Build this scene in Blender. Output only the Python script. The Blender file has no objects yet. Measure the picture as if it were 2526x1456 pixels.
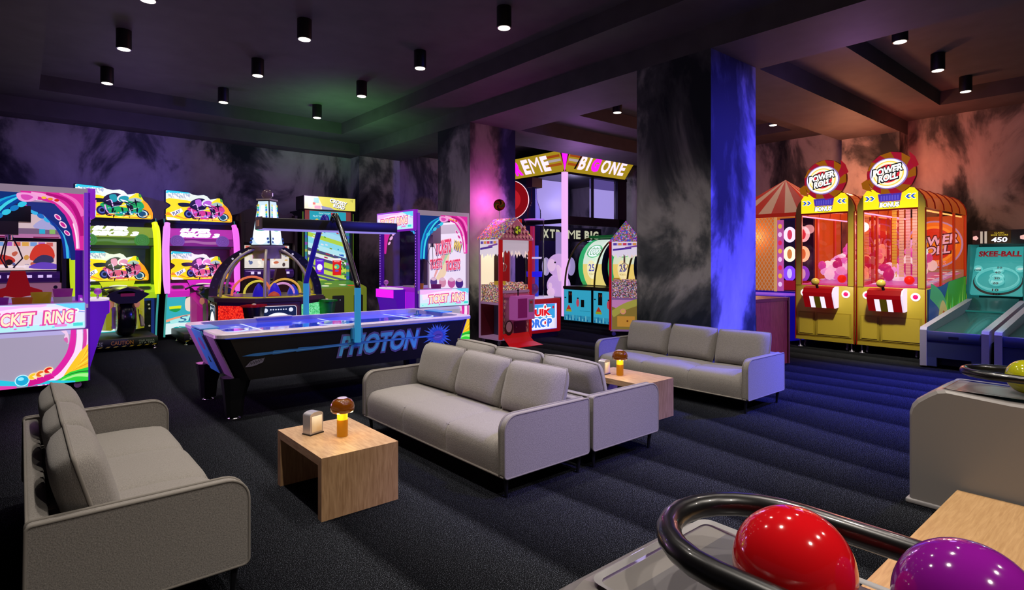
import bpy, bmesh, math, random
from mathutils import Matrix, Vector
from mathutils.geometry import tessellate_polygon
S = bpy.context.scene
COL = S.collection
PI = math.pi
rnd = random.Random(7)

# ---------------------------------------------------------------- camera, world, exposure
cd = bpy.data.cameras.new('camera')
cam = bpy.data.objects.new('camera', cd)
COL.objects.link(cam)
cam.location = (0, 0, 1.6)
cam.rotation_euler = (PI / 2, 0, math.radians(-40.458))
cd.sensor_width = 36
cd.lens = 36 * 1421.6 / 2526
cd.shift_y = -(728 - 641.4) / 2526
cd.clip_start = 0.05
cd.clip_end = 100
S.camera = cam
S.view_settings.view_transform = 'Standard'
S.view_settings.look = 'None'
S.view_settings.gamma = 1
S.view_settings.exposure = 0
S.view_settings.use_curve_mapping = False
wd = bpy.data.worlds.new('world')
S.world = wd
wd.use_nodes = True
wd.node_tree.nodes['Background'].inputs[0].default_value = (0.55, 0.5, 0.75, 1)
wd.node_tree.nodes['Background'].inputs[1].default_value = 0.03


def lamp(kind, loc, color, energy, size=0.1, target=None, angle=90, blend=1.0, name='lamp'):
    d = bpy.data.lights.new(name, kind)
    d.color = color
    d.energy = energy
    if kind == 'SPOT':
        d.spot_size = math.radians(angle)
        d.spot_blend = blend
        d.shadow_soft_size = size
    elif kind == 'POINT':
        d.shadow_soft_size = size
    else:
        d.size = size
    o = bpy.data.objects.new(name, d)
    o.location = loc
    if target is not None:
        o.rotation_euler = (Vector(target) - Vector(loc)).to_track_quat('-Z', 'Y').to_euler()
    COL.objects.link(o)
    return o


# venue colour washes (blue over the lounge, magenta, green, orange) and added fill lamps
lamp('SPOT', (8.4, -0.6, 3.6), (0.055, 0.05, 1.0), 3900, 0.15, (7.25, 4.1, 2.0), 58, 1, 'blue_wash_lamp')
lamp('SPOT', (10.0, 0.8, 4.2), (0.07, 0.08, 1.0), 7500, 0.2, (7.9, 1.9, 0), 66, 1, 'blue_floor_lamp')
lamp('SPOT', (3.7, 0.0, 4.2), (0.36, 0.28, 1.0), 1100, 0.2, (3.3, 2.9, 0.25), 38, 1, 'violet_wash_lamp')
lamp('POINT', (8.6, 2.9, 3.7), (0.5, 0.25, 1.0), 16, 0.3, name='purple_wash_lamp')
lamp('POINT', (7.05, 8.72, 2.75), (1.0, 0.12, 0.75), 22, 0.06, name='magenta_lamp')
lamp('SPOT', (5.0, 11.4, 3.2), (0.25, 1.0, 0.25), 110, 0.2, (5.3, 11.9, 4.9), 150, 1, 'green_wash_lamp')
lamp('SPOT', (13.2, 3.3, 3.0), (1.0, 0.13, 0.07), 75, 0.15, (14.2, 3.9, 4.3), 150, 1, 'orange_wash_lamp')
lamp('POINT', (12.9, 4.4, 3.35), (1.0, 0.34, 0.16), 95, 0.2, name='orange_glow_lamp')
lamp('POINT', (1.6, 12.6, 3.3), (0.5, 0.3, 1.0), 30, 0.3, name='purple_wash_lamp')
lamp('POINT', (5.0, 12.7, 3.1), (0.5, 0.3, 1.0), 24, 0.3, name='purple_wash_lamp')
lamp('POINT', (10.4, 9.6, 3.6), (0.7, 0.25, 1.0), 45, 0.3, name='purple_glow_lamp')
lamp('SPOT', (8.6, 6.3, 4.2), (1.0, 0.72, 0.85), 220, 0.15, (7.4, 8.6, 0.8), 70, 1, 'pink_fill_lamp')  # added fill that brightens the candy crane front, no fixture
lamp('SPOT', (8.9, 2.6, 4.2), (1.0, 0.9, 0.62), 950, 0.15, (11.2, 3.5, 0.2), 50, 1, 'warm_fill_lamp')  # added fill in front of the yellow cabinets, no fixture
lamp('SPOT', (6.6, -1.0, 3.8), (0.75, 0.65, 1.0), 300, 0.2, (6.1, 2.9, 0.35), 30, 1, 'violet_fill_lamp')  # extra fill added to tint the sofa arm by the pillar
for _x in (1.12, 2.94, 4.76):
    for _y in (-1.6,):
        lamp('SPOT', (_x, _y, 4.585), (1.0, 0.9, 0.8), 290, 0.06, (_x, _y + 0.6, 0), 120, 0.9, 'downlight_lamp')
lamp('POINT', (0.55, 7.2, 0.75), (0.9, 0.38, 1.0), 30, 0.3, name='crane_spill_lamp')


# ---------------------------------------------------------------- materials
def lin(h):
    h = h.lstrip('#')
    r = []
    for i in (0, 2, 4):
        c = int(h[i:i + 2], 16) / 255
        r.append(c / 12.92 if c <= 0.04045 else ((c + 0.055) / 1.055) ** 2.4)
    return r


MATS = {}


def mat(hexc, rough=0.5, metal=0.0, emit=0.0, coat=0.0, alpha=None, bump=None, spec=0.5):
    """plain surface with a little procedural mottling"""
    key = (hexc, rough, metal, emit, coat, alpha, bump, spec)
    if key in MATS:
        return MATS[key]
    m = bpy.data.materials.new('m_%s_%d' % (hexc.strip('#'), len(MATS)))
    m.use_nodes = True
    nt = m.node_tree
    b = nt.nodes['Principled BSDF']
    c = lin(hexc)
    b.inputs['Base Color'].default_value = (*c, 1)
    b.inputs['Roughness'].default_value = rough
    b.inputs['Metallic'].default_value = metal
    b.inputs['Coat Weight'].default_value = coat
    b.inputs['Specular IOR Level'].default_value = spec
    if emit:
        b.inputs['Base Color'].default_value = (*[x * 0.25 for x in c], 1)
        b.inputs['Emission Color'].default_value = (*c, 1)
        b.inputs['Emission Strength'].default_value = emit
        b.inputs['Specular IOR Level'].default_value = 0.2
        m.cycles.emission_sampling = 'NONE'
    if alpha is not None:
        b.inputs['Alpha'].default_value = alpha
    if bump:
        tc = nt.nodes.new('ShaderNodeTexCoord')
        n = nt.nodes.new('ShaderNodeTexNoise')
        n.inputs['Scale'].default_value = bump
        nt.links.new(tc.outputs['Object'], n.inputs['Vector'])
        bp = nt.nodes.new('ShaderNodeBump')
        bp.inputs['Strength'].default_value = 0.25
        bp.inputs['Distance'].default_value = 0.01
        nt.links.new(n.outputs['Fac'], bp.inputs['Height'])
        nt.links.new(bp.outputs['Normal'], b.inputs['Normal'])
    MATS[key] = m
    return m


def em(hexc, s=1.0):
    return mat(hexc, 0.4, 0, s)


def glass(tint='#ffffff', refl=0.10, name='glass', dens=1.0):
    key = ('glass', tint, refl, dens)
    if key in MATS:
        return MATS[key]
    m = bpy.data.materials.new(name)
    m.use_nodes = True
    nt = m.node_tree
    nt.nodes.remove(nt.nodes['Principled BSDF'])
    out = nt.nodes['Material Output']
    tr = nt.nodes.new('ShaderNodeBsdfTransparent')
    tr.inputs[0].default_value = (*lin(tint), 1)
    gl = nt.nodes.new('ShaderNodeBsdfGlossy')
    gl.inputs['Roughness'].default_value = 0.02
    fr = nt.nodes.new('ShaderNodeLayerWeight')
    fr.inputs['Blend'].default_value = refl
    mx = nt.nodes.new('ShaderNodeMixShader')
    nt.links.new(fr.outputs['Fresnel'], mx.inputs[0])
    nt.links.new(tr.outputs[0], mx.inputs[1])
    nt.links.new(gl.outputs[0], mx.inputs[2])
    nt.links.new(mx.outputs[0], out.inputs['Surface'])
    MATS[key] = m
    return m


def node_mat(name, build):
    m = bpy.data.materials.new(name)
    m.use_nodes = True
    nt = m.node_tree
    b = nt.nodes['Principled BSDF']
    tc = nt.nodes.new('ShaderNodeTexCoord')

    def N(t, **kw):
        n = nt.nodes.new(t)
        for k, v in kw.items():
            if k in n.inputs:
                n.inputs[k].default_value = v
            else:
                setattr(n, k, v)
        return n
    build(nt, b, tc, N, nt.links.new)
    return m


def ramp(nt, stops):
    r = nt.nodes.new('ShaderNodeValToRGB')
    e = r.color_ramp.elements
    while len(e) < len(stops):
        e.new(0.5)
    for i, (p, c) in enumerate(stops):
        e[i].position = p
        e[i].color = (*c, 1)
    return r


def mk_carpet(nt, b, tc, N, L):
    # wavy graded bands over speckled loop pile
    mp = N('ShaderNodeMapping')
    mp.inputs['Rotation'].default_value = (0, 0, 0.1)
    mp.inputs['Scale'].default_value = (1, 0.42, 1)
    L(tc.outputs['Object'], mp.inputs['Vector'])
    w = N('ShaderNodeTexWave', wave_type='BANDS', wave_profile='SAW')
    w.inputs['Scale'].default_value = 0.5
    w.inputs['Distortion'].default_value = 9.0
    w.inputs['Detail'].default_value = 1.0
    w.inputs['Detail Scale'].default_value = 0.62
    L(mp.outputs['Vector'], w.inputs['Vector'])
    band = ramp(nt, [(0.0, (0.0042, 0.0046, 0.0058)), (0.90, (0.0122, 0.0132, 0.016)), (1.0, (0.0045, 0.0049, 0.006))])
    L(w.outputs['Fac'], band.inputs['Fac'])
    n = N('ShaderNodeTexNoise')
    n.inputs['Scale'].default_value = 210
    n.inputs['Detail'].default_value = 2
    L(tc.outputs['Object'], n.inputs['Vector'])
    sp = ramp(nt, [(0.40, (0.25, 0.25, 0.25)), (0.58, (1.2, 1.2, 1.2)), (0.67, (11, 11, 11))])
    L(n.outputs['Fac'], sp.inputs['Fac'])
    mx = N('ShaderNodeMixRGB', blend_type='MULTIPLY')
    mx.inputs['Fac'].default_value = 1
    L(band.outputs['Color'], mx.inputs['Color1'])
    L(sp.outputs['Color'], mx.inputs['Color2'])
    L(mx.outputs['Color'], b.inputs['Base Color'])
    b.inputs['Roughness'].default_value = 0.95
    b.inputs['Specular IOR Level'].default_value = 0.0


def mk_plaster(nt, b, tc, N, L):
    mp = N('ShaderNodeMapping')
    mp.inputs['Scale'].default_value = (1, 1, 0.6)
    L(tc.outputs['Object'], mp.inputs['Vector'])
    n = N('ShaderNodeTexNoise')
    n.inputs['Scale'].default_value = 0.85
    n.inputs['Detail'].default_value = 6
    n.inputs['Roughness'].default_value = 0.58
    n.inputs['Distortion'].default_value = 0.5
    L(mp.outputs['Vector'], n.inputs['Vector'])
    r = ramp(nt, [(0.40, (0.014, 0.019, 0.024)), (0.475, (0.08, 0.086, 0.09)), (0.545, (0.32, 0.31, 0.30)), (0.75, (0.48, 0.465, 0.45))])
    L(n.outputs['Fac'], r.inputs['Fac'])
    L(r.outputs['Color'], b.inputs['Base Color'])
    b.inputs['Roughness'].default_value = 0.75
    b.inputs['Specular IOR Level'].default_value = 0.25


def mk_ceiling(nt, b, tc, N, L):
    n = N('ShaderNodeTexNoise')
    n.inputs['Scale'].default_value = 3
    n.inputs['Detail'].default_value = 5
    L(tc.outputs['Object'], n.inputs['Vector'])
    r = ramp(nt, [(0.3, (0.055, 0.053, 0.055)), (0.7, (0.075, 0.072, 0.075))])
    L(n.outputs['Fac'], r.inputs['Fac'])
    L(r.outputs['Color'], b.inputs['Base Color'])
    b.inputs['Roughness'].default_value = 0.7


def mk_wood(c1, c2, axis_scale, rough=0.45, sc=1.0):
    def f(nt, b, tc, N, L):
        mp = N('ShaderNodeMapping')
        mp.inputs['Scale'].default_value = axis_scale
        L(tc.outputs['Object'], mp.inputs['Vector'])
        n = N('ShaderNodeTexNoise')
        n.inputs['Scale'].default_value = 9 * sc
        n.inputs['Detail'].default_value = 6
        n.inputs['Distortion'].default_value = 0.7
        L(mp.outputs['Vector'], n.inputs['Vector'])
        r = ramp(nt, [(0.3, lin(c1)), (0.7, lin(c2))])
        L(n.outputs['Fac'], r.inputs['Fac'])
        L(r.outputs['Color'], b.inputs['Base Color'])
        b.inputs['Roughness'].default_value = rough
    return f


def mk_fabric(nt, b, tc, N, L):
    n = N('ShaderNodeTexNoise')
    n.inputs['Scale'].default_value = 150
    n.inputs['Detail'].default_value = 3
    mp = N('ShaderNodeMapping')
    mp.inputs['Scale'].default_value = (1, 4, 1)
    L(tc.outputs['Object'], mp.inputs['Vector'])
    L(mp.outputs['Vector'], n.inputs['Vector'])
    n2 = N('ShaderNodeTexNoise')
    n2.inputs['Scale'].default_value = 150
    n2.inputs['Detail'].default_value = 3
    mp2 = N('ShaderNodeMapping')
    mp2.inputs['Scale'].default_value = (4, 1, 1)
    L(tc.outputs['Object'], mp2.inputs['Vector'])
    L(mp2.outputs['Vector'], n2.inputs['Vector'])
    ad = N('ShaderNodeMath', operation='ADD')
    L(n.outputs['Fac'], ad.inputs[0])
    L(n2.outputs['Fac'], ad.inputs[1])
    r = ramp(nt, [(0.35, (0.17, 0.157, 0.143)), (0.65, (0.32, 0.298, 0.272))])
    hf = N('ShaderNodeMath', operation='MULTIPLY')
    hf.inputs[1].default_value = 0.5
    L(ad.outputs[0], hf.inputs[0])
    L(hf.outputs[0], r.inputs['Fac'])
    L(r.outputs['Color'], b.inputs['Base Color'])
    b.inputs['Roughness'].default_value = 0.95
    b.inputs['Specular IOR Level'].default_value = 0.15
    b.inputs['Sheen Weight'].default_value = 0.15
    bp = N('ShaderNodeBump')
    bp.inputs['Strength'].default_value = 0.35
    bp.inputs['Distance'].default_value = 0.004
    L(ad.outputs[0], bp.inputs['Height'])
    L(bp.outputs['Normal'], b.inputs['Normal'])


def mk_speckle(colors, scale, emit=0.0, rough=0.6):
    """multicoloured cells: sprinkles, candies, LED dots"""
    def f(nt, b, tc, N, L):
        v = N('ShaderNodeTexVoronoi')
        v.inputs['Scale'].default_value = scale
        L(tc.outputs['Object'], v.inputs['Vector'])
        sep = N('ShaderNodeSeparateColor')
        L(v.outputs['Color'], sep.inputs[0])
        k = len(colors)
        r = ramp(nt, [(i / k, lin(c)) for i, c in enumerate(colors)])
        r.color_ramp.interpolation = 'CONSTANT'
        L(sep.outputs[0], r.inputs['Fac'])
        L(r.outputs['Color'], b.inputs['Base Color'])
        b.inputs['Roughness'].default_value = rough
        if emit:
            L(r.outputs['Color'], b.inputs['Emission Color'])
            b.inputs['Emission Strength'].default_value = emit
    return f


CARPET = node_mat('carpet', mk_carpet)
PLASTER = node_mat('smoky_plaster', mk_plaster)
CEIL = node_mat('ceiling_paint', mk_ceiling)
FABRIC = node_mat('woven_fabric', mk_fabric)
OAK_X = node_mat('oak_a', mk_wood('#a6825f', '#c4a27c', (6, 1, 6)))
OAK_Z = node_mat('oak_b', mk_wood('#9a7652', '#bb966e', (7, 7, 0.8)))
FLOORWOOD = node_mat('lane_wood', mk_wood('#a98256', '#c29c6e', (0.7, 9, 6), 0.35))
REDWOOD = node_mat('red_wood', mk_wood('#94301a', '#b84a2a', (7, 7, 0.8), 0.4))
BLACK = mat('#0b0b0d', 0.45)
SATIN = mat('#141418', 0.3)
CHROME = mat('#c8c8cc', 0.18, 1.0)
WHITE = mat('#e6e4e8', 0.4)
PIPING = mat('#7b766f', 0.95)


# ---------------------------------------------------------------- mesh builder
def frame(o, u, v):
    u = Vector(u).normalized()
    v = Vector(v).normalized()
    n = u.cross(v)
    M = Matrix.Identity(4)
    for i in range(3):
        M[i][0], M[i][1], M[i][2], M[i][3] = u[i], v[i], n[i], o[i]
    return M


def FY(x, y, z):
    "panel facing -Y, u to the right (+X), v up"
    return frame((x, y, z), (1, 0, 0), (0, 0, 1))


def FXN(x, y, z):
    "panel facing -X, u runs towards -Y"
    return frame((x, y, z), (0, -1, 0), (0, 0, 1))


def FXP(x, y, z):
    "panel facing +X, u runs towards +Y"
    return frame((x, y, z), (0, 1, 0), (0, 0, 1))


def FZ(x, y, z):
    "panel facing up"
    return frame((x, y, z), (1, 0, 0), (0, 1, 0))


def ell(cu, cv, a, b=None, n=28, rot=0, a0=0, a1=2 * PI):
    b = a if b is None else b
    full = abs(a1 - a0 - 2 * PI) < 1e-6
    r = []
    for i in range(n if full else n + 1):
        t = a0 + (a1 - a0) * i / n
        x, y = a * math.cos(t), b * math.sin(t)
        r.append((cu + x * math.cos(rot) - y * math.sin(rot), cv + x * math.sin(rot) + y * math.cos(rot)))
    return r


def rect(u0, v0, u1, v1):
    return [(u0, v0), (u1, v0), (u1, v1), (u0, v1)]


def rrect(u0, v0, u1, v1, r, n=5):
    p = []
    for cx, cy, a in ((u1 - r, v0 + r, -PI / 2), (u1 - r, v1 - r, 0), (u0 + r, v1 - r, PI / 2), (u0 + r, v0 + r, PI)):
        for i in range(n + 1):
            t = a + PI / 2 * i / n
            p.append((cx + r * math.cos(t), cy + r * math.sin(t)))
    return p


def spline(pts, n=6, closed=True):
    "Catmull-Rom through 2D or 3D points"
    P = [Vector(p) for p in pts]
    out = []
    k = len(P)
    for i in range(k if closed else k - 1):
        if closed:
            a, b, c, d = P[i - 1], P[i], P[(i + 1) % k], P[(i + 2) % k]
        else:
            a, b, c, d = P[max(i - 1, 0)], P[i], P[i + 1], P[min(i + 2, k - 1)]
        for j in range(n):
            t = j / n
            out.append(tuple(0.5 * ((2 * b) + (c - a) * t + (2 * a - 5 * b + 4 * c - d) * t * t + (3 * b - a - 3 * c + d) * t ** 3)))
    if not closed:
        out.append(tuple(P[-1]))
    return out


def ribbon(pts, w0, w1=None, n=6, mid=None):
    "stroked 2D curve whose width goes w0 -> mid -> w1"
    w1 = w0 if w1 is None else w1
    c = spline(pts, n, False)
    L, R = [], []
    m = len(c) - 1
    for i, p in enumerate(c):
        q0, q1 = c[max(i - 1, 0)], c[min(i + 1, m)]
        dx, dy = q1[0] - q0[0], q1[1] - q0[1]
        l = math.hypot(dx, dy) or 1
        t = i / m
        if mid is None:
            w = w0 + (w1 - w0) * t
        else:
            w = w0 + (mid - w0) * t * 2 if t < 0.5 else mid + (w1 - mid) * (t * 2 - 1)
        w /= 2
        L.append((p[0] - dy / l * w, p[1] + dx / l * w))
        R.append((p[0] + dy / l * w, p[1] - dx / l * w))
    return L + R[::-1]


def star(cu, cv, r0, r1, n, rot=0.0, jit=0.0):
    p = []
    for i in range(2 * n):
        r = (r0 if i % 2 == 0 else r1) * (1 + jit * (rnd.random() - 0.5))
        t = rot + PI * i / n
        p.append((cu + r * math.cos(t), cv + r * math.sin(t)))
    return p


def clip(p, u0, v0, u1, v1):
    def cut(pts, ins, inter):
        o = []
        for i in range(len(pts)):
            a, b = pts[i - 1], pts[i]
            if ins(b):
                if not ins(a):
                    o.append(inter(a, b))
                o.append(b)
            elif ins(a):
                o.append(inter(a, b))
        return o
    for ax, val, sg in ((0, u0, 1), (0, u1, -1), (1, v0, 1), (1, v1, -1)):
        if not p:
            return p
        p = cut(p, lambda q: sg * (q[ax] - val) >= 0,
                lambda a, b: tuple(a[k] + (b[k] - a[k]) * (val - a[ax]) / (b[ax] - a[ax]) for k in (0, 1)))
    return p


TXT = {}


def text_geo(s, bold):
    key = (s, bold)
    if key in TXT:
        return TXT[key]
    cu = bpy.data.curves.new('txt', 'FONT')
    cu.body = s
    cu.size = 1
    cu.offset = bold
    cu.resolution_u = 3
    o = bpy.data.objects.new('txt', cu)
    COL.objects.link(o)
    dg = bpy.context.evaluated_depsgraph_get()
    me = bpy.data.meshes.new_from_object(o.evaluated_get(dg))
    vs = [(v.co.x, v.co.y) for v in me.vertices]
    fs = [tuple(p.vertices) for p in me.polygons]
    bpy.data.objects.remove(o)
    bpy.data.meshes.remove(me)
    bpy.data.curves.remove(cu)
    if vs:
        x0, x1 = min(v[0] for v in vs), max(v[0] for v in vs)
        y0, y1 = min(v[1] for v in vs), max(v[1] for v in vs)
    else:
        x0, x1, y0, y1 = 0, 1, 0, 1
    TXT[key] = (vs, fs, x0, x1, y0, y1)
    return TXT[key]


class MB:
    def __init__(s, M=None):
        s.v, s.f, s.m, s.s, s.mats = [], [], [], [], []
        s.M = M

    def mi(s, m):
        if m not in s.mats:
            s.mats.append(m)
        return s.mats.index(m)

    def add(s, verts, faces, m, smooth=False, M=None):
        b = len(s.v)
        for p in verts:
            p = Vector(p)
            if M is not None:
                p = M @ p
            if s.M is not None:
                p = s.M @ p
            s.v.append(p)
        k = s.mi(m)
        for f in faces:
            s.f.append([b + i for i in f])
            s.m.append(k)
            s.s.append(smooth)
        return s

    def box(s, x0, y0, z0, x1, y1, z1, m, r=0.0, M=None, seg=2):
        if r <= 0:
            v = [(x, y, z) for z in (z0, z1) for x, y in ((x0, y0), (x1, y0), (x1, y1), (x0, y1))]
            f = [(3, 2, 1, 0), (4, 5, 6, 7), (0, 1, 5, 4), (1, 2, 6, 5), (2, 3, 7, 6), (3, 0, 4, 7)]
            return s.add(v, f, m, False, M)
        bm = bmesh.new()
        bmesh.ops.create_cube(bm, size=1)
        for v in bm.verts:
            v.co = Vector(((x0 + x1) / 2 + v.co.x * (x1 - x0), (y0 + y1) / 2 + v.co.y * (y1 - y0), (z0 + z1) / 2 + v.co.z * (z1 - z0)))
        bmesh.ops.bevel(bm, geom=list(bm.edges), offset=min(r, abs(x1 - x0) / 2.01, abs(y1 - y0) / 2.01, abs(z1 - z0) / 2.01), segments=seg, affect='EDGES', profile=0.5)
        s.bm(bm, m, True, M)
        return s

    def bm(s, bm, m, smooth=True, M=None):
        bm.verts.index_update()
        s.add([v.co.copy() for v in bm.verts], [[v.index for v in f.verts] for f in bm.faces], m, smooth, M)
        bm.free()

    def loft(s, rings, m, smooth=True, cap0=True, cap1=True, closed=True):
        n = len(rings[0])
        v = [p for r in rings for p in r]
        f = []
        for i in range(len(rings) - 1):
            for j in range(n if closed else n - 1):
                a, b = i * n + j, i * n + (j + 1) % n
                f.append((a, b, b + n, a + n))
        s.add(v, f, m, smooth)
        if cap0:
            s.add(rings[0], [tuple(range(n))[::-1]], m)
        if cap1:
            s.add(rings[-1], [tuple(range(n))], m)
        return s

    def tube(s, pts, r, m, n=10, closed=False, rz=None, caps=True):
        P = [Vector(p) for p in pts]
        k = len(P)
        rings = []
        up = None
        for i in range(k):
            if closed:
                t = (P[(i + 1) % k] - P[i - 1]).normalized()
            else:
                t = (P[min(i + 1, k - 1)] - P[max(i - 1, 0)]).normalized()
            if up is None:
                up = Vector((0, 0, 1)) if abs(t.z) < 0.9 else Vector((1, 0, 0))
            up = (up - t * up.dot(t)).normalized()
            sd = t.cross(up)
            rr = r[i] if isinstance(r, (list, tuple)) else r
            rings.append([tuple(P[i] + sd * rr * math.cos(2 * PI * j / n) + up * rr * math.sin(2 * PI * j / n)) for j in range(n)])
        if closed:
            rings.append(rings[0])
        return s.loft(rings, m, True, caps and not closed, caps and not closed)

    def cyl(s, p0, p1, r0, m, r1=None, n=16, caps=True):
        return s.tube([p0, p1], [r0, r0 if r1 is None else r1], m, n, caps=caps)

    def lathe(s, prof, c, m, n=20, cap0=True, cap1=True, M=None):
        rings = []
        for r, z in prof:
            ring = [Vector((c[0] + r * math.cos(2 * PI * j / n), c[1] + r * math.sin(2 * PI * j / n), c[2] + z)) for j in range(n)]
            if M is not None:
                ring = [M @ p for p in ring]
            rings.append([tuple(p) for p in ring])
        return s.loft(rings, m, True, cap0, cap1)

    def ball(s, c, r, m, n=16, k=10, sc=(1, 1, 1)):
        prof = []
        rings = []
        for i in range(k + 1):
            t = PI * i / k
            rr, z = max(math.sin(t), 1e-4), -math.cos(t)
            rings.append([(c[0] + r * sc[0] * rr * math.cos(2 * PI * j / n), c[1] + r * sc[1] * rr * math.sin(2 * PI * j / n), c[2] + r * sc[2] * z) for j in range(n)])
        return s.loft(rings, m, True, False, False)

    def prism(s, pts, M, d0, d1, m, side=None, smooth=False):
        n = len(pts)
        a = [(p[0], p[1], d0) for p in pts]
        b = [(p[0], p[1], d1) for p in pts]
        s.add(a, [tuple(range(n))[::-1]], m, False, M)
        s.add(b, [tuple(range(n))], m, False, M)
        s.add(a + b, [(i, (i + 1) % n, n + (i + 1) % n, n + i) for i in range(n)], side or m, smooth, M)
        return s

    def poly(s, pts, M, d, m):
        if len(pts) > 2:
            s.add([(p[0], p[1], d) for p in pts], [tuple(range(len(pts)))], m, False, M)
        return s

    def text(s, t, M, u0, v0, u1, v1, d, m, shear=0.0, bold=0.0, rot=0.0):
        vs, fs, x0, x1, y0, y1 = text_geo(t, bold)
        cu, cv = (u0 + u1) / 2, (v0 + v1) / 2
        o = []
        for x, y in vs:
            a = (x - x0) / (x1 - x0) - 0.5
            b = (y - y0) / (y1 - y0) - 0.5
            px = a * (u1 - u0) + b * (v1 - v0) * shear
            py = b * (v1 - v0)
            o.append((cu + px * math.cos(rot) - py * math.sin(rot), cv + px * math.sin(rot) + py * math.cos(rot), d))
        s.add(o, fs, m, False, M)
        return s

    def build(s, name, parent=None, loc=None):
        me = bpy.data.meshes.new(name)
        me.from_pydata([tuple(v) for v in s.v], [], s.f)
        for m in s.mats:
            me.materials.append(m)
        me.polygons.foreach_set('material_index', s.m)
        me.polygons.foreach_set('use_smooth', s.s)
        me.update()
        o = bpy.data.objects.new(name, me)
        COL.objects.link(o)
        if parent is not None:
            o.parent = parent
        if loc is not None:
            o.location = loc
        return o


class Art:
    "layered flat graphics on one panel; every call lies a hair above the one before"

    def __init__(s, mb, M, d=0.002, step=0.0012, box=None):
        s.mb, s.M, s.d, s.st, s.box = mb, M, d, step, box

    def p(s, pts, m):
        if s.box:
            pts = clip([tuple(q) for q in pts], *s.box)
        s.mb.poly(pts, s.M, s.d, m)
        s.d += s.st
        return s

    def t(s, txt, u0, v0, u1, v1, m, shear=0, bold=0.0, rot=0, out=None, ob=0.05):
        if out is not None:
            g = (v1 - v0) * ob
            s.mb.text(txt, s.M, u0 - g, v0 - g, u1 + g, v1 + g, s.d, out, shear, bold + 0.055, rot)
            s.d += s.st
        s.mb.text(txt, s.M, u0, v0, u1, v1, s.d, m, shear, bold, rot)
        s.d += s.st
        return s


def thing(name, label, cat, loc=(0, 0, 0), rz=0.0, group=None):
    o = bpy.data.objects.new(name, None)
    o.empty_display_size = 0.1
    COL.objects.link(o)
    o.location = loc
    o.rotation_euler = (0, 0, math.radians(rz))
    o['label'] = label
    o['category'] = cat
    if group:
        o['group'] = group
    return o


def tag(o, label, cat, group=None):
    o['label'] = label
    o['category'] = cat
    if group:
        o['group'] = group
    return o


def copy_tree(o, parent=None):
    c = o.copy()
    COL.objects.link(c)
    if parent is not None:
        c.parent = parent
    for ch in list(o.children):
        copy_tree(ch, c)
    return c


def struct(o):
    o['kind'] = 'structure'
    return o
# ================================================================ ROOM
b = MB()
b.box(-9, -9, -0.1, 14.9, 14.8, 0, CARPET)
struct(b.build('floor'))
b = MB()
b.box(-9, 14.47, 0, 15, 14.7, 5.1, PLASTER)
struct(b.build('wall_back'))
b = MB()
b.box(14.6, -9, 0, 14.85, 14.47, 5.1, PLASTER)
struct(b.build('wall_side'))
b = MB()
b.box(-9, -9, 4.87, 14.9, 14.8, 5.05, CEIL)
for q in ((-9, -9, 0.25, 13.94), (0.25, 13.11, 5.83, 13.94), (5.83, -9, 6.69, 13.94),
          (7.94, -9, 8.83, 3.93), (8.83, 3.12, 14.6, 3.93), (13.56, -9, 14.6, 3.12),
          (7.94, 5.1, 8.83, 9.04), (13.56, 5.1, 14.6, 9.04), (8.83, 5.1, 13.56, 5.93), (8.83, 8.21, 13.56, 9.04),
          (7.94, 10.24, 8.83, 14.47), (13.56, 10.24, 14.6, 14.47), (8.83, 10.24, 13.56, 11.06), (8.83, 13.1, 13.56, 14.47)):
    b.box(q[0], q[1], 4.6, q[2], q[3], 4.869, CEIL)
struct(b.build('ceiling'))
for i, q in enumerate(((6.69, -9, 7.94, 14.47), (-9, 13.94, 6.69, 14.47), (7.94, 9.04, 14.6, 10.24), (7.94, 3.93, 14.6, 5.1))):
    b = MB()
    b.box(q[0], q[1], 4.3, q[2], q[3], 4.87, CEIL)
    struct(b.build('trim_%d' % (i + 1)))
for nm, q in (('wall_pillar_near', (6.69, 3.94, 7.86, 5.1)), ('wall_pillar_middle', (6.69, 9.11, 7.86, 10.25)),
              ('wall_pillar_back', (6.69, 13.95, 7.87, 14.47)), ('wall_pillar_side', (14.05, 3.93, 14.6, 5.05))):
    b = MB()
    b.box(q[0], q[1], 0, q[2], q[3], 4.3, PLASTER)
    struct(b.build(nm))
b = MB()
b.box(-2.0, -8, 0.0, 4.43, 0.93, 0.17, FLOORWOOD)
struct(b.build('floor_platform'))

# ---------------------------------------------------------------- downlights
LENS = em('#fff0dc', 5)
spots = []
for r, y in enumerate((11.92, 9.83, 7.8, 5.74, 3.7, 1.65)):
    for c, x in enumerate((1.12, 2.94, 4.76)):
        spots.append((x, y, c, r))
for x, y in ((9.21, 2.57), (11.06, 2.57), (12.82, 2.57), (9.25, 7.54), (12.75, 5.99), (11.05, 6.5), (9.25, 0.6), (11.06, 0.6), (12.82, 0.6)):
    spots.append((x, y, 9, 9))
rown = ['back beam', 'second row', 'third row', 'fourth row']
spl = {
    (0, 0): 'black downlight over the green bike cabinet, back row of the ceiling recess', (1, 0): 'black downlight over the pink bike cabinet, back row of the ceiling recess',
    (2, 0): 'black downlight nearest the inner corner of the recess by the green glow', (0, 1): 'black downlight over the big ticket crane, second row from the back',
    (1, 1): 'black downlight in the middle of the recess, second row from the back', (2, 1): 'black downlight near the long beam, second row from the back',
    (0, 2): 'black downlight cut by the top edge of the picture', (1, 2): 'black downlight high over the air hockey table, third row from the back',
    (2, 2): 'black downlight by the long beam, third row from the back', (2, 3): 'large black downlight next to the long beam, closest to the camera'}
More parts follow.
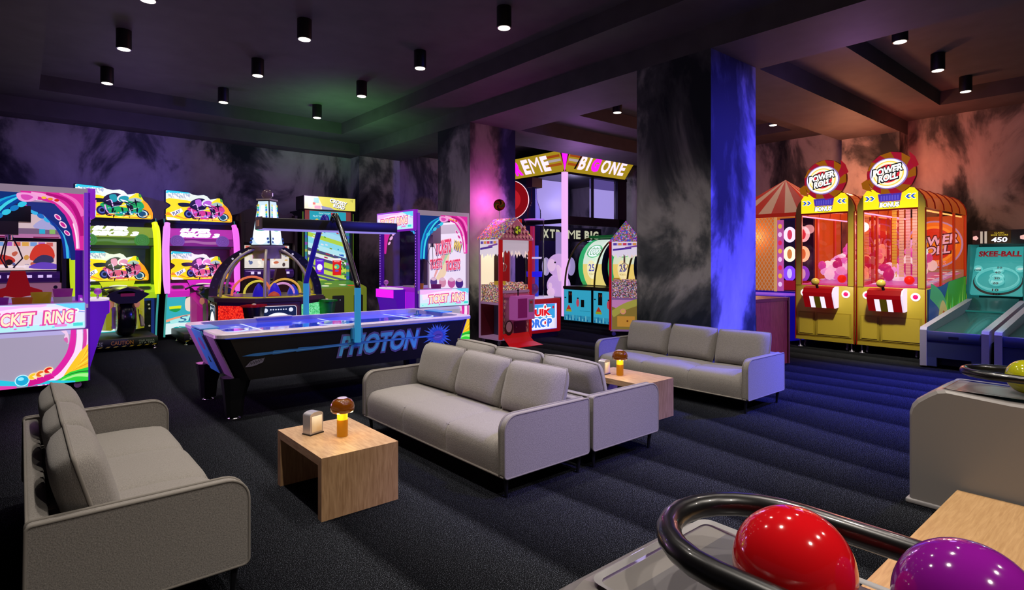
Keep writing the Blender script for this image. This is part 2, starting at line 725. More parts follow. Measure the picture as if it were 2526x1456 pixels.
spl2 = {18: 'black downlight in the red recess, first beside the blue pillar beam', 19: 'black downlight in the red recess, second from the beam',
        20: 'black downlight in the red recess, third from the beam and lowest', 21: 'black downlight glimpsed between the two pillars above the candy crane',
        22: 'black downlight above the striped tent roof beside the blue pillar'}
proto = None
for i, (x, y, c, r) in enumerate(spots):
    lab = spl.get((c, r)) if c < 9 else spl2.get(i)
    lab = lab or 'black ceiling downlight outside the camera view'
    if proto is None:
        proto = thing('ceiling_spotlight', lab, 'ceiling light', (x, y, 4.6), 0, 'ceiling downlights')
        b = MB()
        b.lathe([(0.094, 0.0), (0.096, 0.004), (0.096, 0.268)], (0, 0, 0), BLACK, 20)
        b.build('housing', proto)
        b = MB()
        b.lathe([(0.078, -0.004), (0.078, 0.0)], (0, 0, 0), LENS, 20)
        b.build('lens', proto)
    else:
        o = copy_tree(proto)
        o.location = (x, y, 4.6)
        o['label'] = lab
    if c < 9:
        lamp('SPOT', (x, y, 4.585), (1.0, 0.9, 0.8), 250 if y < 7 else 120, 0.06, (x, y, 0), 110, 0.9, 'downlight_lamp')
    else:
        lamp('SPOT', (x, y, 4.585), (1.0, 0.9, 0.8), 60, 0.06, (x, y, 0), 110, 0.9, 'downlight_lamp')
# ================================================================ LOUNGE FURNITURE
def pillow(b, w, h, t, M, m, n=12):
    def P(u, v, sg):
        e = max((1 - abs(u) ** 4) * (1 - abs(v) ** 4), 0) ** 0.45
        k = 1 - 0.05 * (abs(u * v) ** 3)
        kx = 1 - 0.025 * (1 - u * u) * abs(v) ** 3
        return (u * w / 2 * k, v * h / 2 * k * kx, sg * (0.008 + t / 2 * e))
    g = [-1 + 2 * i / n for i in range(n + 1)]
    g = [math.sin(x * PI / 2) * 0.45 + x * 0.55 for x in g]
    for sg in (1, -1):
        vs = [P(u, v, sg) for v in g for u in g]
        fs = []
        for j in range(n):
            for i in range(n):
                a = j * (n + 1) + i
                q = (a, a + 1, a + n + 2, a + n + 1)
                fs.append(q if sg > 0 else q[::-1])
        b.add(vs, fs, m, True, M)
    ring = [(u, -1) for u in g[:-1]] + [(1, v) for v in g[:-1]] + [(u, 1) for u in g[::-1][:-1]] + [(-1, v) for v in g[::-1][:-1]]
    pts = [M @ Vector((P(u, v, 0)[0], P(u, v, 0)[1], 0)) for u, v in ring]
    b.tube([tuple(p) for p in pts], 0.0085, PIPING, 6, True)


def make_sofa(label, loc, rz):
    t = thing('sofa', label, 'sofa', loc, rz, 'grey lounge sofas')
    W, Dp = 1.035, 0.41
    for sx in (-1, 1):
        b = MB()
        pts = []
        for cx, cz, a, r in ((-Dp + 0.1, 0.46, PI / 2, 0.10), (-Dp + 0.025, 0.172, PI, 0.025), (Dp - 0.02, 0.172, -PI / 2, 0.025), (Dp - 0.02, 0.54, 0, 0.02)):
            for i in range(7):
                q = a + PI / 2 * i / 6
                pts.append((cx + r * math.cos(q), cz + r * math.sin(q)))
        x0, x1 = (W - 0.065, W) if sx > 0 else (-W, -W + 0.065)
        M = frame((0, 0, 0), (0, 1, 0), (0, 0, 1))
        b.prism(pts, M, x0, x1, FABRIC, smooth=True)
        for xx in (x0 + 0.004, x1 - 0.004):
            b.tube([(xx, p[0], p[1]) for p in pts], 0.0075, PIPING, 6, True)
        b.build('armrest', t)
    b = MB()
    b.box(-W + 0.065, Dp - 0.075, 0.15, W - 0.065, Dp, 0.555, FABRIC, 0.018)
    b.tube([(-W + 0.07, Dp - 0.004, 0.551), (W - 0.07, Dp - 0.004, 0.551)], 0.007, PIPING, 6)
    b.build('backrest', t)
    b = MB()
    b.box(-W + 0.066, -Dp + 0.02, 0.15, W - 0.066, Dp - 0.076, 0.21, FABRIC, 0.01)
    b.tube([(-W + 0.02, -Dp + 0.006, 0.152), (W - 0.02, -Dp + 0.006, 0.152)], 0.008, PIPING, 6)
    b.build('seat_frame', t)
    w3 = (2 * W - 0.134) / 3
    for i in range(3):
        b = MB()
        x0 = -W + 0.067 + i * w3
        us = [-1, -0.985, -0.95, -0.85, -0.6, -0.3, 0, 0.3, 0.6, 0.85, 0.95, 0.985, 1]
        prof = [(-Dp + 0.010, 0.156), (-Dp + 0.002, 0.20), (-Dp - 0.004, 0.27), (-Dp + 0.001, 0.325), (-Dp + 0.018, 0.362), (-Dp + 0.05, 0.384), (-Dp + 0.10, 0.393), (-0.15, 0.402), (0.05, 0.40), (0.2, 0.39), (Dp - 0.08, 0.385)]
        rings = []
        for k, (yy, zz) in enumerate(prof):
            rings.append([(x0 + w3 / 2 + u * (w3 / 2 - 0.0008), yy + 0.010 * u ** 10 * (k in (1, 2, 3, 4)), zz - (0.016 * abs(u) ** 10 if k >= 3 else 0) + 0.006 * (1 - u * u) * (k > 5)) for u in us])
        b.loft(rings, FABRIC, True, False, False, closed=False)
        b.box(x0 + 0.006, -Dp + 0.03, 0.21, x0 + w3 - 0.006, Dp - 0.08, 0.36, FABRIC)
        b.build('seat_cushion', t)
    for i in range(3):
        b = MB()
        tilt = math.radians(17 + (i - 1) * 1.2)
        M = Matrix.Translation((-W + 0.07 + (i + 0.5) * w3, 0.205, 0.585)) @ Matrix.Rotation(PI / 2 - tilt, 4, 'X') @ Matrix.Rotation(math.radians((0.8, -0.7, 1.2)[i]), 4, 'Z')
        pillow(b, w3 - 0.012, 0.42, 0.20, M, FABRIC)
        b.build('back_cushion', t)
    for sx in (-1, 1):
        for sy in (-1, 1):
            b = MB()
            b.cyl((sx * (W - 0.06), sy * (Dp - 0.06), 0.0), (sx * (W - 0.05), sy * (Dp - 0.05), 0.155), 0.011, SATIN, 0.018, 12)
            b.build('leg', t)
    return t


sofa_a = make_sofa('grey three seat sofa closest to the camera, seen over its armrest', (0.424, 3.955, 0), 90)
sofas = [('grey three seat sofa behind the oak cube table, its seat facing that table', (2.84, 3.955, 0), -90),
         ('grey sofa standing back to back with another, mostly hidden behind it', (3.715, 3.955, 0), 90),
         ('grey three seat sofa in front of the blue lit pillar', (6.095, 3.965, 0), -90)]
for lab, loc, rz in sofas:
    o = copy_tree(sofa_a)
    o.location = loc
    o.rotation_euler = (0, 0, math.radians(rz))
    o['label'] = lab


def make_table(label, loc):
    t = thing('coffee_table', label, 'coffee table', loc, 0, 'oak coffee tables')
    b = MB()
    b.prism([(-0.3925, 0.3881), (-0.3375, 0.333), (0.3375, 0.333), (0.3925, 0.3881)], frame((0, 0, 0), (0, 1, 0), (0, 0, 1)), -0.2625, 0.2625, OAK_X)
    b.build('tabletop', t)
    for s in (-1, 1):
        b = MB()
        y0, y1 = (0.3375, 0.3925) if s > 0 else (-0.3925, -0.3375)
        b.prism([(s * 0.3925, 0.388), (s * 0.3925, 0), (s * 0.3375, 0), (s * 0.3375, 0.333)], frame((0, 0, 0), (0, 1, 0), (0, 0, 1)), -0.2625, 0.2625, OAK_Z)
        b.build('side_panel', t)
    return t


table_a = make_table('oak coffee table in the front, with open side showing', (1.658, 3.818, 0))
o = copy_tree(table_a)
o.location = (4.84, 3.82, 0)
o['label'] = 'oak coffee table between the back to back sofas and the sofa by the blue pillar'

AMBER = mat('#b8670c', 0.12, 0, 0.0, 0.6)
AMBERCAP = mat('#b05a0a', 0.1, 0, 0.12, 1.0)


def make_lamp(label, loc):
    t = thing('table_lamp', label, 'lamp', loc, 0, 'amber mushroom lamps')
    b = MB()
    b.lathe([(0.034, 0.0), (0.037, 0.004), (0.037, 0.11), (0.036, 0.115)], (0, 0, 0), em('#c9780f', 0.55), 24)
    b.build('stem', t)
    b = MB()
    b.lathe([(0.0355, 0.1152), (0.0355, 0.18)], (0, 0, 0), em('#ffc21a', 1.25), 24)  # stem's brighter upper glow, painted as emission on its own section
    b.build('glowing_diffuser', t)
    b = MB()
    b.lathe([(0.036, 0.165), (0.070, 0.168), (0.079, 0.178), (0.081, 0.20), (0.076, 0.228), (0.062, 0.248), (0.036, 0.26), (0.001, 0.263)], (0, 0, 0), AMBERCAP, 28, False, False)
    b.build('lamp_shade', t)
    b = MB()
    b.lathe([(0.034, 0.2635), (0.03, 0.2655), (0.001, 0.266)], (0, 0, 0), mat('#c9b8d6', 0.15), 20, True, False)
    b.build('cap_disc', t)
    lamp('POINT', (loc[0] + 0.058, loc[1] - 0.03, loc[2] + 0.158), (1.0, 0.66, 0.2), 0.55, 0.012, name='table_lamp_light')
    lamp('POINT', (loc[0] - 0.05, loc[1] - 0.04, loc[2] + 0.158), (1.0, 0.66, 0.2), 0.55, 0.012, name='table_lamp_light')
    return t


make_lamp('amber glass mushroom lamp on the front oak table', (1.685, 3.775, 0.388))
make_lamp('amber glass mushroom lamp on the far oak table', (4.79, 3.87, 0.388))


def make_napkin(label, loc, rz):
    t = thing('napkin_dispenser', label, 'napkin dispenser', loc, rz, 'chrome napkin dispensers')
    b = MB()
    pts = [(-0.055, 0.008), (0.055, 0.008), (0.055, 0.135)] + ell(0, 0.135, 0.055, 0.022, 10, 0, 0.001, PI - 0.001) + [(-0.055, 0.135)]
    M = frame((0, 0, 0), (0, 1, 0), (0, 0, 1))
    b.prism(pts, M, -0.038, 0.038, mat('#c4c0c8', 0.32, 0.55), smooth=False)
    b.box(-0.043, -0.058, 0, 0.043, 0.058, 0.009, SATIN)
    b.build('housing', t)
    for s in (-1, 1):
        b = MB()
        b.box(min(s * 0.0385, s * 0.041), -0.043, 0.02, max(s * 0.0385, s * 0.041), 0.043, 0.128, mat('#f3ead8', 0.8), 0.001, seg=1)
        b.build('napkin_stack', t)
    return t


make_napkin('chrome napkin dispenser beside the lamp on the front oak table', (1.555, 3.965, 0.388), 288)
make_napkin('chrome napkin dispenser beside the lamp on the far oak table', (4.715, 4.02, 0.388), 278)

# ================================================================ BALL RETURNS
GREYP = mat('#7d7976', 0.38, 0.0, 0, 0.15)
GREYT = mat('#6a686a', 0.3, 0.0, 0, 0.3)


def make_return(label, loc):
    t = thing('ball_return', label, 'ball return', loc, 90, 'grey bowling ball returns')
    b = MB()
    prof = [(0.0, 0.03), (0.0, 0.60), (-0.012, 0.645), (-0.04, 0.685), (-0.10, 0.735), (-0.145, 0.765), (-0.19, 0.776), (-0.5, 0.752), (-2.3, 0.74), (-2.3, 0.03)]
    rings = []
    for yy, ins in ((-0.25, 0.02), (-0.235, 0.006), (-0.20, 0.0), (0.20, 0.0), (0.235, 0.006), (0.25, 0.02)):
        rings.append([(x - ins if x > -2 else x, yy, z - (ins if z > 0.5 else 0)) for x, z in prof])
    b.loft(rings, GREYP, False)
    b.build('body', t)
    b = MB()
    b.box(-2.3, -0.262, 0.0, 0.012, 0.262, 0.032, mat('#8e8c8c', 0.4), 0.008)
    b.build('plinth', t)
    b = MB()
    ring = rrect(-2.1, -0.215, -0.17, 0.215, 0.03, 6)
    inner = rrect(-2.08, -0.20, -0.185, 0.20, 0.02, 6)
    n = len(ring)
    zt = lambda x: 0.7775 if x > -0.3 else 0.762
    v = [(p[0], p[1], zt(p[0])) for p in ring] + [(p[0], p[1], zt(p[0]) - 0.004) for p in inner]
    v = [(x, y, z + 0.006) for x, y, z in v]
    b.add(v, [(i, (i + 1) % n, n + (i + 1) % n, n + i) for i in range(n)], mat('#8a888a', 0.3), True)
    b.add([(p[0], p[1], 0.772) for p in inner], [tuple(range(n))], GREYT)
    b.build('ball_tray', t)
    b = MB()
    pts = []
    for i in range(13):
        a = -PI / 2 + PI * i / 12
        pts.append((-0.435 + 0.185 * math.cos(a), 0.175 * math.sin(a), 0.885))
    for x in (-0.7, -1.1, -1.5):
        pts.append((x, 0.175, 0.885))
    for i in range(13):
        a = PI / 2 + PI * i / 12
        pts.append((-1.8 + 0.185 * math.cos(a), 0.175 * math.sin(a), 0.885))
    for x in (-1.5, -1.1, -0.7):
        pts.append((x, -0.175, 0.885))
    b.tube(pts, 0.025, mat('#0d0c0d', 0.3, 0, 0, 0.3), 14, True)
    b.build('guard_rail', t)
    for x, y in ((-1.0, 0.175), (-1.0, -0.175), (-1.75, 0.175), (-1.75, -0.175)):
        b = MB()
        b.cyl((x, y, 0.765), (x, y, 0.87), 0.014, SATIN, n=10)
        b.build('rail_post', t)
    return t


ret = make_return('grey ball return in the near corner holding the red and purple balls', (1.09, 0.96, 0.17))
o = copy_tree(ret)
o.location = (4.71, 1.2, 0.0)
o['label'] = 'grey ball return farther back, with a yellow green ball inside its rail'
for nm, c, hexc, lab in (('bowling_ball', (1.055, 0.46, 1.05), '#d01018', 'glossy red bowling ball inside the black rail'),
                         ('bowling_ball', (1.135, 0.225, 1.05), '#861490', 'glossy purple bowling ball beside the red one'),
                         ('bowling_ball', (4.71, 0.645, 0.88), '#a8a814', 'yellow green bowling ball cut by the picture edge')):
    b = MB()
    b.ball((0, 0, 0), 0.1025, mat(hexc, 0.09, 0, 0, 0.6), 40, 24)
    tag(b.build(nm, None, c), lab, 'bowling ball', 'bowling balls')
# ================================================================ AIR HOCKEY TABLE
def air_hockey():
    t = thing('air_hockey_table', 'long black air hockey table with blue playfield and overhead score bar', 'air hockey table', (2.965, 6.78, 0))
    HL, HW = 1.535, 0.73
    BODY = mat('#0a0a0d', 0.35)
    LIL = mat('#cfc3d6', 0.35)
    BLUE = mat('#3f9fe0', 0.4)
    b = MB()

    def ring(z, hl, hw, c):
        return [(-hl + c, -hw, z), (hl - c, -hw, z), (hl, -hw + c, z), (hl, hw - c, z), (hl - c, hw, z), (-hl + c, hw, z), (-hl, hw - c, z), (-hl, -hw + c, z)]
    b.loft([ring(0.40, HL - 0.22, HW - 0.03, 0.09), ring(0.82, HL - 0.04, HW - 0.03, 0.09)], BODY, False)
    b.build('cabinet', t)
    # end covers (purple grey boards with a light blue centre band)
    for s in (-1, 1):
        b = MB()
        nz = math.hypot(0.18, 0.42)
        if s < 0:
            M = frame((-HL + 0.015, 0, 0.835), (0, -1, 0), (0.18 / nz * -1, 0, 0.42 / nz))
        else:
            M = frame((HL - 0.015, 0, 0.835), (0, 1, 0), (0.18 / nz, 0, 0.42 / nz))
        b.prism(rect(-0.60, -0.45, 0.60, 0.0), M, 0.0, 0.012, mat('#9a7aa8', 0.5))
        b.build('end_board', t)
        b = MB()
        b.prism(rect(-0.22, -0.455, 0.20, 0.045), M, 0.013, 0.03, BLUE)
        b.box(s * (HL - 0.16) if s > 0 else -HL - 0.025, -0.20, 0.8805, HL + 0.025 if s > 0 else -HL + 0.16, 0.22, 0.892, BLUE)
        a = Art(b, M, 0.031)
        a.p(ell(-0.02, -0.12, 0.085, 0.075), mat('#7a4f9c', 0.5))
        a.p([(-0.035, -0.34), (0.035, -0.34), (0.0, -0.26)], BLACK)
        a.p(rect(0.205, -0.455, 0.26, 0.0), BLACK)
        b.build('goal_cover', t)
    # rim
    b = MB()
    o_, i_ = rrect(-HL, -HW, HL, HW, 0.10, 6), rrect(-HL + 0.13, -HW + 0.10, HL - 0.13, HW - 0.10, 0.12, 6)
    n = len(o_)
    z0, z1 = 0.835, 0.88
    v = [(p[0], p[1], z0) for p in o_] + [(p[0], p[1], z1 - 0.012) for p in o_] + [(p[0] * 0.992, p[1] * 0.985, z1) for p in o_] + [(p[0], p[1], z1) for p in i_] + [(p[0], p[1], z0 - 0.02) for p in i_]
    f = []
    for k in range(4):
        for i in range(n):
            j = (i + 1) % n
            f.append((k * n + i, k * n + j, (k + 1) * n + j, (k + 1) * n + i))
    b.add(v, f, LIL)
    b.build('rim', t)
    b = MB()
    PFL = mat('#3454ff', 0.06, 0, 0.62, 0.8)
    b.box(-HL + 0.10, -HW + 0.07, 0.815, HL - 0.10, HW - 0.07, 0.83, PFL)
    a = Art(b, FZ(0, 0, 0.83), 0.001, 0.0006)
    Wm = mat('#d9e6ff', 0.15, 0, 0.8)
    for x in (-0.95, 0.0, 0.95):
        a.p(rect(x - 0.012, -HW + 0.11, x + 0.012, HW - 0.11), Wm)
    for x, r in ((0, 0.24), (-1.2, 0.16), (1.2, 0.16)):
        a.p(ell(x, 0, r), Wm)
        a.p(ell(x, 0, r - 0.022), PFL)
    for k in range(7):
        a.p(star(-1.1 + 0.36 * k, 0.28 * (-1) ** k, 0.10, 0.035, 5, 0.4 * k), mat('#b8c8ff', 0.1, 0, 0.7))
    b.build('playfield', t)
    # clear mark on far rim
    b = MB()
    b.prism(rrect(-0.22, -0.07, 0.22, 0.07, 0.02), FZ(-0.55, HW - 0.06, 0.88), 0.0, 0.012, LIL)
    b.build('rim_pad', t)
    # legs
    for sx in (-1, 1):
        for sy in (-1, 1):
            b = MB()
            x, y = sx * (HL - 0.21), sy * (HW - 0.20)
            rings = []
            for z, w in ((0.03, 0.075), (0.2, 0.09), (0.42, 0.135)):
                rings.append([(x + dx * w + sx * -0.02 * (z > 0.3), y + dy * w * 0.8, z) for dx, dy in ((-1, -0.6), (-0.6, -1), (0.6, -1), (1, -0.6), (1, 0.6), (0.6, 1), (-0.6, 1), (-1, 0.6))])
            b.loft(rings, mat('#101014', 0.3), False)
            lg = b.build('leg', t)
            b = MB()
            b.lathe([(0.06, 0), (0.062, 0.008), (0.03, 0.02), (0.02, 0.03)], (x, y, 0), CHROME, 20)
            b.build('foot', lg)
    # graphics on both long sides
    for s in (-1, 1):
        M = FY(0, -HW + 0.03, 0) if s < 0 else frame((0, HW - 0.03, 0), (-1, 0, 0), (0, 0, 1))
        b = MB()
        a = Art(b, M, 0.002, 0.001)
        LB, DB = mat('#5cc0f0', 0.4), mat('#3a72d0', 0.4)
        OUT = mat('#6a5f96', 0.5)
        a.p(star(1.0, 0.655, 0.185, 0.10, 26, 0.1, 0.5), mat('#5f93dc', 0.4))
        a.p(star(1.0, 0.655, 0.14, 0.08, 20, 0.2, 0.4), DB)
        a.p(ell(1.0, 0.655, 0.075, 0.062), mat('#7a6ab8', 0.4))
        a.p(ribbon([(0.95, 0.655), (1.0, 0.67), (1.05, 0.66)], 0.012), mat('#4a4f9a', 0.4))
        a.p(ribbon([(0.95, 0.64), (1.0, 0.632), (1.05, 0.645)], 0.012), mat('#a99ad6', 0.4))
        a.t('PHOTON', -0.27, 0.535, 0.70, 0.755, LB, 0.25, 0.03, 0, OUT, 0.10)
        for q in range(3):
            a.t('PHOTON', -0.27, 0.535, 0.70, 0.755, (LB, mat('#58c8e4', 0.4), LB)[q], 0.25, 0.03) if q == 0 else None
        beam = [(-1.30, 0.645), (-1.2, 0.662), (-1.0, 0.664), (-0.99, 0.672), (-0.75, 0.668), (-0.74, 0.678), (-0.5, 0.672), (-0.1, 0.678), (0.95, 0.668),
                (0.95, 0.648), (-0.1, 0.648), (-0.5, 0.642), (-0.76, 0.636), (-0.77, 0.642), (-1.0, 0.632), (-1.01, 0.638), (-1.15, 0.632)]
        a.p(beam, mat('#3a7fcf', 0.4))
        a.p([(-1.0, 0.655), (0.95, 0.662), (0.95, 0.656), (-1.0, 0.648)], mat('#6ab6f0', 0.4))
        a.p([(-1.27, 0.535), (-1.22, 0.585), (-1.18, 0.6), (-1.09, 0.605), (-1.08, 0.615), (-1.1, 0.565), (-1.16, 0.545), (-1.2, 0.535)], mat('#6f6a80', 0.5))
        for k in range(5):
            u = -1.225 + 0.024 * k
            a.p(ribbon([(u - 0.012, 0.545 + 0.006 * k), (u + 0.004, 0.566 + 0.006 * k), (u + 0.008, 0.578 + 0.006 * k), (u + 0.02, 0.556 + 0.006 * k)], 0.003, 0.004), mat('#16161c', 0.5))
        b.build('side_graphic', t)
    # overhead frame
    for s in (-1, 1):
        b = MB()
        y0 = s * (HW + 0.035)
        b.tube([(-0.1, y0, 0.68), (-0.1, y0, 1.29)], 0.037, em('#3aa0d8', 0.55), 14)
        b.box(-0.16, min(y0, y0 - s * 0.06), 0.72, -0.04, max(y0, y0 - s * 0.06), 0.84, mat('#3aa0d8', 0.4))
        p = b.build('overhead_post', t)
        b = MB()
        pts = spline([(-0.1, y0, 1.28), (-0.1, y0 - s * 0.03, 1.36), (-0.1, y0 - s * 0.36, 1.85), (-0.1, y0 - s * 0.56, 2.10), (-0.1, y0 - s * 0.64, 2.125), (-0.1, y0 - s * 0.69, 2.06)], 5, False)
        b.tube(pts, 0.033, mat('#0c0c0e', 0.25, 0, 0, 0.4) if s < 0 else mat('#241aa8', 0.35, 0, 0.35), 12)  # far pipe's purple light is put into its colour and emission
        b.build('bent_pipe', p)
    b = MB()
    b.box(-0.92, -0.10, 1.955, 0.77, 0.10, 2.075, mat('#121016', 0.4), 0.006)
    b.build('score_bar', t)
    b = MB()
    b.box(-0.90, -0.09, 1.938, 0.75, 0.09, 1.954, em('#9a8ae0', 0.9))
    b.build('bar_light', t)
    b = MB()
    b.box(-0.932, -0.11, 1.945, -0.92, 0.11, 2.085, mat('#4a3d44', 0.6))
    a = Art(b, FXN(-0.932, 0, 2.0), 0.002)
    for u in (-0.035, 0.025):
        a.t('1', u - 0.012, -0.02, u + 0.012, 0.05, em('#c87a5a', 0.6), 0, 0.02)
    b.build('score_display', t)
    # puck mallets
    return t


air_hockey()
for x, y in ((4.2, 6.95),):
    b = MB()
    b.lathe([(0.055, 0), (0.058, 0.01), (0.05, 0.018), (0.02, 0.022), (0.02, 0.06), (0.012, 0.068)], (0, 0, 0), mat('#1d4a8c', 0.3), 20)
    tag(b.build('air_hockey_mallet', None, (x, y, 0.831)), 'blue striker resting at the far end of the air hockey playfield', 'striker')
# ================================================================ TICKET RING CRANES
VIO = mat('#5a12b8', 0.4, 0, 0.35)
MAG = em('#f01cf0', 1.0)
LILAC = mat('#e0c8e4', 0.4, 0, 0.3)  # emission lifts the dimly lit roof and frames, they are no lamps


def sign_art(a, u0, v0, u1, v1, text, tu0, tu1, tv0, tv1, s=1.0):
    a.box = (u0, v0, u1, v1)
    w, h = u1 - u0, v1 - v0
    a.p(rect(u0, v0, u1, v1), em('#d9e4ff', s))
    a.p(ribbon([(u0, v1 - h * 0.1), (u0 + w * 0.3, v1 - h * 0.15), (u0 + w * 0.65, v1 - h * 0.02)], h * 0.35, h * 0.1), em('#f0b6f4', s))
    a.p(ribbon([(u0 + w * 0.05, v0 + h * 0.55), (u0 + w * 0.5, v0 + h * 0.8), (u1, v1 - h * 0.3)], h * 0.3, h * 0.1), em('#ffe2ff', s))
    a.p([(u1, v1), (u1 - w * 0.28, v1), (u1 - w * 0.1, v1 - h * 0.25), (u1, v1 - h * 0.3)], em('#62d3f2', s))
    a.p(ribbon([(u0 + w * 0.62, v1 - h * 0.42), (u0 + w * 0.85, v1 - h * 0.3), (u1, v1 - h * 0.36)], h * 0.14, h * 0.03), em('#8fa3e0', s))
    a.p(ribbon([(u0, v0 + h * 0.12), (u0 + w * 0.5, v0 + h * 0.1), (u1, v0 + h * 0.15)], h * 0.22), em('#b4f0f2', s))
    for i in range(9):
        u = u0 + w * (0.05 + 0.11 * i)
        a.p(ell(u, v0 + h * (0.1 + 0.05 * (i % 3)), h * 0.05, h * 0.03), em(('#5fe0e8', '#e86ad8')[i % 2], s))
    a.p(rect(u1 - w * 0.28, v0 + h * 0.10, u1 - w * 0.17, v0 + h * 0.20), em('#e58ad8', s))
    a.p(rect(u1 - w * 0.11, v0 + h * 0.10, u1 - w * 0.02, v0 + h * 0.22), em('#40d8d0', s))
    a.p(ell(u1 - w * 0.08, v1 - h * 0.28, h * 0.085), em('#ffffff', s))
    a.p(ell(u1 - w * 0.08, v1 - h * 0.28, h * 0.03), em('#d84ab0', s))
    a.box = None
    tm = tu0 + (tu1 - tu0) * 0.57
    a.t(text[0], tu0, tv0, tm - 0.03, tv1 - (tv1 - tv0) * 0.04, em('#fff0c8', s), 0.12, 0.03, 0.04, em('#e0429a', s), 0.12)
    a.t(text[1], tm + 0.06, tv0 + (tv1 - tv0) * 0.05, tu1, tv1 + (tv1 - tv0) * 0.06, em('#fff0c8', s), 0.12, 0.03, 0.04, em('#e0429a', s), 0.12)


def swirl_art(a, s=1.0):
    "lower side board: grey field with magenta curls, yellow and green rays, blue ball"
    U0, V0, U1, V1 = 0.0, 0.09, 1.13, 0.735
    a.box = (U0, V0, U1, V1)
    a.p(rect(U0, V0, U1, V1), em('#a79fb6', 0.9 * s))
    a.p(rect(U0, V1 - 0.05, U1, V1), em('#b6b0e2', 0.9 * s))
    for k, (w0, c) in enumerate(((0.0, '#d8219e'), (0.075, '#f6dcf4'), (0.15, '#d43a9e'), (0.19, '#fbd0ee'), (0.22, '#c8208a'))):
        pts = [(0.62 + w0 * 0.5, 0.06), (0.80 + w0 * 0.8, 0.20 - w0 * .4), (0.93 + w0, 0.40), (0.975 + w0 * 0.9, 0.58), (0.985 + w0 * 0.8, 0.78)]
        a.p(ribbon(pts, 0.10, 0.05), em(c, s))
    a.p([(1.13, 0.55), (1.05, 0.46), (0.93, 0.26), (0.86, 0.13), (1.13, 0.10)], em('#f4c526', s))
    for k in range(6):
        a.p([(0.90 + 0.02 * k, 0.20), (1.13, 0.30 + 0.045 * k), (1.13, 0.315 + 0.045 * k)], em(('#e89a1c', '#ffe14a')[k % 2], s))
    a.p([(0.78, 0.10), (0.95, 0.22), (1.13, 0.26), (1.13, 0.09), (0.78, 0.09)], em('#2fd03c', s))
    a.p(ribbon([(0.83, 0.11), (1.0, 0.17), (1.13, 0.16)], 0.01, 0.05), em('#a4f08a', s))
    a.p(ribbon([(0.9, 0.18), (1.03, 0.21), (1.13, 0.21)], 0.005, 0.02), em('#167a2a', s))
    a.p(ribbon([(0.0, 0.35), (0.22, 0.20), (0.48, 0.135), (0.78, 0.12), (1.0, 0.095)], 0.09, 0.02), em('#29c6df', s))
    a.p(ribbon([(0.0, 0.22), (0.2, 0.13), (0.45, 0.10)], 0.10, 0.03), em('#e040a8', s))
    a.p([(0.55, 0.095), (0.56, 0.17), (0.75, 0.22), (0.80, 0.17), (0.68, 0.12)], em('#cf168a', s))
    a.p(ell(0.50, 0.175, 0.068), em('#b8f4ff', s))
    a.p(ell(0.50, 0.175, 0.058), em('#1ba8d4', s))
    a.p(ell(0.488, 0.195, 0.028, 0.02), em('#8fe8ff', s))
    for u, v, c in ((0.60, 0.215, '#f0c828'), (0.665, 0.235, '#e06a1c'), (0.74, 0.27, '#d81f14')):
        a.p(ell(u, v, 0.05, 0.04, rot=0.5), em('#ffd79a', s))
        a.p(ell(u, v, 0.04, 0.03, rot=0.5), em(c, s))
        a.p([(u - 0.01, v), (u + 0.03, v - 0.045), (u + 0.045, v + 0.02)], em('#fbe6c0', s))
    a.p(spline([(0.86, 0.735), (0.91, 0.735), (0.935, 0.66), (0.93, 0.57), (0.915, 0.60), (0.89, 0.65), (0.90, 0.69)], 4), em('#e8c6e0', s))
    a.p(spline([(0.885, 0.63), (0.92, 0.65), (0.925, 0.58)], 4), em('#d060a8', s))
    a.box = None


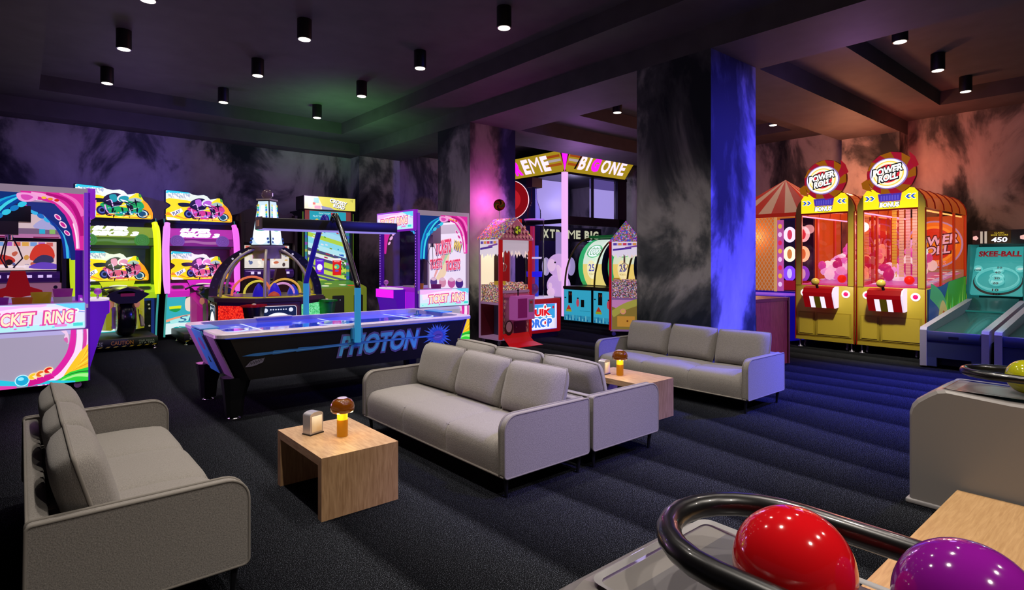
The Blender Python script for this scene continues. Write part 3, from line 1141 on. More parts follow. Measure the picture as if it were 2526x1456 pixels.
def window_art(a, s=1.0):
    "printed corners of the side window: blue wave on one side, pink curls on the other"
    B = (0.045, 1.09, 1.085, 2.42)
    a.box = B
    a.p([(0.0, 2.42), (0.62, 2.42), (0.55, 2.30), (0.40, 2.23), (0.28, 2.12), (0.17, 1.95), (0.11, 1.72), (0.10, 1.60), (0.0, 1.60)], em('#12347e', 0.9 * s))
    for k, c in enumerate(('#1aa3d8', '#0f5fb8', '#40d4ea', '#0c3f96')):
        a.p(ribbon([(0.07 + 0.03 * k, 1.62), (0.10 + 0.035 * k, 1.95), (0.25 + 0.05 * k, 2.25), (0.55, 2.40 - 0.012 * k)], 0.035, 0.03), em(c, s))
    for k in range(5):
        t = k / 4
        a.p(ell(0.22 + 0.28 * t, 2.06 + 0.20 * t, 0.045, 0.03, rot=0.6), em(('#36c8e6', '#1b7cc4')[k % 2], s))
    a.p([(1.13, 2.42), (0.48, 2.42), (0.52, 2.33), (0.68, 2.32), (0.80, 2.28), (0.90, 2.15), (0.965, 1.98), (1.0, 1.72), (1.13, 1.72)], em('#d92a9c', s))
    a.p(ribbon([(0.58, 2.39), (0.75, 2.36), (0.9, 2.24), (1.0, 2.05), (1.03, 1.74)], 0.05, 0.03), em('#f4a6d8', s))
    a.p(ribbon([(0.72, 2.40), (0.92, 2.33), (1.03, 2.15), (1.08, 1.9)], 0.03, 0.06), em('#b0127a', s))
    a.p(ribbon([(0.85, 2.42), (1.0, 2.33), (1.085, 2.15)], 0.02, 0.06), em('#f06ac0', s))
    a.p(ribbon([(0.98, 2.05), (1.01, 1.9), (1.02, 1.74)], 0.012, 0.02), em('#ffe6f6', s))
    a.p(spline([(0.45, 2.38), (0.52, 2.40), (0.62, 2.38), (0.64, 2.33), (0.55, 2.29), (0.47, 2.31)], 4), em('#f2a0dc', s))
    a.p(spline([(0.49, 2.37), (0.55, 2.375), (0.60, 2.35), (0.55, 2.31), (0.5, 2.325)], 4), em('#d84ab4', s))
    for k, c in enumerate(('#f2c23a', '#f08a28', '#d82a18')):
        a.p(ell(0.70 + 0.06 * k, 2.35 - 0.012 * k, 0.024, 0.016), em(c, s))
    for u, v, r in ((0.83, 2.12, 0.045), (0.88, 2.03, 0.05), (0.92, 1.93, 0.04)):
        a.p(ell(u, v, r, r * 0.55, rot=-0.9), em('#f7c8e8', s))
        a.p(ell(u, v, r * 0.72, r * 0.32, rot=-0.9), em('#c8288e', s))
    a.box = None


def ticket_crane(label, loc, rz, withback):
    t = thing('ticket_crane', label, 'crane game', loc, rz, 'ticket ring crane games')
    D, W = 0.565, 0.70
    # base cabinet
    b = MB()
    b.box(-W + 0.012, -D + 0.012, 0.09, W - 0.012, D, 1.0, mat('#6a2a98', 0.5))
    b.build('cabinet', t)
    # side boards with art
    for s in (-1, 1):
        M = FXP(W - 0.01, -D, 0) if s > 0 else FXN(-W + 0.01, D, 0)
        b = MB()
        b.prism(rect(0.0, 0.085, 1.13, 0.74), M, 0, 0.012, mat('#9c94aa', 0.5))
        swirl_art(Art(b, M, 0.014), 1.0)
        b.build('side_board', t)
        b = MB()
        b.prism(rrect(0.02, 0.745, 1.11, 1.075, 0.03), M, 0, 0.03, mat('#b79fe8', 0.4, 0, 0.5))
        sign_art(Art(b, M, 0.032), 0.035, 0.755, 1.095, 1.065, ('TICKET', 'RING'), 0.20, 0.98, 0.825, 0.975)
        b.build('lit_side_sign', t)
        b = MB()
        b.poly(rect(0.04, 1.08, 1.09, 2.42), M, 0.0, glass('#f6eefa', 0.08))
        b.build('side_window', t)
        b = MB()
        window_art(Art(b, M, 0.003), 0.95)
        b.build('window_print', t)
        b = MB()
        for q in ((0.0, 1.0, 0.045, 2.44), (1.085, 1.0, 1.13, 2.44), (0.045, 2.40, 1.085, 2.48)):
            b.prism(rect(*q), M, -0.04, 0.012, LILAC)
        b.prism(rect(1.09, 1.05, 1.13, 2.44) if s < 0 else rect(0.0, 1.05, 0.04, 2.44), M, 0.0125, 0.02, em('#8a3ae0', 0.6))
        b.build('side_frame', t)
    b = MB()
    b.box(-W, -D, 2.44, W, D, 2.49, LILAC)
    b.build('roof', t)
    # back wall
    b = MB()
    M = FY(0, D - 0.03, 0)
    if withback:
        b.box(-W + 0.03, D - 0.03, 1.0, W - 0.03, D, 2.44, WHITE)
        a = Art(b, M, 0.003, 0.0015, (-W + 0.04, 1.02, W - 0.04, 2.42))
        a.p(rect(-W + 0.04, 1.02, W - 0.04, 2.42), em('#f6f0fa', 0.95))
        a.p(rect(-W + 0.04, 2.12, W - 0.04, 2.30), em('#d8ccd8', 0.8))
        a.p(spline([(-0.2, 1.45), (0.1, 1.80), (-0.05, 1.30), (-0.4, 1.2)], 5), em('#fbe6b8', 0.9))
        a.p(ribbon([(-0.45, 1.25), (-0.2, 1.6), (0.1, 1.85)], 0.05, 0.15), em('#f4b0a8', 0.9))
        a.p(ribbon([(-0.15, 1.5), (0.05, 1.75), (0.2, 1.8)], 0.05, 0.1), em('#b6e6b0', 0.9))
        for tx, q in (('TICKETS', (-0.42, 1.72, 0.16, 2.0)), ('WIN', (0.24, 1.78, 0.50, 1.98)), ('TICKETS', (-0.60, 1.42, -0.15, 1.62)), ('TICKETS', (-0.02, 1.40, 0.48, 1.60))):
            col = '#ffe34a' if tx == 'WIN' else '#f0406a'
            a.t(tx, q[0] + 0.012, q[1] - 0.025, q[2] + 0.012, q[3] - 0.025, em('#5a4a9a', 0.8), 0.15, 0.06, -0.25 if tx == 'WIN' else 0.08)
            a.t(tx, *q, em(col, 0.95), 0.15, 0.03, -0.25 if tx == 'WIN' else 0.08, em('#ffd0dc', 0.9) if tx != 'WIN' else None)
        for u, c in ((-0.45, '#5a3a8a'), (-0.12, '#e8a0b8'), (0.2, '#d060a8'), (0.47, '#4a2a8a')):
            a.p(ell(u, 1.15, 0.13, 0.10), em(c, 0.8))
            a.p(ell(u, 1.21, 0.10, 0.035), em('#f2d0e0', 0.8))
    else:
        b.box(-W + 0.03, D - 0.03, 1.0, W - 0.03, D, 2.44, mat('#d8a8d8', 0.5))
    b.build('back_panel', t)
    # front
    for x in (-W, W - 0.07):
        b = MB()
        b.box(x, -D - 0.02, 0.09, x + 0.07, -D + 0.05, 2.44, VIO)
        for k in range(26):
            b.box(x + 0.026, -D - 0.026, 1.12 + 0.05 * k, x + 0.044, -D - 0.0195, 1.14 + 0.05 * k, em('#b470ff', 0.9))
        b.build('front_post', t)
    b = MB()
    b.box(-W, -D - 0.075, 2.13, W, -D + 0.02, 2.50, mat('#a02ae0', 0.4, 0, 0.6), 0.006, seg=1)
    sign_art(Art(b, FY(0, -D - 0.075, 0), 0.002), -W + 0.03, 2.16, W - 0.03, 2.47, ('TICKET', 'RING'), -0.50, 0.52, 2.24, 2.38)
    b.build('marquee', t)
    b = MB()
    b.poly(rect(-W + 0.07, 1.1, W - 0.07, 2.13), FY(0, -D, 0), 0.0, glass('#f6eefa', 0.08))
    b.build('front_window', t)
    b = MB()
    b.box(-W + 0.07, -D - 0.012, 0.09, W - 0.07, -D + 0.02, 1.1, mat('#a81cd8', 0.4, 0, 0.6))
    b.box(-W + 0.075, -D - 0.016, 0.42, 0.30, -D - 0.0125, 1.02, MAG)
    b.box(0.31, -D - 0.016, 0.42, W - 0.08, -D - 0.0125, 1.02, em('#a01ce0', 0.8))
    b.build('front_board', t)
    b = MB()
    M = frame((0, 0, 0), (0, 1, 0), (0, 0, 1))
    b.prism([(-D - 0.02, 0.12), (-D - 0.02, 1.06), (-D - 0.25, 1.06), (-D - 0.25, 0.90), (-D - 0.22, 0.88)], M, -0.40, 0.30, mat('#6414d0', 0.45, 0, 0.5))
    b.box(-0.38, -D - 0.256, 0.905, 0.28, -D - 0.2505, 1.055, MAG)
    b.prism(ell(-0.05, -D - 0.12, 0.36, 0.16, 30), FZ(0, 0, 1.0605), 0, 0.022, em('#f0dcf4', 0.7))
    p = b.build('control_console', t)
    b = MB()
    b.cyl((-0.2, -D - 0.14, 1.08), (-0.2, -D - 0.14, 1.15), 0.012, CHROME, n=8)
    b.ball((-0.2, -D - 0.14, 1.18), 0.045, mat('#c05ad0', 0.3), 16, 10)
    b.build('joystick', p)
    # inside
    b = MB()
    b.box(-W + 0.03, -D + 0.03, 1.0, W - 0.03, D - 0.04, 1.02, em('#c03ac0', 0.35))
    b.build('play_deck', t)
    b = MB()
    b.box(-W + 0.03, 0.10, 2.30, W - 0.03, 0.15, 2.35, mat('#8a8a92', 0.4, 0.5))
    cr = mat('#8a8494', 0.4, 0.3) if withback else SATIN
    b.box(-0.16, -0.02, 2.08, 0.16, 0.28, 2.28, cr)
    b.box(-0.16, 0.10, 1.92, 0.16, 0.28, 2.08, mat('#1c1a1c', 0.5) if not withback else cr)
    b.build('crane_carriage', t)
    b = MB()
    for k in range(3):
        q = 2 * PI * k / 3 + 0.4
        c, s_ = math.cos(q), math.sin(q)
        b.tube([(0.02 * c, 0.19 + 0.02 * s_, 1.92), (0.09 * c, 0.19 + 0.09 * s_, 1.75), (0.13 * c, 0.19 + 0.13 * s_, 1.62), (0.04 * c, 0.19 + 0.04 * s_, 1.50)], 0.008 if not withback else 0.005, SATIN, 6)
    b.cyl((0, 0.19, 1.85), (0, 0.19, 1.93), 0.04, CHROME, n=12)
    b.build('claw', t)
    b = MB()
    b.box(-W + 0.05, -D + 0.06, 2.425, W - 0.05, D - 0.06, 2.435, em('#ffe6ff', 1.6))
    b.build('cabinet_light', t)
    for x in (-W + 0.08, W - 0.08):
        for y in (-D + 0.1, D - 0.1):
            b = MB()
            b.cyl((x - 0.015, y, 0.04), (x + 0.015, y, 0.04), 0.04, mat('#9a8aa8', 0.4), n=14)
            b.box(x - 0.02, y - 0.02, 0.05, x + 0.02, y + 0.02, 0.09, mat('#77707c', 0.4))
            b.build('caster', t)
    return t


ticket_crane('big ticket crane with swirl art, beside the near grey sofa, joystick on its far end', (0.08, 9.65, 0), 90, False)
ticket_crane('ticket crane behind the air hockey table, beside the middle pillar', (5.935, 9.58, 0), -90, True)


def cup(loc, hexc, lab, r=0.10, h=0.12):
    b = MB()
    b.lathe([(r * 0.86, 0.0), (r, h), (r * 0.93, h), (r * 0.8, 0.015)], (0, 0, 0), mat(hexc, 0.5, 0, 0.12), 22, True, True)
    tag(b.build('prize_cup', None, loc), lab, 'cup', 'plastic cups in the ticket cranes')


Z = 1.0212
cup((-0.205, 9.32, Z), '#b42ad0', 'purple plastic cup by the window of the big ticket crane')
cup((0.015, 9.20, Z), '#f07a28', 'orange plastic cup by the window of the big ticket crane', 0.10)
cup((0.20, 9.40, Z), '#f0c828', 'yellow plastic cup by the window of the big ticket crane', 0.105, 0.17)
cup((0.41, 9.28, Z), '#f0d8f0', 'white plastic cup under a pink one in the big ticket crane', 0.10, 0.11)
cup((0.41, 9.28, Z + 0.112), '#d04ac8', 'pink plastic cup stacked on a white one in the big ticket crane', 0.105, 0.10)
cup((5.62, 9.25, Z), '#f08a28', 'orange plastic cup in the crane beside the pillar', 0.09, 0.14)
cup((5.62, 9.62, Z), '#f2e2f2', 'white plastic cup in the crane beside the pillar', 0.11, 0.09)
cup((5.95, 9.18, Z), '#c83ac0', 'magenta plastic cup in the crane beside the pillar', 0.10, 0.12)


# ================================================================ MOTORBIKE RACING CABINETS
MQ = [(0.0, 0.985), (0.02, 1.0), (0.33, 0.965), (0.40, 0.90), (0.47, 0.885), (0.56, 0.915), (0.61, 0.88), (0.66, 0.77), (0.71, 0.765), (0.77, 0.83), (0.81, 0.83),
      (0.845, 0.74), (0.87, 0.64), (0.93, 0.50), (0.985, 0.30), (1.0, 0.20), (1.0, 0.03), (0.985, 0.0), (0.015, 0.0), (0.0, 0.03), (0.0, 0.36), (0.055, 0.45), (0.07, 0.50), (0.05, 0.545), (0.0, 0.60)]


def bike_art(b, M, u0, v0, w, h, col, rider, d=0.003, s=1.0):
    a = Art(b, M, d, 0.0012)

    def q(pts):
        return [(u0 + p[0] * w, v0 + p[1] * h) for p in pts]

    def e(cu, cv, ra, rb, m, rot=0.0):
        a.p(q(ell(cu, cv, ra, rb, 20, rot)), m)
    G = lambda c, k=1.0: em(c, s * k)
    a.p(q(MQ), G('#f4d81e'))
    a.p(q([(0.0, 0.985), (0.02, 1.0), (0.33, 0.965), (0.40, 0.90), (0.47, 0.885), (0.56, 0.915), (0.61, 0.88), (0.66, 0.77), (0.77, 0.82), (0.60, 0.55), (0.30, 0.70), (0.05, 0.74), (0.0, 0.70)]), G('#dfe8dc'))
    a.p(q([(0.0, 0.94), (0.02, 1.0), (0.33, 0.965), (0.36, 0.93), (0.0, 0.90)]), G('#35c8e0'))
    for k in range(28):
        e(0.04 + 0.011 * k, 0.84 + 0.05 * math.sin(k * 1.7), 0.012, 0.05, G(('#b8bcc8', '#f4f4f0', '#9fb0c4')[k % 3]), 0.2)
    a.p(q([(1.0, 0.2), (0.985, 0.30), (0.93, 0.5), (0.87, 0.62), (0.80, 0.3), (0.6, 0.12), (0.4, 0.06), (0.985, 0.0), (1.0, 0.03)]), G('#f09a1a'))
    a.p(q(ribbon([(0.3, 0.05), (0.6, 0.10), (0.97, 0.08)], 0.02, 0.10)), G('#ffe046'))
    a.p(q(ribbon([(0.0, 0.22), (0.10, 0.18), (0.25, 0.08)], 0.10, 0.02)), G('#f0902a'))
    a.p(q([(0.015, 0.0), (0.0, 0.10), (0.10, 0.09), (0.20, 0.03), (0.2, 0.0)]), G('#f2ece6'))
    # bike
    e(0.33, 0.23, 0.075, 0.15, G('#1a1a4a'))
    e(0.33, 0.23, 0.05, 0.10, G('#4a58a8'))
    e(0.33, 0.23, 0.03, 0.06, G('#14142c'))
    e(0.86, 0.16, 0.085, 0.145, G('#171b36'))
    e(0.86, 0.16, 0.066, 0.115, G('#bfe2f0'))
    e(0.855, 0.16, 0.05, 0.09, G('#1c4a6c'))
    e(0.42, 0.17, 0.06, 0.12, G('#201430'))
    a.p(q(spline([(0.17, 0.58), (0.32, 0.60), (0.40, 0.52), (0.30, 0.47), (0.20, 0.47)], 4)), G('#161a2c'))
    a.p(q(spline([(0.30, 0.40), (0.40, 0.50), (0.56, 0.36), (0.78, 0.32), (0.86, 0.30), (0.80, 0.18), (0.62, 0.07), (0.44, 0.10), (0.40, 0.25)], 4)), G(col))
    a.p(q(spline([(0.62, 0.52), (0.72, 0.62), (0.84, 0.55), (0.88, 0.38), (0.82, 0.30), (0.70, 0.34)], 4)), G(col))
    a.p(q(spline([(0.66, 0.58), (0.76, 0.68), (0.85, 0.60), (0.78, 0.54)], 4)), G('#9fb8b4'))
    a.p(q(spline([(0.55, 0.12), (0.75, 0.16), (0.80, 0.22), (0.60, 0.22)], 4)), G(rider))
    a.p(q(spline([(0.66, 0.44), (0.72, 0.42), (0.73, 0.26), (0.67, 0.24)], 4)), G('#191526'))
    # rider
    a.p(q(spline([(0.36, 0.66), (0.47, 0.78), (0.58, 0.74), (0.60, 0.52), (0.54, 0.38), (0.44, 0.36), (0.34, 0.48)], 4)), G('#22183c'))
    a.p(q(spline([(0.42, 0.70), (0.50, 0.74), (0.52, 0.55), (0.45, 0.50)], 4)), G(rider))
    e(0.595, 0.64, 0.075, 0.13, G('#dfe0e0'), -0.2)
    e(0.605, 0.62, 0.065, 0.10, G(rider), -0.3)
    a.p(q(spline([(0.56, 0.60), (0.65, 0.55), (0.66, 0.50), (0.60, 0.52)], 4)), G('#e8e6ee'))
    a.p(q(ribbon([(0.38, 0.52), (0.44, 0.56), (0.46, 0.34), (0.40, 0.30)], 0.012, 0.02)), G('#e0b8f0'))
    a.p(q(ribbon([(0.48, 0.36), (0.58, 0.40), (0.70, 0.48)], 0.014, 0.02)), G('#cfd8f0'))
    a.p(q(ribbon([(0.36, 0.40), (0.39, 0.2), (0.46, 0.06)], 0.02, 0.012)), G('#e29ae0'))
    for k in range(9):
        e(0.50 + 0.035 * k, 0.14 + 0.02 * (k % 3), 0.012, 0.02, G(('#f0e8f0', '#f2a030', '#8fd0e8')[k % 3]))
    a.p(q(spline([(0.80, 0.80), (0.83, 0.78), (0.84, 0.70), (0.81, 0.69)], 3)), G('#4f9a2a'))
    rr = random.Random(3)
    for k in range(26):
        cu, cv = 0.33 + 0.5 * rr.random(), 0.10 + 0.42 * rr.random()
        ln, an = 0.03 + 0.06 * rr.random(), rr.random() * 3
        c = ('#0e0c1c', '#161430', '#0a0a14', '#e6e2f4', rider, '#0c1020')[k % 6]
        a.p(q(ribbon([(cu - ln * math.cos(an), cv - ln * 1.6 * math.sin(an)), (cu, cv + 0.02), (cu + ln * math.cos(an), cv + ln * 1.6 * math.sin(an))], 0.004, 0.006, 3, 0.03 if c[1] != 'e' else 0.010)), G(c))
    for k in range(10):
        cu, cv = 0.06 + 0.9 * rr.random(), 0.03 + 0.10 * rr.random()
        a.p(q(ribbon([(cu - 0.05, cv), (cu, cv + 0.015), (cu + 0.05, cv + 0.01)], 0.002, 0.004, 3, 0.03)), G(('#ffb020', '#fff07a', '#e8741a')[k % 3]))
    # sign board
    a.p(q([(0.04, 0.24), (0.20, 0.40), (0.23, 0.30), (0.09, 0.12)]), G('#f4eef2'))
    a.t('PLAY', u0 + 0.075 * w, v0 + 0.20 * h, u0 + 0.195 * w, v0 + 0.31 * h, G('#3a4a8a'), 0.1, 0.03, 0.5)


def bike_cabinet(label, loc, C):
    t = thing('racing_bike_cabinet', label, 'arcade machine', loc, 0, 'motorbike racing cabinets')
    W = 0.69
    b = MB()
    b.box(-W + 0.03, 0.05, 0.06, W - 0.03, 1.05, 2.36, mat('#15121c', 0.5))
    b.build('cabinet', t)
    # marquee
    b = MB()
    mw, mh = 1.22, 0.60
    M = FY(-0.62, -0.02, 2.40)
    b.prism([(p[0] * mw + (p[0] - .5) * .05, p[1] * mh * 1.03 - 0.008) for p in MQ], M, -0.05, 0.0, mat('#1d2a44', 0.4))
    bike_art(b, M, 0.0, 0.0, mw, mh, C['mbike'], C['mrider'], 0.003, 1.1)
    b.build('marquee', t)
    b = MB()
    b.box(-0.66, 0.0, 2.34, 0.66, 0.4, 2.405, SATIN)
    b.build('marquee_shelf', t)
    # canopy
    b = MB()
    M = frame((-0.63, -0.06, 1.88), (1, 0, 0), (0, 0.14, 0.46))
    L = math.hypot(0.14, 0.46)
    b.prism(rect(0, 0, 1.26, L), M, -0.03, 0.0, em(C['canopy'], 0.75))
    a = Art(b, M, 0.003)
    a.p(rect(0.0, 0.0, 1.26, 0.155), em(C['canopy2'], 0.65))
    a.p(ribbon([(0.25, 0.08), (0.5, 0.10), (0.7, 0.07), (1.0, 0.075)], 0.045, 0.06), em(C['wave'], 0.6))
    a.p(rect(0.0, 0.15, 1.26, 0.158), em(C['dark'], 0.2))
    for y0, y1, x0, x1, tx in ((0.29, 0.385, 0.28, 0.86, 'SUPER'), (0.185, 0.285, 0.26, 1.0, 'BIKES 3')):
        a.t(tx, x0, y0, x1, y1, em('#ffffff', 1.2), 0.55, 0.085)
    b.build('canopy', t)
    for x in (-0.42, 0.42):
        b = MB()
        M2 = M @ Matrix.Translation((0.63 + x, 0.10, 0.0))
        b.lathe([(0.128, 0.0), (0.128, 0.02), (0.11, 0.034)], (0, 0, 0), em(C['speaker'], 0.6), 26, True, True, M2)
        for k in range(3):
            rr = 0.025 + 0.032 * k
            b.lathe([(rr, 0.0345), (rr + 0.008, 0.038), (rr + 0.012, 0.0345)], (0, 0, 0), em(C['speaker'], 0.42), 20, False, False, M2)
        b.build('speaker', t)
    # screen bay
    b = MB()
    b.box(-0.62, 0.0, 1.12, 0.62, 0.06, 1.88, mat(C['bay'], 0.5))
    b.box(-0.62, -0.10, 1.82, 0.62, 0.0, 1.88, mat(C['dark'], 0.5))
    for x in (-0.62, 0.57):
        b.box(x, -0.12, 1.12, x + 0.05, 0.0, 1.86, em(C['bay2'], 0.3))  # coloured light inside the recess, painted as glow on its sides
    b.build('screen_bay', t)
    b = MB()
    M = FY(-0.53, -0.012, 1.20)
    bike_art(b, M, 0.0, 0.0, 1.06, 0.575, '#c8507a', '#c87ab0', 0.003, 1.0)
    b.build('screen', t)
    # dash
    b = MB()
    DK = em(C['dash'], 0.72)
    Mx = frame((0, 0, 0), (0, 1, 0), (0, 0, 1))
    b.prism([(0.0, 0.86), (0.0, 1.13), (-0.12, 1.11), (-0.27, 0.98), (-0.25, 0.86)], Mx, -0.64, -0.24, DK)
    b.prism([(0.0, 0.86), (0.0, 1.13), (-0.12, 1.11), (-0.27, 0.98), (-0.25, 0.86)], Mx, 0.24, 0.64, DK)
    b.prism([(0.0, 0.9), (0.0, 1.10), (-0.06, 1.08), (-0.16, 0.94)], Mx, -0.235, 0.235, mat(C['dark'], 0.4))
    Ms = frame((0, -0.12, 1.11), (1, 0, 0), (0, 0.15, 0.13))
    a = Art(b, Ms, 0.003)
    for x in (-0.44, 0.44):
        a.p(rrect(x - 0.12, -0.15, x + 0.12, -0.03, 0.05), em(C['pad'], 0.4))
        a.p(rrect(x - 0.10, -0.135, x + 0.10, -0.045, 0.04), mat(C['dark'], 0.3))
    b.build('dashboard', t)
    b = MB()
    b.prism([(-0.27, 1.19), (0.29, 1.20), (0.25, 1.08), (0.17, 0.98), (-0.13, 0.98), (-0.22, 1.08)], FY(0, -0.20, 0), -0.05, 0.0, em(C['fairing'], 0.85))
    Art(b, FY(0, -0.20, 0), 0.002).p(ribbon([(-0.12, 1.10), (0.0, 1.115), (0.16, 1.10)], 0.02, 0.03), em('#f6f6d8', 0.8))
    b.build('fairing', t)
    # lower front
    b = MB()
    M = FY(-0.64, 0.02, 0.10)
    b.prism(rect(0, 0, 1.28, 0.76), M, -0.02, 0.0, SATIN)
    a = Art(b, M, 0.003, 0.0012, (0, 0, 0.84, 0.76))
    a.p(rect(0, 0, 0.84, 0.76), em('#39b6c4', 0.9))
    a.p(rect(0.0, 0.0, 0.84, 0.22), em('#d9f0f0', 1.0))
    a.p(spline([(0.38, 0.74), (0.6, 0.78), (0.84, 0.7), (0.8, 0.5), (0.5, 0.45)], 4), em('#1e6a4a', 0.9))
    a.p(spline([(0.38, 0.70), (0.52, 0.72), (0.5, 0.46), (0.38, 0.48)], 4), em('#e8d8c8', 1.0))
    a.p(spline([(0.52, 0.68), (0.64, 0.72), (0.66, 0.54), (0.54, 0.52)], 4), em('#8a5a3a', 0.9))
    a.p(spline([(0.50, 0.54), (0.72, 0.52), (0.74, 0.42), (0.5, 0.42)], 4), em('#2a4a8a', 0.9))
    a.p([(0.08, 0.56), (0.30, 0.57), (0.29, 0.51), (0.09, 0.50)], em('#d8e81e', 1.0))
    a.p(spline([(0.08, 0.50), (0.29, 0.51), (0.2, 0.44)], 4), em('#20a050', 0.9))
    a.p(ribbon([(0.0, 0.26), (0.3, 0.34), (0.80, 0.40)], 0.05, 0.04), em('#f2a07a', 1.0))
    a.p(ribbon([(0.1, 0.24), (0.4, 0.30), (0.78, 0.36)], 0.07, 0.14), em('#a8e8e6', 1.0))
    a.t('SB3', 0.26, 0.26, 0.78, 0.38, em('#2a6a9a', 0.9), 0.5, 0.0, 0.12)
    a.p(spline([(0.15, 0.12), (0.24, 0.14), (0.28, 0.05), (0.18, 0.02)], 4), em('#1fb0b0', 0.9))
    a.p(ribbon([(0.25, 0.14), (0.5, 0.12), (0.84, 0.16)], 0.02, 0.03), em('#2ab8b8', 0.9))
    a.box = None
    a.p(rect(0.85, 0.0, 1.28, 0.76), em('#2a48a8', 0.35))
    a.p(rect(0.89, 0.05, 1.22, 0.70), mat('#141a10', 0.4))
    a.p(rect(0.89, 0.37, 1.22, 0.378), mat('#3a4a2a', 0.4))
    for u, v in ((1.18, 0.62), (1.19, 0.54), (1.19, 0.20)):
        a.p(ell(u, v, 0.018), mat('#e8e2c8', 0.3, 0, 0.3))
    a.p(rect(0.98, 0.48, 1.07, 0.51), em('#c8e090', 0.6))
    for u in (1.09, 1.15):
        a.p(rect(u, 0.42, u + 0.02, 0.46), BLACK)
    b.build('front_panel', t)
    # side walls and glowing trims
    for s in (-1, 1):
        b = MB()
        x0, x1 = (W - 0.055, W - 0.02) if s > 0 else (-W + 0.02, -W + 0.055)
        b.prism([(1.08, 0.06), (-0.04, 0.06), (-0.14, 0.50), (-0.30, 0.95), (-0.22, 1.3), (-0.20, 2.2), (0.0, 2.42), (1.08, 2.42)], Mx, x0, x1, mat('#120d14', 0.5))
        e_ = [(-0.045, 0.06), (-0.145, 0.50), (-0.30, 0.92)]
        b.tube([((x0 + x1) / 2, p[0] - 0.004, p[1]) for p in e_], 0.017, em('#4ab8b0', 0.6), 8)
        b.tube([((x0 + x1) / 2, -0.20, 2.2), ((x0 + x1) / 2, -0.06, 2.36), ((x0 + x1) / 2, -0.02, 2.42)], 0.012, em('#3a7a8a', 0.5), 8)
        b.build('side_wall', t)
        b = MB()
        pts = spline([(s * (W - 0.045), -0.31, 0.94), (s * (W - 0.04), -0.25, 1.3), (s * (W - 0.035), -0.22, 1.8), (s * (W - 0.05), -0.20, 2.15), (s * (W - 0.075), -0.14, 2.33)], 5, False)
        n = len(pts)
        rad = [0.045 + 0.018 * min(1, i / 4) - 0.012 * (i > n - 4) for i in range(n)]
        b.tube(pts, rad, em(C['strip_in'] if s < 0 else C['strip'], 1.05), 12)
        b.build('light_strip', t)
    # ride-on base and bike
    b = MB()
    b.box(-0.52, -1.15, 0.06, 0.52, 0.04, 0.22, mat('#14180f', 0.5), 0.012, seg=1)
    M = FY(-0.52, -1.15, 0.06)
    a = Art(b, M, 0.002)
    for k in range(9):
        a.p([(0.02 + 0.115 * k, 0.01), (0.07 + 0.115 * k, 0.01), (0.10 + 0.115 * k, 0.03), (0.05 + 0.115 * k, 0.03)], mat('#b8a018', 0.5))
    a.t('STEP', 0.10, 0.085, 0.22, 0.115, mat('#c8c8a0', 0.5))
    a.t('BACK', 0.10, 0.045, 0.22, 0.075, mat('#c8c8a0', 0.5))
    a.t('CAUTION', 0.33, 0.05, 0.66, 0.12, mat('#c8862a', 0.5), 0, 0.01)
    a.t('ONE RIDER', 0.74, 0.085, 0.98, 0.115, mat('#b8c8a0', 0.5))
    a.t('AT A TIME', 0.74, 0.045, 0.98, 0.075, mat('#b8c8a0', 0.5))
    p = b.build('ride_base', t)
    for x in (-0.47, 0.47):
        for y in (-1.1, -0.3):
            b = MB()
            b.lathe([(0.035, 0.0), (0.035, 0.012), (0.012, 0.018), (0.012, 0.06)], (x, y, 0), CHROME, 14)
            b.build('foot', p)
    TI = mat('#0e0e10', 0.22, 0, 0, 0.5)
    b = MB()
    prof = [(0.21, -0.13), (0.30, -0.14), (0.345, -0.10), (0.36, -0.04), (0.36, 0.04), (0.345, 0.10), (0.30, 0.14), (0.21, 0.13)]
    Mw = Matrix.Translation((0.06, -0.78, 0.58)) @ Matrix.Rotation(PI / 2, 4, 'Y')
    b.lathe(prof, (0, 0, 0), TI, 30, True, True, Mw)
    b.build('rear_wheel', t)
    b = MB()
    b.loft([[(x * w + 0.04, y, z + dz * h) for x, dz in ((-1, 0), (-0.6, 0.8), (0, 1.0), (0.6, 0.8), (1, 0), (0.7, -0.7), (0, -0.9), (-0.7, -0.7))]
            for y, w, h, z in ((-0.22, 0.16, 0.10, 0.98), (-0.5, 0.22, 0.12, 0.93), (-0.75, 0.20, 0.10, 0.98), (-0.95, 0.30, 0.08, 1.05), (-1.12, 0.27, 0.05, 1.03), (-1.16, 0.14, 0.03, 1.02))], mat('#120c0e', 0.3), True)
    b.build('seat_tail', t)
    b = MB()
    b.prism([(-0.30, -0.06), (-0.24, 0.0), (0.0, 0.09), (0.24, 0.0), (0.34, -0.04), (0.24, -0.12), (0.14, -0.20), (-0.14, -0.20), (-0.24, -0.14)], FY(0.05, -1.13, 1.03), -0.12, 0.03, mat('#171114', 0.35))
    a = Art(b, FY(0.05, -1.16, 1.03), 0.002).p(rect(-0.10, -0.075, 0.11, -0.02), em('#7a1a4a', 0.5))
    b.build('tail_cowl', t)
    for x in (-0.19, 0.21):
        b = MB()
        b.ball((x, -1.05, 0.81), 0.055, em('#d88a70', 0.5), 14, 8, (0.8, 1, 1.2))
        b.build('tail_lamp', t)
    b = MB()
    for s in (-1, 1):
        x = 0.06 + s * 0.19
        b.loft([[(x + s * dx * w, y, z) for dx, y, z in ((0, y0, z0), (1, y0 - 0.03, z0 + 0.02), (1, y0 - 0.03, z1 - 0.03), (0, y0, z1))]
                for y0, z0, z1, w in ((-0.2, 0.35, 0.95, 0.10), (-0.5, 0.30, 0.90, 0.14), (-0.80, 0.34, 0.78, 0.10), (-0.95, 0.42, 0.70, 0.05))], em(C['body'], 0.42), False)
    b.build('body_fairing', t)
    b = MB()
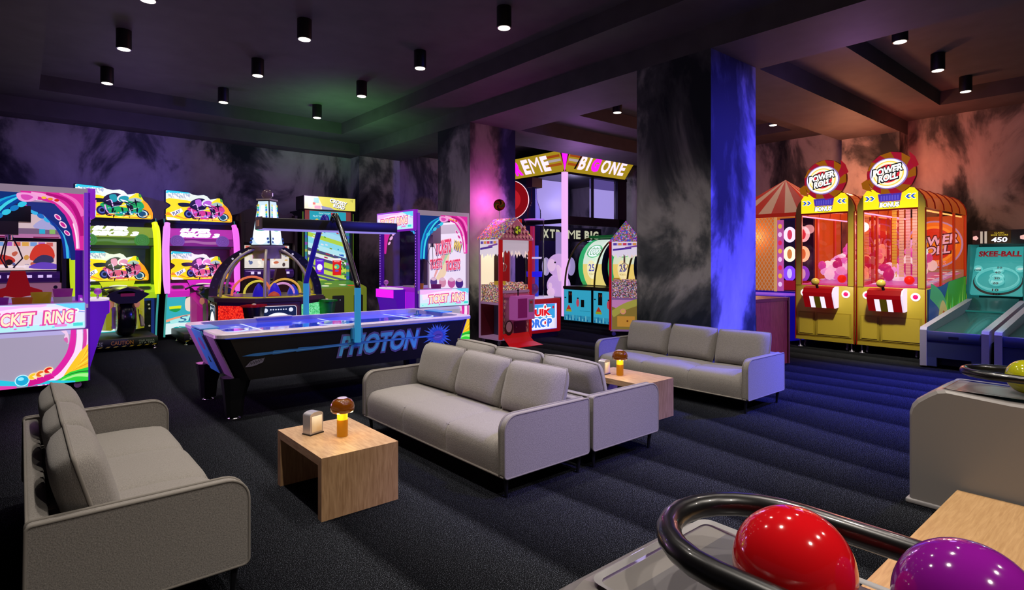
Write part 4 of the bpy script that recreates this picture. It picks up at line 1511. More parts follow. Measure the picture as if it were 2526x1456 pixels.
    b.box(-0.16, -0.98, 0.38, -0.10, -0.90, 0.76, mat('#b08a98', 0.35))
    b.cyl((0.27, -0.9, 0.70), (0.30, -1.0, 0.40), 0.035, mat('#b8b0a0', 0.3, 0.6), n=10)
    b.build('exhaust', t)
    b = MB()
    b.tube([(-0.34, -0.36, 1.02), (-0.2, -0.3, 1.08), (0.0, -0.28, 1.09), (0.2, -0.3, 1.08), (0.36, -0.36, 1.02)], 0.02, SATIN, 8)
    b.build('handlebar', t)
    return t


GRN = dict(mbike='#1fa05a', mrider='#1c8f9a', canopy='#8fa83c', canopy2='#4e7a22', wave='#6f9a5a', dark='#14200c', speaker='#4f9a4a', bay='#1c2a12', bay2='#4a8a1c', dash='#b4e020',
           pad='#6fb018', fairing='#d2dc1e', strip='#e6f01c', strip_in='#c8f020', body='#c2c028')
PNK = dict(mbike='#c83a8a', mrider='#b05ac8', canopy='#c23ab8', canopy2='#8e2a92', wave='#c07ab8', dark='#240c24', speaker='#8a5ac0', bay='#3a1030', bay2='#8a1a70', dash='#e02ac8',
           pad='#b01a98', fairing='#d82ac0', strip='#ea6ce6', strip_in='#e48cf0', body='#c81a98')
bike_cabinet('lime green motorbike racing cabinet with ride-on bike, beside the pink one', (1.385, 13.3, 0), GRN)
bike_cabinet('pink motorbike racing cabinet beside the lime green one', (2.835, 13.3, 0), PNK)
for loc, c, e_ in (((1.4, 12.9, 1.55), (0.75, 1.0, 0.1), 10), ((2.82, 12.9, 1.55), (1.0, 0.15, 0.85), 10)):
    lamp('POINT', loc, c, e_, 0.15, name='cabinet_glow_lamp')


# ================================================================ KART RACING CABINETS
def kart_cabinet(label, loc, main):
    t = thing('kart_racing_cabinet', label, 'arcade machine', loc, 0, 'kart racing cabinets')
    b = MB()
    b.box(-0.62, 0.0, 0.05, 0.62, 0.95, 2.55, mat('#1a1216', 0.5))
    for s in (-1, 1):
        b.box(s * 0.62 - 0.03, -0.25, 0.05, s * 0.62 + 0.03, 0.95, 2.6, mat('#1d0f16', 0.5))
    b.build('cabinet', t)
    b = MB()
    b.prism(spline([(-0.62, 2.42), (0.62, 2.42), (0.60, 2.66), (0.38, 2.62), (0.2, 2.72), (-0.05, 2.64), (-0.3, 2.74), (-0.6, 2.62)], 4), FY(0, -0.05, 0), -0.05, 0, mat('#2b1c26', 0.5))
    b.build('topper', t)
    M = FY(0, -0.02, 0)
    b = MB()
    b.box(-0.60, -0.12, 1.98, 0.60, 0.0, 2.40, mat('#2a1a24', 0.5))
    a = Art(b, FY(0, -0.12, 0), 0.003, 0.0012, (-0.6, 1.98, 0.6, 2.4))
    if main:
        a.p(rect(-0.6, 2.14, 0.6, 2.4), em('#e6d8c8', 0.9))
        a.p(rect(-0.6, 2.05, 0.6, 2.15), em('#8a7288', 0.8))
        a.p(spline([(-0.55, 2.2), (-0.35, 2.36), (-0.1, 2.32), (-0.02, 2.22), (-0.25, 2.15)], 4), em('#d87a3a', 0.9))
        a.p(spline([(-0.48, 2.24), (-0.33, 2.33), (-0.2, 2.24)], 4), em('#7a3a20', 0.9))
        a.p(spline([(0.2, 2.2), (0.4, 2.36), (0.6, 2.3), (0.6, 2.15), (0.3, 2.14)], 4), em('#b8c0e0', 0.9))
        for u, c in ((-0.42, '#35c8d8'), (0.28, '#35c8d8'), (0.42, '#98d868')):
            a.p(rect(u, 2.06, u + 0.08, 2.14), em(c, 0.9))
        a.p(rect(-0.6, 1.98, 0.6, 2.05), em('#d890b8', 0.75))
        a.p(rect(-0.55, 1.985, -0.1, 2.005), em('#8a1a4a', 0.7))
        a.p(rect(0.2, 1.985, 0.55, 2.005), em('#8a1a4a', 0.7))
    b.build('header', t)
    b = MB()
    b.box(-0.58, -0.05, 1.18, 0.58, 0.0, 1.96, mat('#17100f', 0.4))
    a = Art(b, FY(0, -0.05, 0), 0.003, 0.0012, (-0.52, 1.42, 0.52, 1.92))
    k = 1.0 if main else 0.95
    a.p(rect(-0.52, 1.42, 0.52, 1.92), em('#e9d9c4' if main else '#e4dcd4', k))
    for i in range(9):
        a.p(rect(-0.5 + 0.11 * i, 1.84, -0.41 + 0.11 * i, 1.91), em(('#d86a5a', '#e8b84a', '#7ab0d8', '#b06ac0')[i % 4], k))
    for i in range(26):
        u, v = -0.48 + 0.96 * rnd.random(), 1.46 + 0.36 * rnd.random()
        a.p(ell(u, v, 0.02 + 0.05 * rnd.random(), 0.015 + 0.03 * rnd.random(), 10, rnd.random() * 3), em(rnd.choice(['#c86a4a', '#8a5a4a', '#f2ead8', '#5a6a9a', '#d8a84a', '#fff4e4', '#4a3a3a']), k))
    if main:
        a.p(spline([(-0.5, 1.60), (-0.35, 1.70), (-0.1, 1.66), (-0.05, 1.56), (-0.3, 1.52)], 4), em('#c83a2a', 1))
        a.p(ell(-0.4, 1.56, 0.05, 0.05), em('#2a1a1a', 0.9))
        a.p(ell(-0.12, 1.56, 0.05, 0.05), em('#2a1a1a', 0.9))
        a.p(spline([(0.16, 1.60), (0.22, 1.84), (0.38, 1.88), (0.48, 1.76), (0.46, 1.60)], 4), em('#d8402a', 1))
        a.p(spline([(0.2, 1.55), (0.3, 1.68), (0.45, 1.66), (0.46, 1.55)], 4), em('#3a3a5a', 1))
        a.p(spline([(0.14, 1.46), (0.3, 1.56), (0.52, 1.52), (0.52, 1.44)], 4), em('#6a4ab8', 1))
        a.p(rect(-0.5, 1.47, 0.1, 1.5), em('#fff8ec', 1))
    else:
        a.box = (-0.52, 1.2, 0.52, 1.92)
    b.build('screen', t)
    b = MB()
    b.cyl((-0.56, -0.16, 1.30), (0.56, -0.16, 1.30), 0.10, mat('#6a3aa8', 0.15, 0.3, 0.12), n=16)
    for u in (-0.4, -0.25, -0.1, 0.15, 0.3, 0.42):
        b.box(u - 0.04, -0.265, 1.29, u + 0.03, -0.258, 1.34, em('#e8d8ff', 0.9))
    b.build('light_bar', t)
    b = MB()
    b.box(-0.58, -0.22, 0.85, 0.58, 0.0, 1.19, em('#d89ab0', 0.35) if main else mat('#3a2226', 0.5))
    a = Art(b, FY(0, -0.22, 0), 0.003)
    for u in (-0.5, 0.5):
        a.p(ell(u, 1.12, 0.03), BLACK)
    b.build('dashboard', t)
    b = MB()
    M2 = Matrix.Translation((0, -0.35, 1.12)) @ Matrix.Rotation(-0.6, 4, 'X')
    b.tube([tuple(M2 @ Vector((0.13 * math.cos(q * PI / 8), 0.13 * math.sin(q * PI / 8), 0))) for q in range(16)], 0.018, SATIN, 8, True)
    b.cyl((0, -0.22, 1.05), (0, -0.35, 1.12), 0.03, SATIN)
    b.build('steering_wheel', t)
    # seat
    RED = mat('#c01418', 0.4, 0, 0.4) if main else mat('#3a1414', 0.5)  # main seat's emission stands in for light falling on it
    b = MB()
    y = -0.95
    b.prism([(-0.36, 0.92), (-0.30, 1.10), (-0.15, 1.16), (-0.09, 1.42), (0.09, 1.42), (0.15, 1.16), (0.30, 1.10), (0.36, 0.92), (0.28, 0.60), (-0.28, 0.60)], FY(0, y, 0), -0.12, 0.0, RED)
    a = Art(b, FY(0, y, 0), 0.003)
    if main:
        a.p(spline([(-0.16, 0.98), (0, 0.95), (0.16, 0.98), (0.16, 1.02), (0, 0.99), (-0.16, 1.02)], 3), em('#d8c0c8', 0.5))
        a.p(rect(-0.13, 0.74, 0.13, 0.95), em('#ffe8d0', 1.3))
        a.p(rect(-0.16, 0.74, -0.135, 0.95), em('#f05a1a', 1.0))
        a.p(rect(0.135, 0.74, 0.16, 0.95), em('#f05a1a', 1.0))
    b.build('seat_back', t)
    b = MB()
    b.box(-0.30, -0.90, 0.42, 0.30, -0.30, 0.60, RED, 0.04)
    b.box(-0.5, -1.1, 0.05, 0.5, 0.0, 0.20, mat('#241418', 0.5))
    b.box(-0.2, -0.8, 0.2, 0.2, -0.3, 0.42, SATIN)
    b.build('seat_base', t)
    return t


kart_cabinet('kart racing cabinet with red seat, behind the window of the big ticket crane', (-0.03, 13.2, 0), True)
k2 = kart_cabinet('dark kart racing cabinet behind the glass dome game', (4.18, 13.35, 0), False)
k2.scale = (0.92, 1, 1)

# ================================================================ DOME PUSHER GAME
DROT = -6


def dome_game():
    t = thing('dome_token_game', 'glass dome token game with ribbed dome and tapered lit tower', 'arcade machine', (3.36, 10.70, 0), DROT)
    R = 0.97
    N8 = 8
    oc = [(R * math.cos(PI / 8 + k * PI / 4), R * math.sin(PI / 8 + k * PI / 4)) for k in range(8)]
    b = MB()
    b.prism([(x * 0.95, y * 0.95) for x, y in oc], FZ(0, 0, 0), 0.05, 0.92, mat('#6a4420', 0.5))
    for k in range(4):
        b.lathe([(0.04, 0), (0.03, 0.05)], (0.6 * math.cos(k * PI / 2 + .8), 0.6 * math.sin(k * PI / 2 + .8), 0), SATIN, 10)
    b.build('cabinet', t)
    b = MB()
    b.prism(oc, FZ(0, 0, 0), 0.90, 0.965, mat('#3a2a12', 0.4))
    b.prism([(x * 0.86, y * 0.86) for x, y in oc], FZ(0, 0, 0), 0.9655, 0.975, em('#dcc41e', 0.5))
    b.prism([(x * 0.74, y * 0.74) for x, y in oc], FZ(0, 0, 0), 0.9755, 0.98, mat('#5a4a40', 0.3))
    b.build('deck', t)
    ap = R * 0.95 * math.cos(PI / 8)
    sw = R * 0.95 * math.sin(PI / 8)
    LED = node_mat('led_red', mk_speckle(['#e01808', '#ff4020', '#b00a06', '#f83018'], 60, 0.8))
    LEDG = node_mat('led_green', mk_speckle(['#5ad86a', '#90f090', '#38b050', '#74e884'], 60, 0.8))
    for k in range(8):
        q = -PI / 2 + k * PI / 4
        n = Vector((math.cos(q), math.sin(q), 0))
        u = Vector((-n.y, n.x, 0))
        M = frame(n * ap, u, (0, 0, 1))
        b = MB()
        a = Art(b, M, 0.004)
        if k % 2 == 0:
            b.prism(rrect(-sw + 0.02, 0.30, sw - 0.03, 0.86, 0.06), M, 0, 0.02, mat('#8a4a1c', 0.4))
            a.d = 0.022
            a.p(rrect(-sw + 0.045, 0.32, sw - 0.055, 0.835, 0.05), em('#e8e0e4', 0.8))
            a.p(rrect(-sw + 0.055, 0.33, sw - 0.065, 0.825, 0.045), em('#1c2a4e', 0.7))
            a.p(ell(0, 0.5, 0.26, 0.22, 30, 0, 0, PI) + [(-0.26, 0.34), (0.26, 0.34)], em('#f4f4fa', 1.0))
            a.p(ell(0, 0.5, 0.245, 0.20, 30, 0, 0, PI) + [(-0.245, 0.34), (0.245, 0.34)], em('#ffffff', 1.1))
            for uu in (-0.2, 0.2):
                a.p(ell(uu, 0.765, 0.035), em('#e8eef8', 0.9))
            for i in range(7):
                a.p(ell(-0.12 + 0.04 * i, 0.775, 0.012), em('#d8e0f0', 0.9))
            a.p(rect(-0.06, 0.50, 0.06, 0.58), em('#3a9a4a', 0.9))
            a.p(rect(-0.02, 0.50, 0.025, 0.58), em('#e8c84a', 0.9))
            b.build('arch_panel', t)
        else:
            b.prism(rect(-sw + 0.01, 0.14, sw - 0.01, 0.90), M, 0, 0.01, mat('#16100c', 0.4))
            a.d = 0.012
            a.p(rect(-sw + 0.03, 0.2, sw - 0.03, 0.84), LED if k in (7, 3) else LEDG)
            b.build('dotted_panel', t)
    for k, c in ((7.5, '#c0121a'), (1.5, '#1c8a2a')):
        q = -PI / 2 + k * PI / 4
        b = MB()
        cx, cy = 1.02 * math.cos(q), 1.02 * math.sin(q)
        b.lathe([(0.12, 0.52), (0.17, 0.82), (0.17, 0.84)], (cx, cy, 0), mat('#0c0b0c', 0.4) if c != '#1c8a2a' else mat(c, 0.4), 4)
        b.lathe([(0.20, 0.84), (0.20, 0.875)], (cx, cy, 0), mat(c, 0.35, 0, 0.2), 4)
        b.ball((cx, cy, 0.88), 0.035, mat('#e8d0a0', 0.4), 10, 6, (1, 1, 0.4))
        b.build('ticket_bin', t)
    # dome glass and ribs
    rd, hz = 0.80, 0.82
    b = MB()
    prof = [(rd * math.cos(i * PI / 2 / 9), 0.976 + hz * math.sin(i * PI / 2 / 9)) for i in range(9)] + [(0.12, 0.976 + hz)]
    b.lathe(prof, (0, 0, 0), glass('#ffffff', 0.06), 32, False, False)
    b.build('glass_dome', t)
    GOLD = mat('#b4a888', 0.35)
    for k in range(6):
        q = k * PI / 3 + 0.28
        b = MB()
        pts = []
        for i in range(11):
            th = i * PI / 2 / 10
            r = 0.02 + (rd + 0.01) * math.cos(th) * 0.98
            pts.append((r * math.cos(q), r * math.sin(q), 0.976 + (hz + 0.02) * math.sin(th)))
        b.tube(pts, 0.024, GOLD, 8)
        b.build('dome_rib', t)
    # dark arch plate
    b = MB()
    M = Matrix.Rotation(math.radians(-DROT - 20), 4, 'Z') @ FY(0, -0.02, 0)
    outer = ell(0, 0.97, 0.93, 0.905, 36, 0, 0, PI)
    inner = ell(0, 0.97, 0.80, 0.785, 36, 0, 0, PI)[::-1]
    b.prism(outer + inner, M, -0.03, 0.03, mat('#14122a', 0.4), mat('#8f86a0', 0.35))
    a = Art(b, M, 0.032)
    for i in range(17):
        q = PI * (0.06 + 0.88 * i / 16)
        a.p(ell(0.865 * math.cos(q), 0.97 + 0.845 * math.sin(q), 0.018), em('#d8d0e8', 0.7) if 4 < i < 13 else mat('#3a3450', 0.4))
    b.build('arch_plate', t)
    # top collar and tower
    b = MB()
    b.lathe([(0.24, 1.62), (0.24, 1.80), (0.30, 1.82), (0.30, 1.85)], (0, 0, 0), GOLD, 20)
    b.build('collar', t)
    prot = -PI / 2 - math.radians(DROT + 20 + 30)
    for k in range(4):
        q = prot + k * PI / 2
        n = Vector((math.cos(q), math.sin(q), 0))
        u = Vector((-n.y, n.x, 0))
        z0, z1, w0, w1 = 1.85, 2.66, 0.195, 0.11
        sl = (Vector(n * w1) + Vector((0, 0, z1))) - (Vector(n * w0) + Vector((0, 0, z0)))
        M = frame(Vector(n * w0) + Vector((0, 0, z0)), u, sl)
        L = sl.length
        b = MB()
        b.prism([(-w0, 0), (w0, 0), (w1, L), (-w1, L)], M, -0.02, 0, mat('#1a2030', 0.4))
        a = Art(b, M, 0.003)
        I = lambda f: w0 + (w1 - w0) * f
        a.p([(-w0 + 0.02, 0.02), (w0 - 0.02, 0.02), (w1 - 0.012, L - 0.02), (-w1 + 0.012, L - 0.02)], em('#cfe8f4', 1.0))
        a.p(ell(0, 0.22, 0.155, 0.20, 24), em('#f4f8ff', 1.1))
        a.p(ell(0, 0.31, 0.13, 0.05, 20), em('#49c89a', 1.0))
        a.p(ell(0, 0.36, 0.12, 0.05, 20), em('#dff6ee', 1.1))
        a.p(ell(0, 0.41, 0.10, 0.035, 20), em('#3ab89a', 1.0))
        a.p([(-0.06, 0.42), (0.06, 0.42), (0.03, 0.72), (-0.03, 0.72)], em('#ffffff', 1.1))
        for i in range(7):
            f = 0.58 + 0.05 * i
            for sx in (-1, 1):
                a.p(ell(sx * I(f) * 0.62, L * f, 0.018, 0.024, 8), em(('#e8d84a', '#3a6ad8', '#2ac8a8')[i % 3], 0.9))
        for uu, vv in ((-0.165, 0.06), (0.165, 0.06), (-0.15, 0.12), (0.15, 0.12)):
            a.p(ell(uu, vv, 0.022), em('#2a4a9a', 0.8))
        b.build('tower_panel', t)
    b = MB()
    b.prism(rect(-0.13, -0.13, 0.13, 0.13), Matrix.Rotation(prot + PI / 2, 4, 'Z') @ FZ(0, 0, 0), 2.655, 2.685, GOLD)
    b.ball((0, 0, 2.77), 0.105, mat('#8a6a78', 0.1, 0, 0.1), 7, 5, (1, 1, 0.9))
    b.build('crystal_top', t)
    # inside: coloured loops and blue mounds
    for c, x, y, r, q in (('#f07a4a', -0.30, -0.25, 0.33, 0.2), ('#e8d84a', -0.12, 0.10, 0.24, 0.0), ('#f2b84a', 0.30, 0.0, 0.27, -0.2), ('#e8a0d0', 0.22, -0.2, 0.20, 0.1)):
        b = MB()
        b.tube([(x + r * math.cos(i * PI / 14) * math.cos(q), y + r * math.cos(i * PI / 14) * math.sin(q), 0.976 + 0.02 + r * 0.95 * math.sin(i * PI / 14)) for i in range(15)], 0.02, em(c, 0.7), 8)
        b.build('coloured_loop', t)
    for c, x, y, r, h in (('#2a1ac0', -0.22, -0.42, 0.10, 0.22), ('#3420d0', 0.06, -0.32, 0.11, 0.22), ('#c8482a', 0.02, -0.46, 0.10, 0.08), ('#2a3ac8', 0.42, -0.1, 0.10, 0.18)):
        b = MB()
        b.lathe([(r, 0.0), (r * 0.92, h * 0.3), (r * 0.6, h * 0.7), (r * 0.15, h)], (x, y, 0.976), em(c, 0.55), 12)
        b.build('play_mound', t)
    b = MB()
    b.cyl((0, 0, 0.976), (0, 0, 1.62), 0.05, GOLD, n=10)
    b.build('centre_post', t)
    return t


dome_game()
lamp('POINT', (3.3, 10.72, 1.75), (1.0, 0.85, 0.6), 5, 0.2, name='dome_light')


# ================================================================ ROAD CROSSING GAME
def road_game():
    t = thing('road_crossing_game', 'green road crossing arcade game with tall screen under a yellow marquee', 'arcade machine', (5.47, 13.2, 0), 0)
    W = 0.56
    b = MB()
    b.box(-W - 0.02, 0.0, 0.05, W + 0.02, 0.70, 2.75, mat('#0f1210', 0.5))
    for s in (-1, 1):
        b.box(s * (W + 0.02) - 0.02, -0.20, 0.95, s * (W + 0.02) + 0.02, 0.0, 2.74, mat('#0f1410', 0.5))
        b.box(s * (W + 0.045) - 0.006, -0.21, 0.95, s * (W + 0.045) + 0.006, -0.19, 2.7, em('#6a9a2a', 0.5))
    b.build('cabinet', t)
    b = MB()
    b.box(-W - 0.06, -0.30, 2.75, W + 0.06, 0.2, 3.06, mat('#1a1a12', 0.4))
    a = Art(b, FY(0, -0.30, 0), 0.002, 0.0012, (-W - 0.05, 2.76, W + 0.05, 3.05))
    a.p(rect(-W - 0.05, 2.76, W + 0.05, 3.05), em('#e4dc62', 1.0))
    a.p([(-W - 0.05, 2.76), (-0.15, 2.76), (-0.30, 3.05), (-W - 0.05, 3.05)], em('#ece8c0', 1.0))
    a.p([(-0.2, 2.76), (0.1, 2.76), (0.0, 2.81), (-0.22, 2.84)], em('#9a9ac0', 0.9))
    a.p(rect(-0.52, 2.80, -0.43, 2.97), em('#f4e4ea', 1.0))
    a.p(rect(-0.40, 2.90, -0.28, 3.02), em('#a8dcc8', 1.0))
    a.p(rect(-0.38, 2.77, -0.24, 2.84), em('#e8a8b8', 1.0))
    a.p(rect(-0.42, 2.86, -0.36, 2.91), em('#e87a6a', 1.0))
    for q, tx in (((-0.02, 2.90, 0.40, 2.99), 'CROSSY'), ((0.06, 2.80, 0.34, 2.89), 'ROAD')):
        a.t(tx, q[0] + 0.012, q[1] - 0.012, q[2] + 0.012, q[3] - 0.012, em('#3a3a4a', 0.7), 0, 0.07, -0.18)
        a.t(tx, *q, em('#f4f4f8', 1.1), 0, 0.05, -0.18)
    for u, v in ((0.50, 3.0), (0.54, 3.02), (0.53, 2.98)):
        a.p(ell(u, v, 0.01), em('#3a3a3a', 0.5))
    b.build('marquee', t)
    b = MB()
    b.box(-W, -0.16, 2.44, W, 0.0, 2.74, mat('#20303a', 0.4))
    a = Art(b, FY(0, -0.16, 0), 0.002)
    a.p(rect(-W, 2.44, W, 2.74), em('#9a4a4a', 0.6))
    a.p(rect(-0.44, 2.45, 0.44, 2.73), em('#2aa6bc', 0.9))
    for q, tx in (((-0.22, 2.66, 0.04, 2.70), "DON'T STOP"), ((-0.36, 2.59, -0.05, 2.63), 'PLAY NOW'), ):
        a.t(tx, *q, em('#d8f4f8', 1.0))
    a.p(rect(0.07, 2.65, 0.18, 2.71), em('#d83a4a', 0.9))
    a.p(ell(0.22, 2.68, 0.025), em('#e8d84a', 0.9))
    a.p(ell(-0.27, 2.52, 0.035), em('#e8d04a', 0.9))
    a.p(rect(-0.18, 2.50, 0.06, 2.56), em('#38b8cc', 0.9))
    b.build('header', t)
    b = MB()
    b.box(-W, -0.10, 1.10, W, 0.0, 2.44, mat('#141a1a', 0.4))
    a = Art(b, FY(0, -0.10, 0), 0.002, 0.001, (-0.46, 1.12, 0.46, 2.42))
    for s in (-1, 1):
        a.box = None
        a.p(rect(min(s * 0.47, s * 0.55), 1.12, max(s * 0.47, s * 0.55), 2.42), em('#3a9aa0', 0.6))
        for i in range(8):
            a.p(rect(min(s * 0.47, s * 0.55), 1.15 + 0.16 * i, max(s * 0.47, s * 0.55), 1.21 + 0.16 * i), em(('#4a6ad8', '#b8c85a', '#9a5ac8')[i % 3], 0.6))
    a.box = (-0.46, 1.12, 0.46, 2.42)
    a.p(rect(-0.46, 1.12, 0.46, 2.42), em('#b8d84a', 0.9))
    sl = -0.28
    bands = [(2.40, 0.16, '#8fd8f0'), (2.24, 0.14, '#a8e0f4'), (2.12, 0.06, '#b4d848'), (2.02, 0.16, '#8adcf0'), (1.88, 0.13, '#b8ecf4'), (1.76, 0.07, '#4a4a78'), (1.68, 0.08, '#e6ecf0'),
             (1.60, 0.07, '#4a4a74'), (1.50, 0.10, '#c0dc50'), (1.40, 0.05, '#585882'), (1.33, 0.07, '#c8e058'), (1.25, 0.05, '#585880'), (1.17, 0.05, '#4a4a90')]
    for v, h, c in bands:
        a.p([(-0.46, v + 0.13), (0.46, v + 0.13 + sl * 0.92), (0.46, v + 0.13 - h + sl * 0.92), (-0.46, v + 0.13 - h)], em(c, 0.9))
    for i in range(34):
        u, v = -0.42 + 0.84 * rnd.random(), 1.45 + 0.9 * rnd.random()
        w, h = 0.03 + 0.09 * rnd.random(), 0.03
        a.p([(u, v), (u + w, v + sl * w), (u + w, v + h + sl * w), (u, v + h)], em(rnd.choice(['#b03a4a', '#c84a3a', '#e8e8f0', '#3a5ac8', '#58a83a', '#d8c83a', '#2a9ac8', '#7a9a2a']), 0.9))
    for i in range(14):
        u, v = 0.28 + 0.18 * rnd.random(), 1.14 + 0.45 * rnd.random()
        a.p(rect(u, v, u + 0.05, v + 0.05), em(rnd.choice(['#3a7a2a', '#5aa03a', '#8ac84a']), 0.8))
    a.p(rect(-0.31, 1.27, -0.11, 1.62), em('#5a20d0', 1.0))
    a.t('MYSTERY', -0.28, 1.57, -0.14, 1.59, em('#f4f0ff', 1.0))
    a.p(ell(-0.21, 1.43, 0.065, 0.075), em('#f6f2fa', 1.0))
    a.p(ell(-0.21, 1.34, 0.04, 0.02), em('#d8409a', 1.0))
    a.p(rect(0.10, 1.24, 0.31, 1.60), em('#d81c20', 1.0))
    a.t('PRIZE', 0.14, 1.55, 0.27, 1.57, em('#fff0f0', 1.0))
    a.p(rect(0.11, 1.585, 0.30, 1.64), em('#f4e8e4', 1.0))
    a.p(ell(0.20, 1.44, 0.065, 0.06), em('#4ab89a', 1.0))
    a.p(ell(0.17, 1.43, 0.03), em('#e8d04a', 1.0))
    a.p(ell(0.20, 1.34, 0.05, 0.018), em('#6a4ac0', 1.0))
    b.build('screen', t)
    b = MB()
    Mx = frame((0, 0, 0), (0, 1, 0), (0, 0, 1))
    b.prism([(0.0, 0.05), (0.0, 1.12), (-0.25, 1.08), (-0.75, 0.98), (-0.80, 0.95), (-0.80, 0.05)], Mx, -W - 0.10, W + 0.10, em('#8a9a30', 0.45))
    Md = frame((0, -0.75, 0.98), (1, 0, 0), (0, 0.5, 0.1))
    a = Art(b, Md, 0.004)
    a.p(rrect(-W, 0.0, W, 0.70, 0.05), em('#5a9a3a', 0.55))
    for u, v, c in ((-0.25, 0.15, '#f0f4d8'), (0.18, 0.2, '#f0f4d8'), (0.35, 0.12, '#d85a2a'), (-0.1, 0.35, '#c8e05a'), (0.4, 0.32, '#2a8a3a')):
        a.p(ell(u, v, 0.09, 0.06), em(c, 0.7))
    b.build('control_deck', t)
    b = MB()
    M = FY(0, -0.80, 0)
    for x, w in ((-0.46, 0.22), (-0.04, 0.26), (0.44, 0.2)):
        b.prism(rrect(x - w / 2, 0.30, x + w / 2, 0.80, 0.02), M, 0.0, 0.05, mat('#1c1e24', 0.4))
        b.prism(ell(x + 0.03, 0.70, 0.014), M, 0.0505, 0.056, CHROME)
    b.build('coin_door', t)
    return t


road_game()
# ================================================================ CANDY HOUSE CRANES
SPRINK = node_mat('sprinkles', mk_speckle(['#e84a5a', '#f0d04a', '#5a8ae0', '#e880c0', '#5ab060', '#f09040', '#f4ece0', '#8a5ac0'], 42, 0.25))
CANDY = node_mat('candy_pile', mk_speckle(['#a83a4a', '#e8d8a0', '#4a6a9a', '#3a2a2a', '#c87ab0', '#5a8a50', '#d88a40', '#f0e8dc', '#282430'], 75, 0.5))
RED = mat('#d8141c', 0.35, 0, 0.38)  # painted red, brightened by emission in place of light
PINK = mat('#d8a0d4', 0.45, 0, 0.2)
MAGP = mat('#a8327e', 0.45, 0, 0.08)


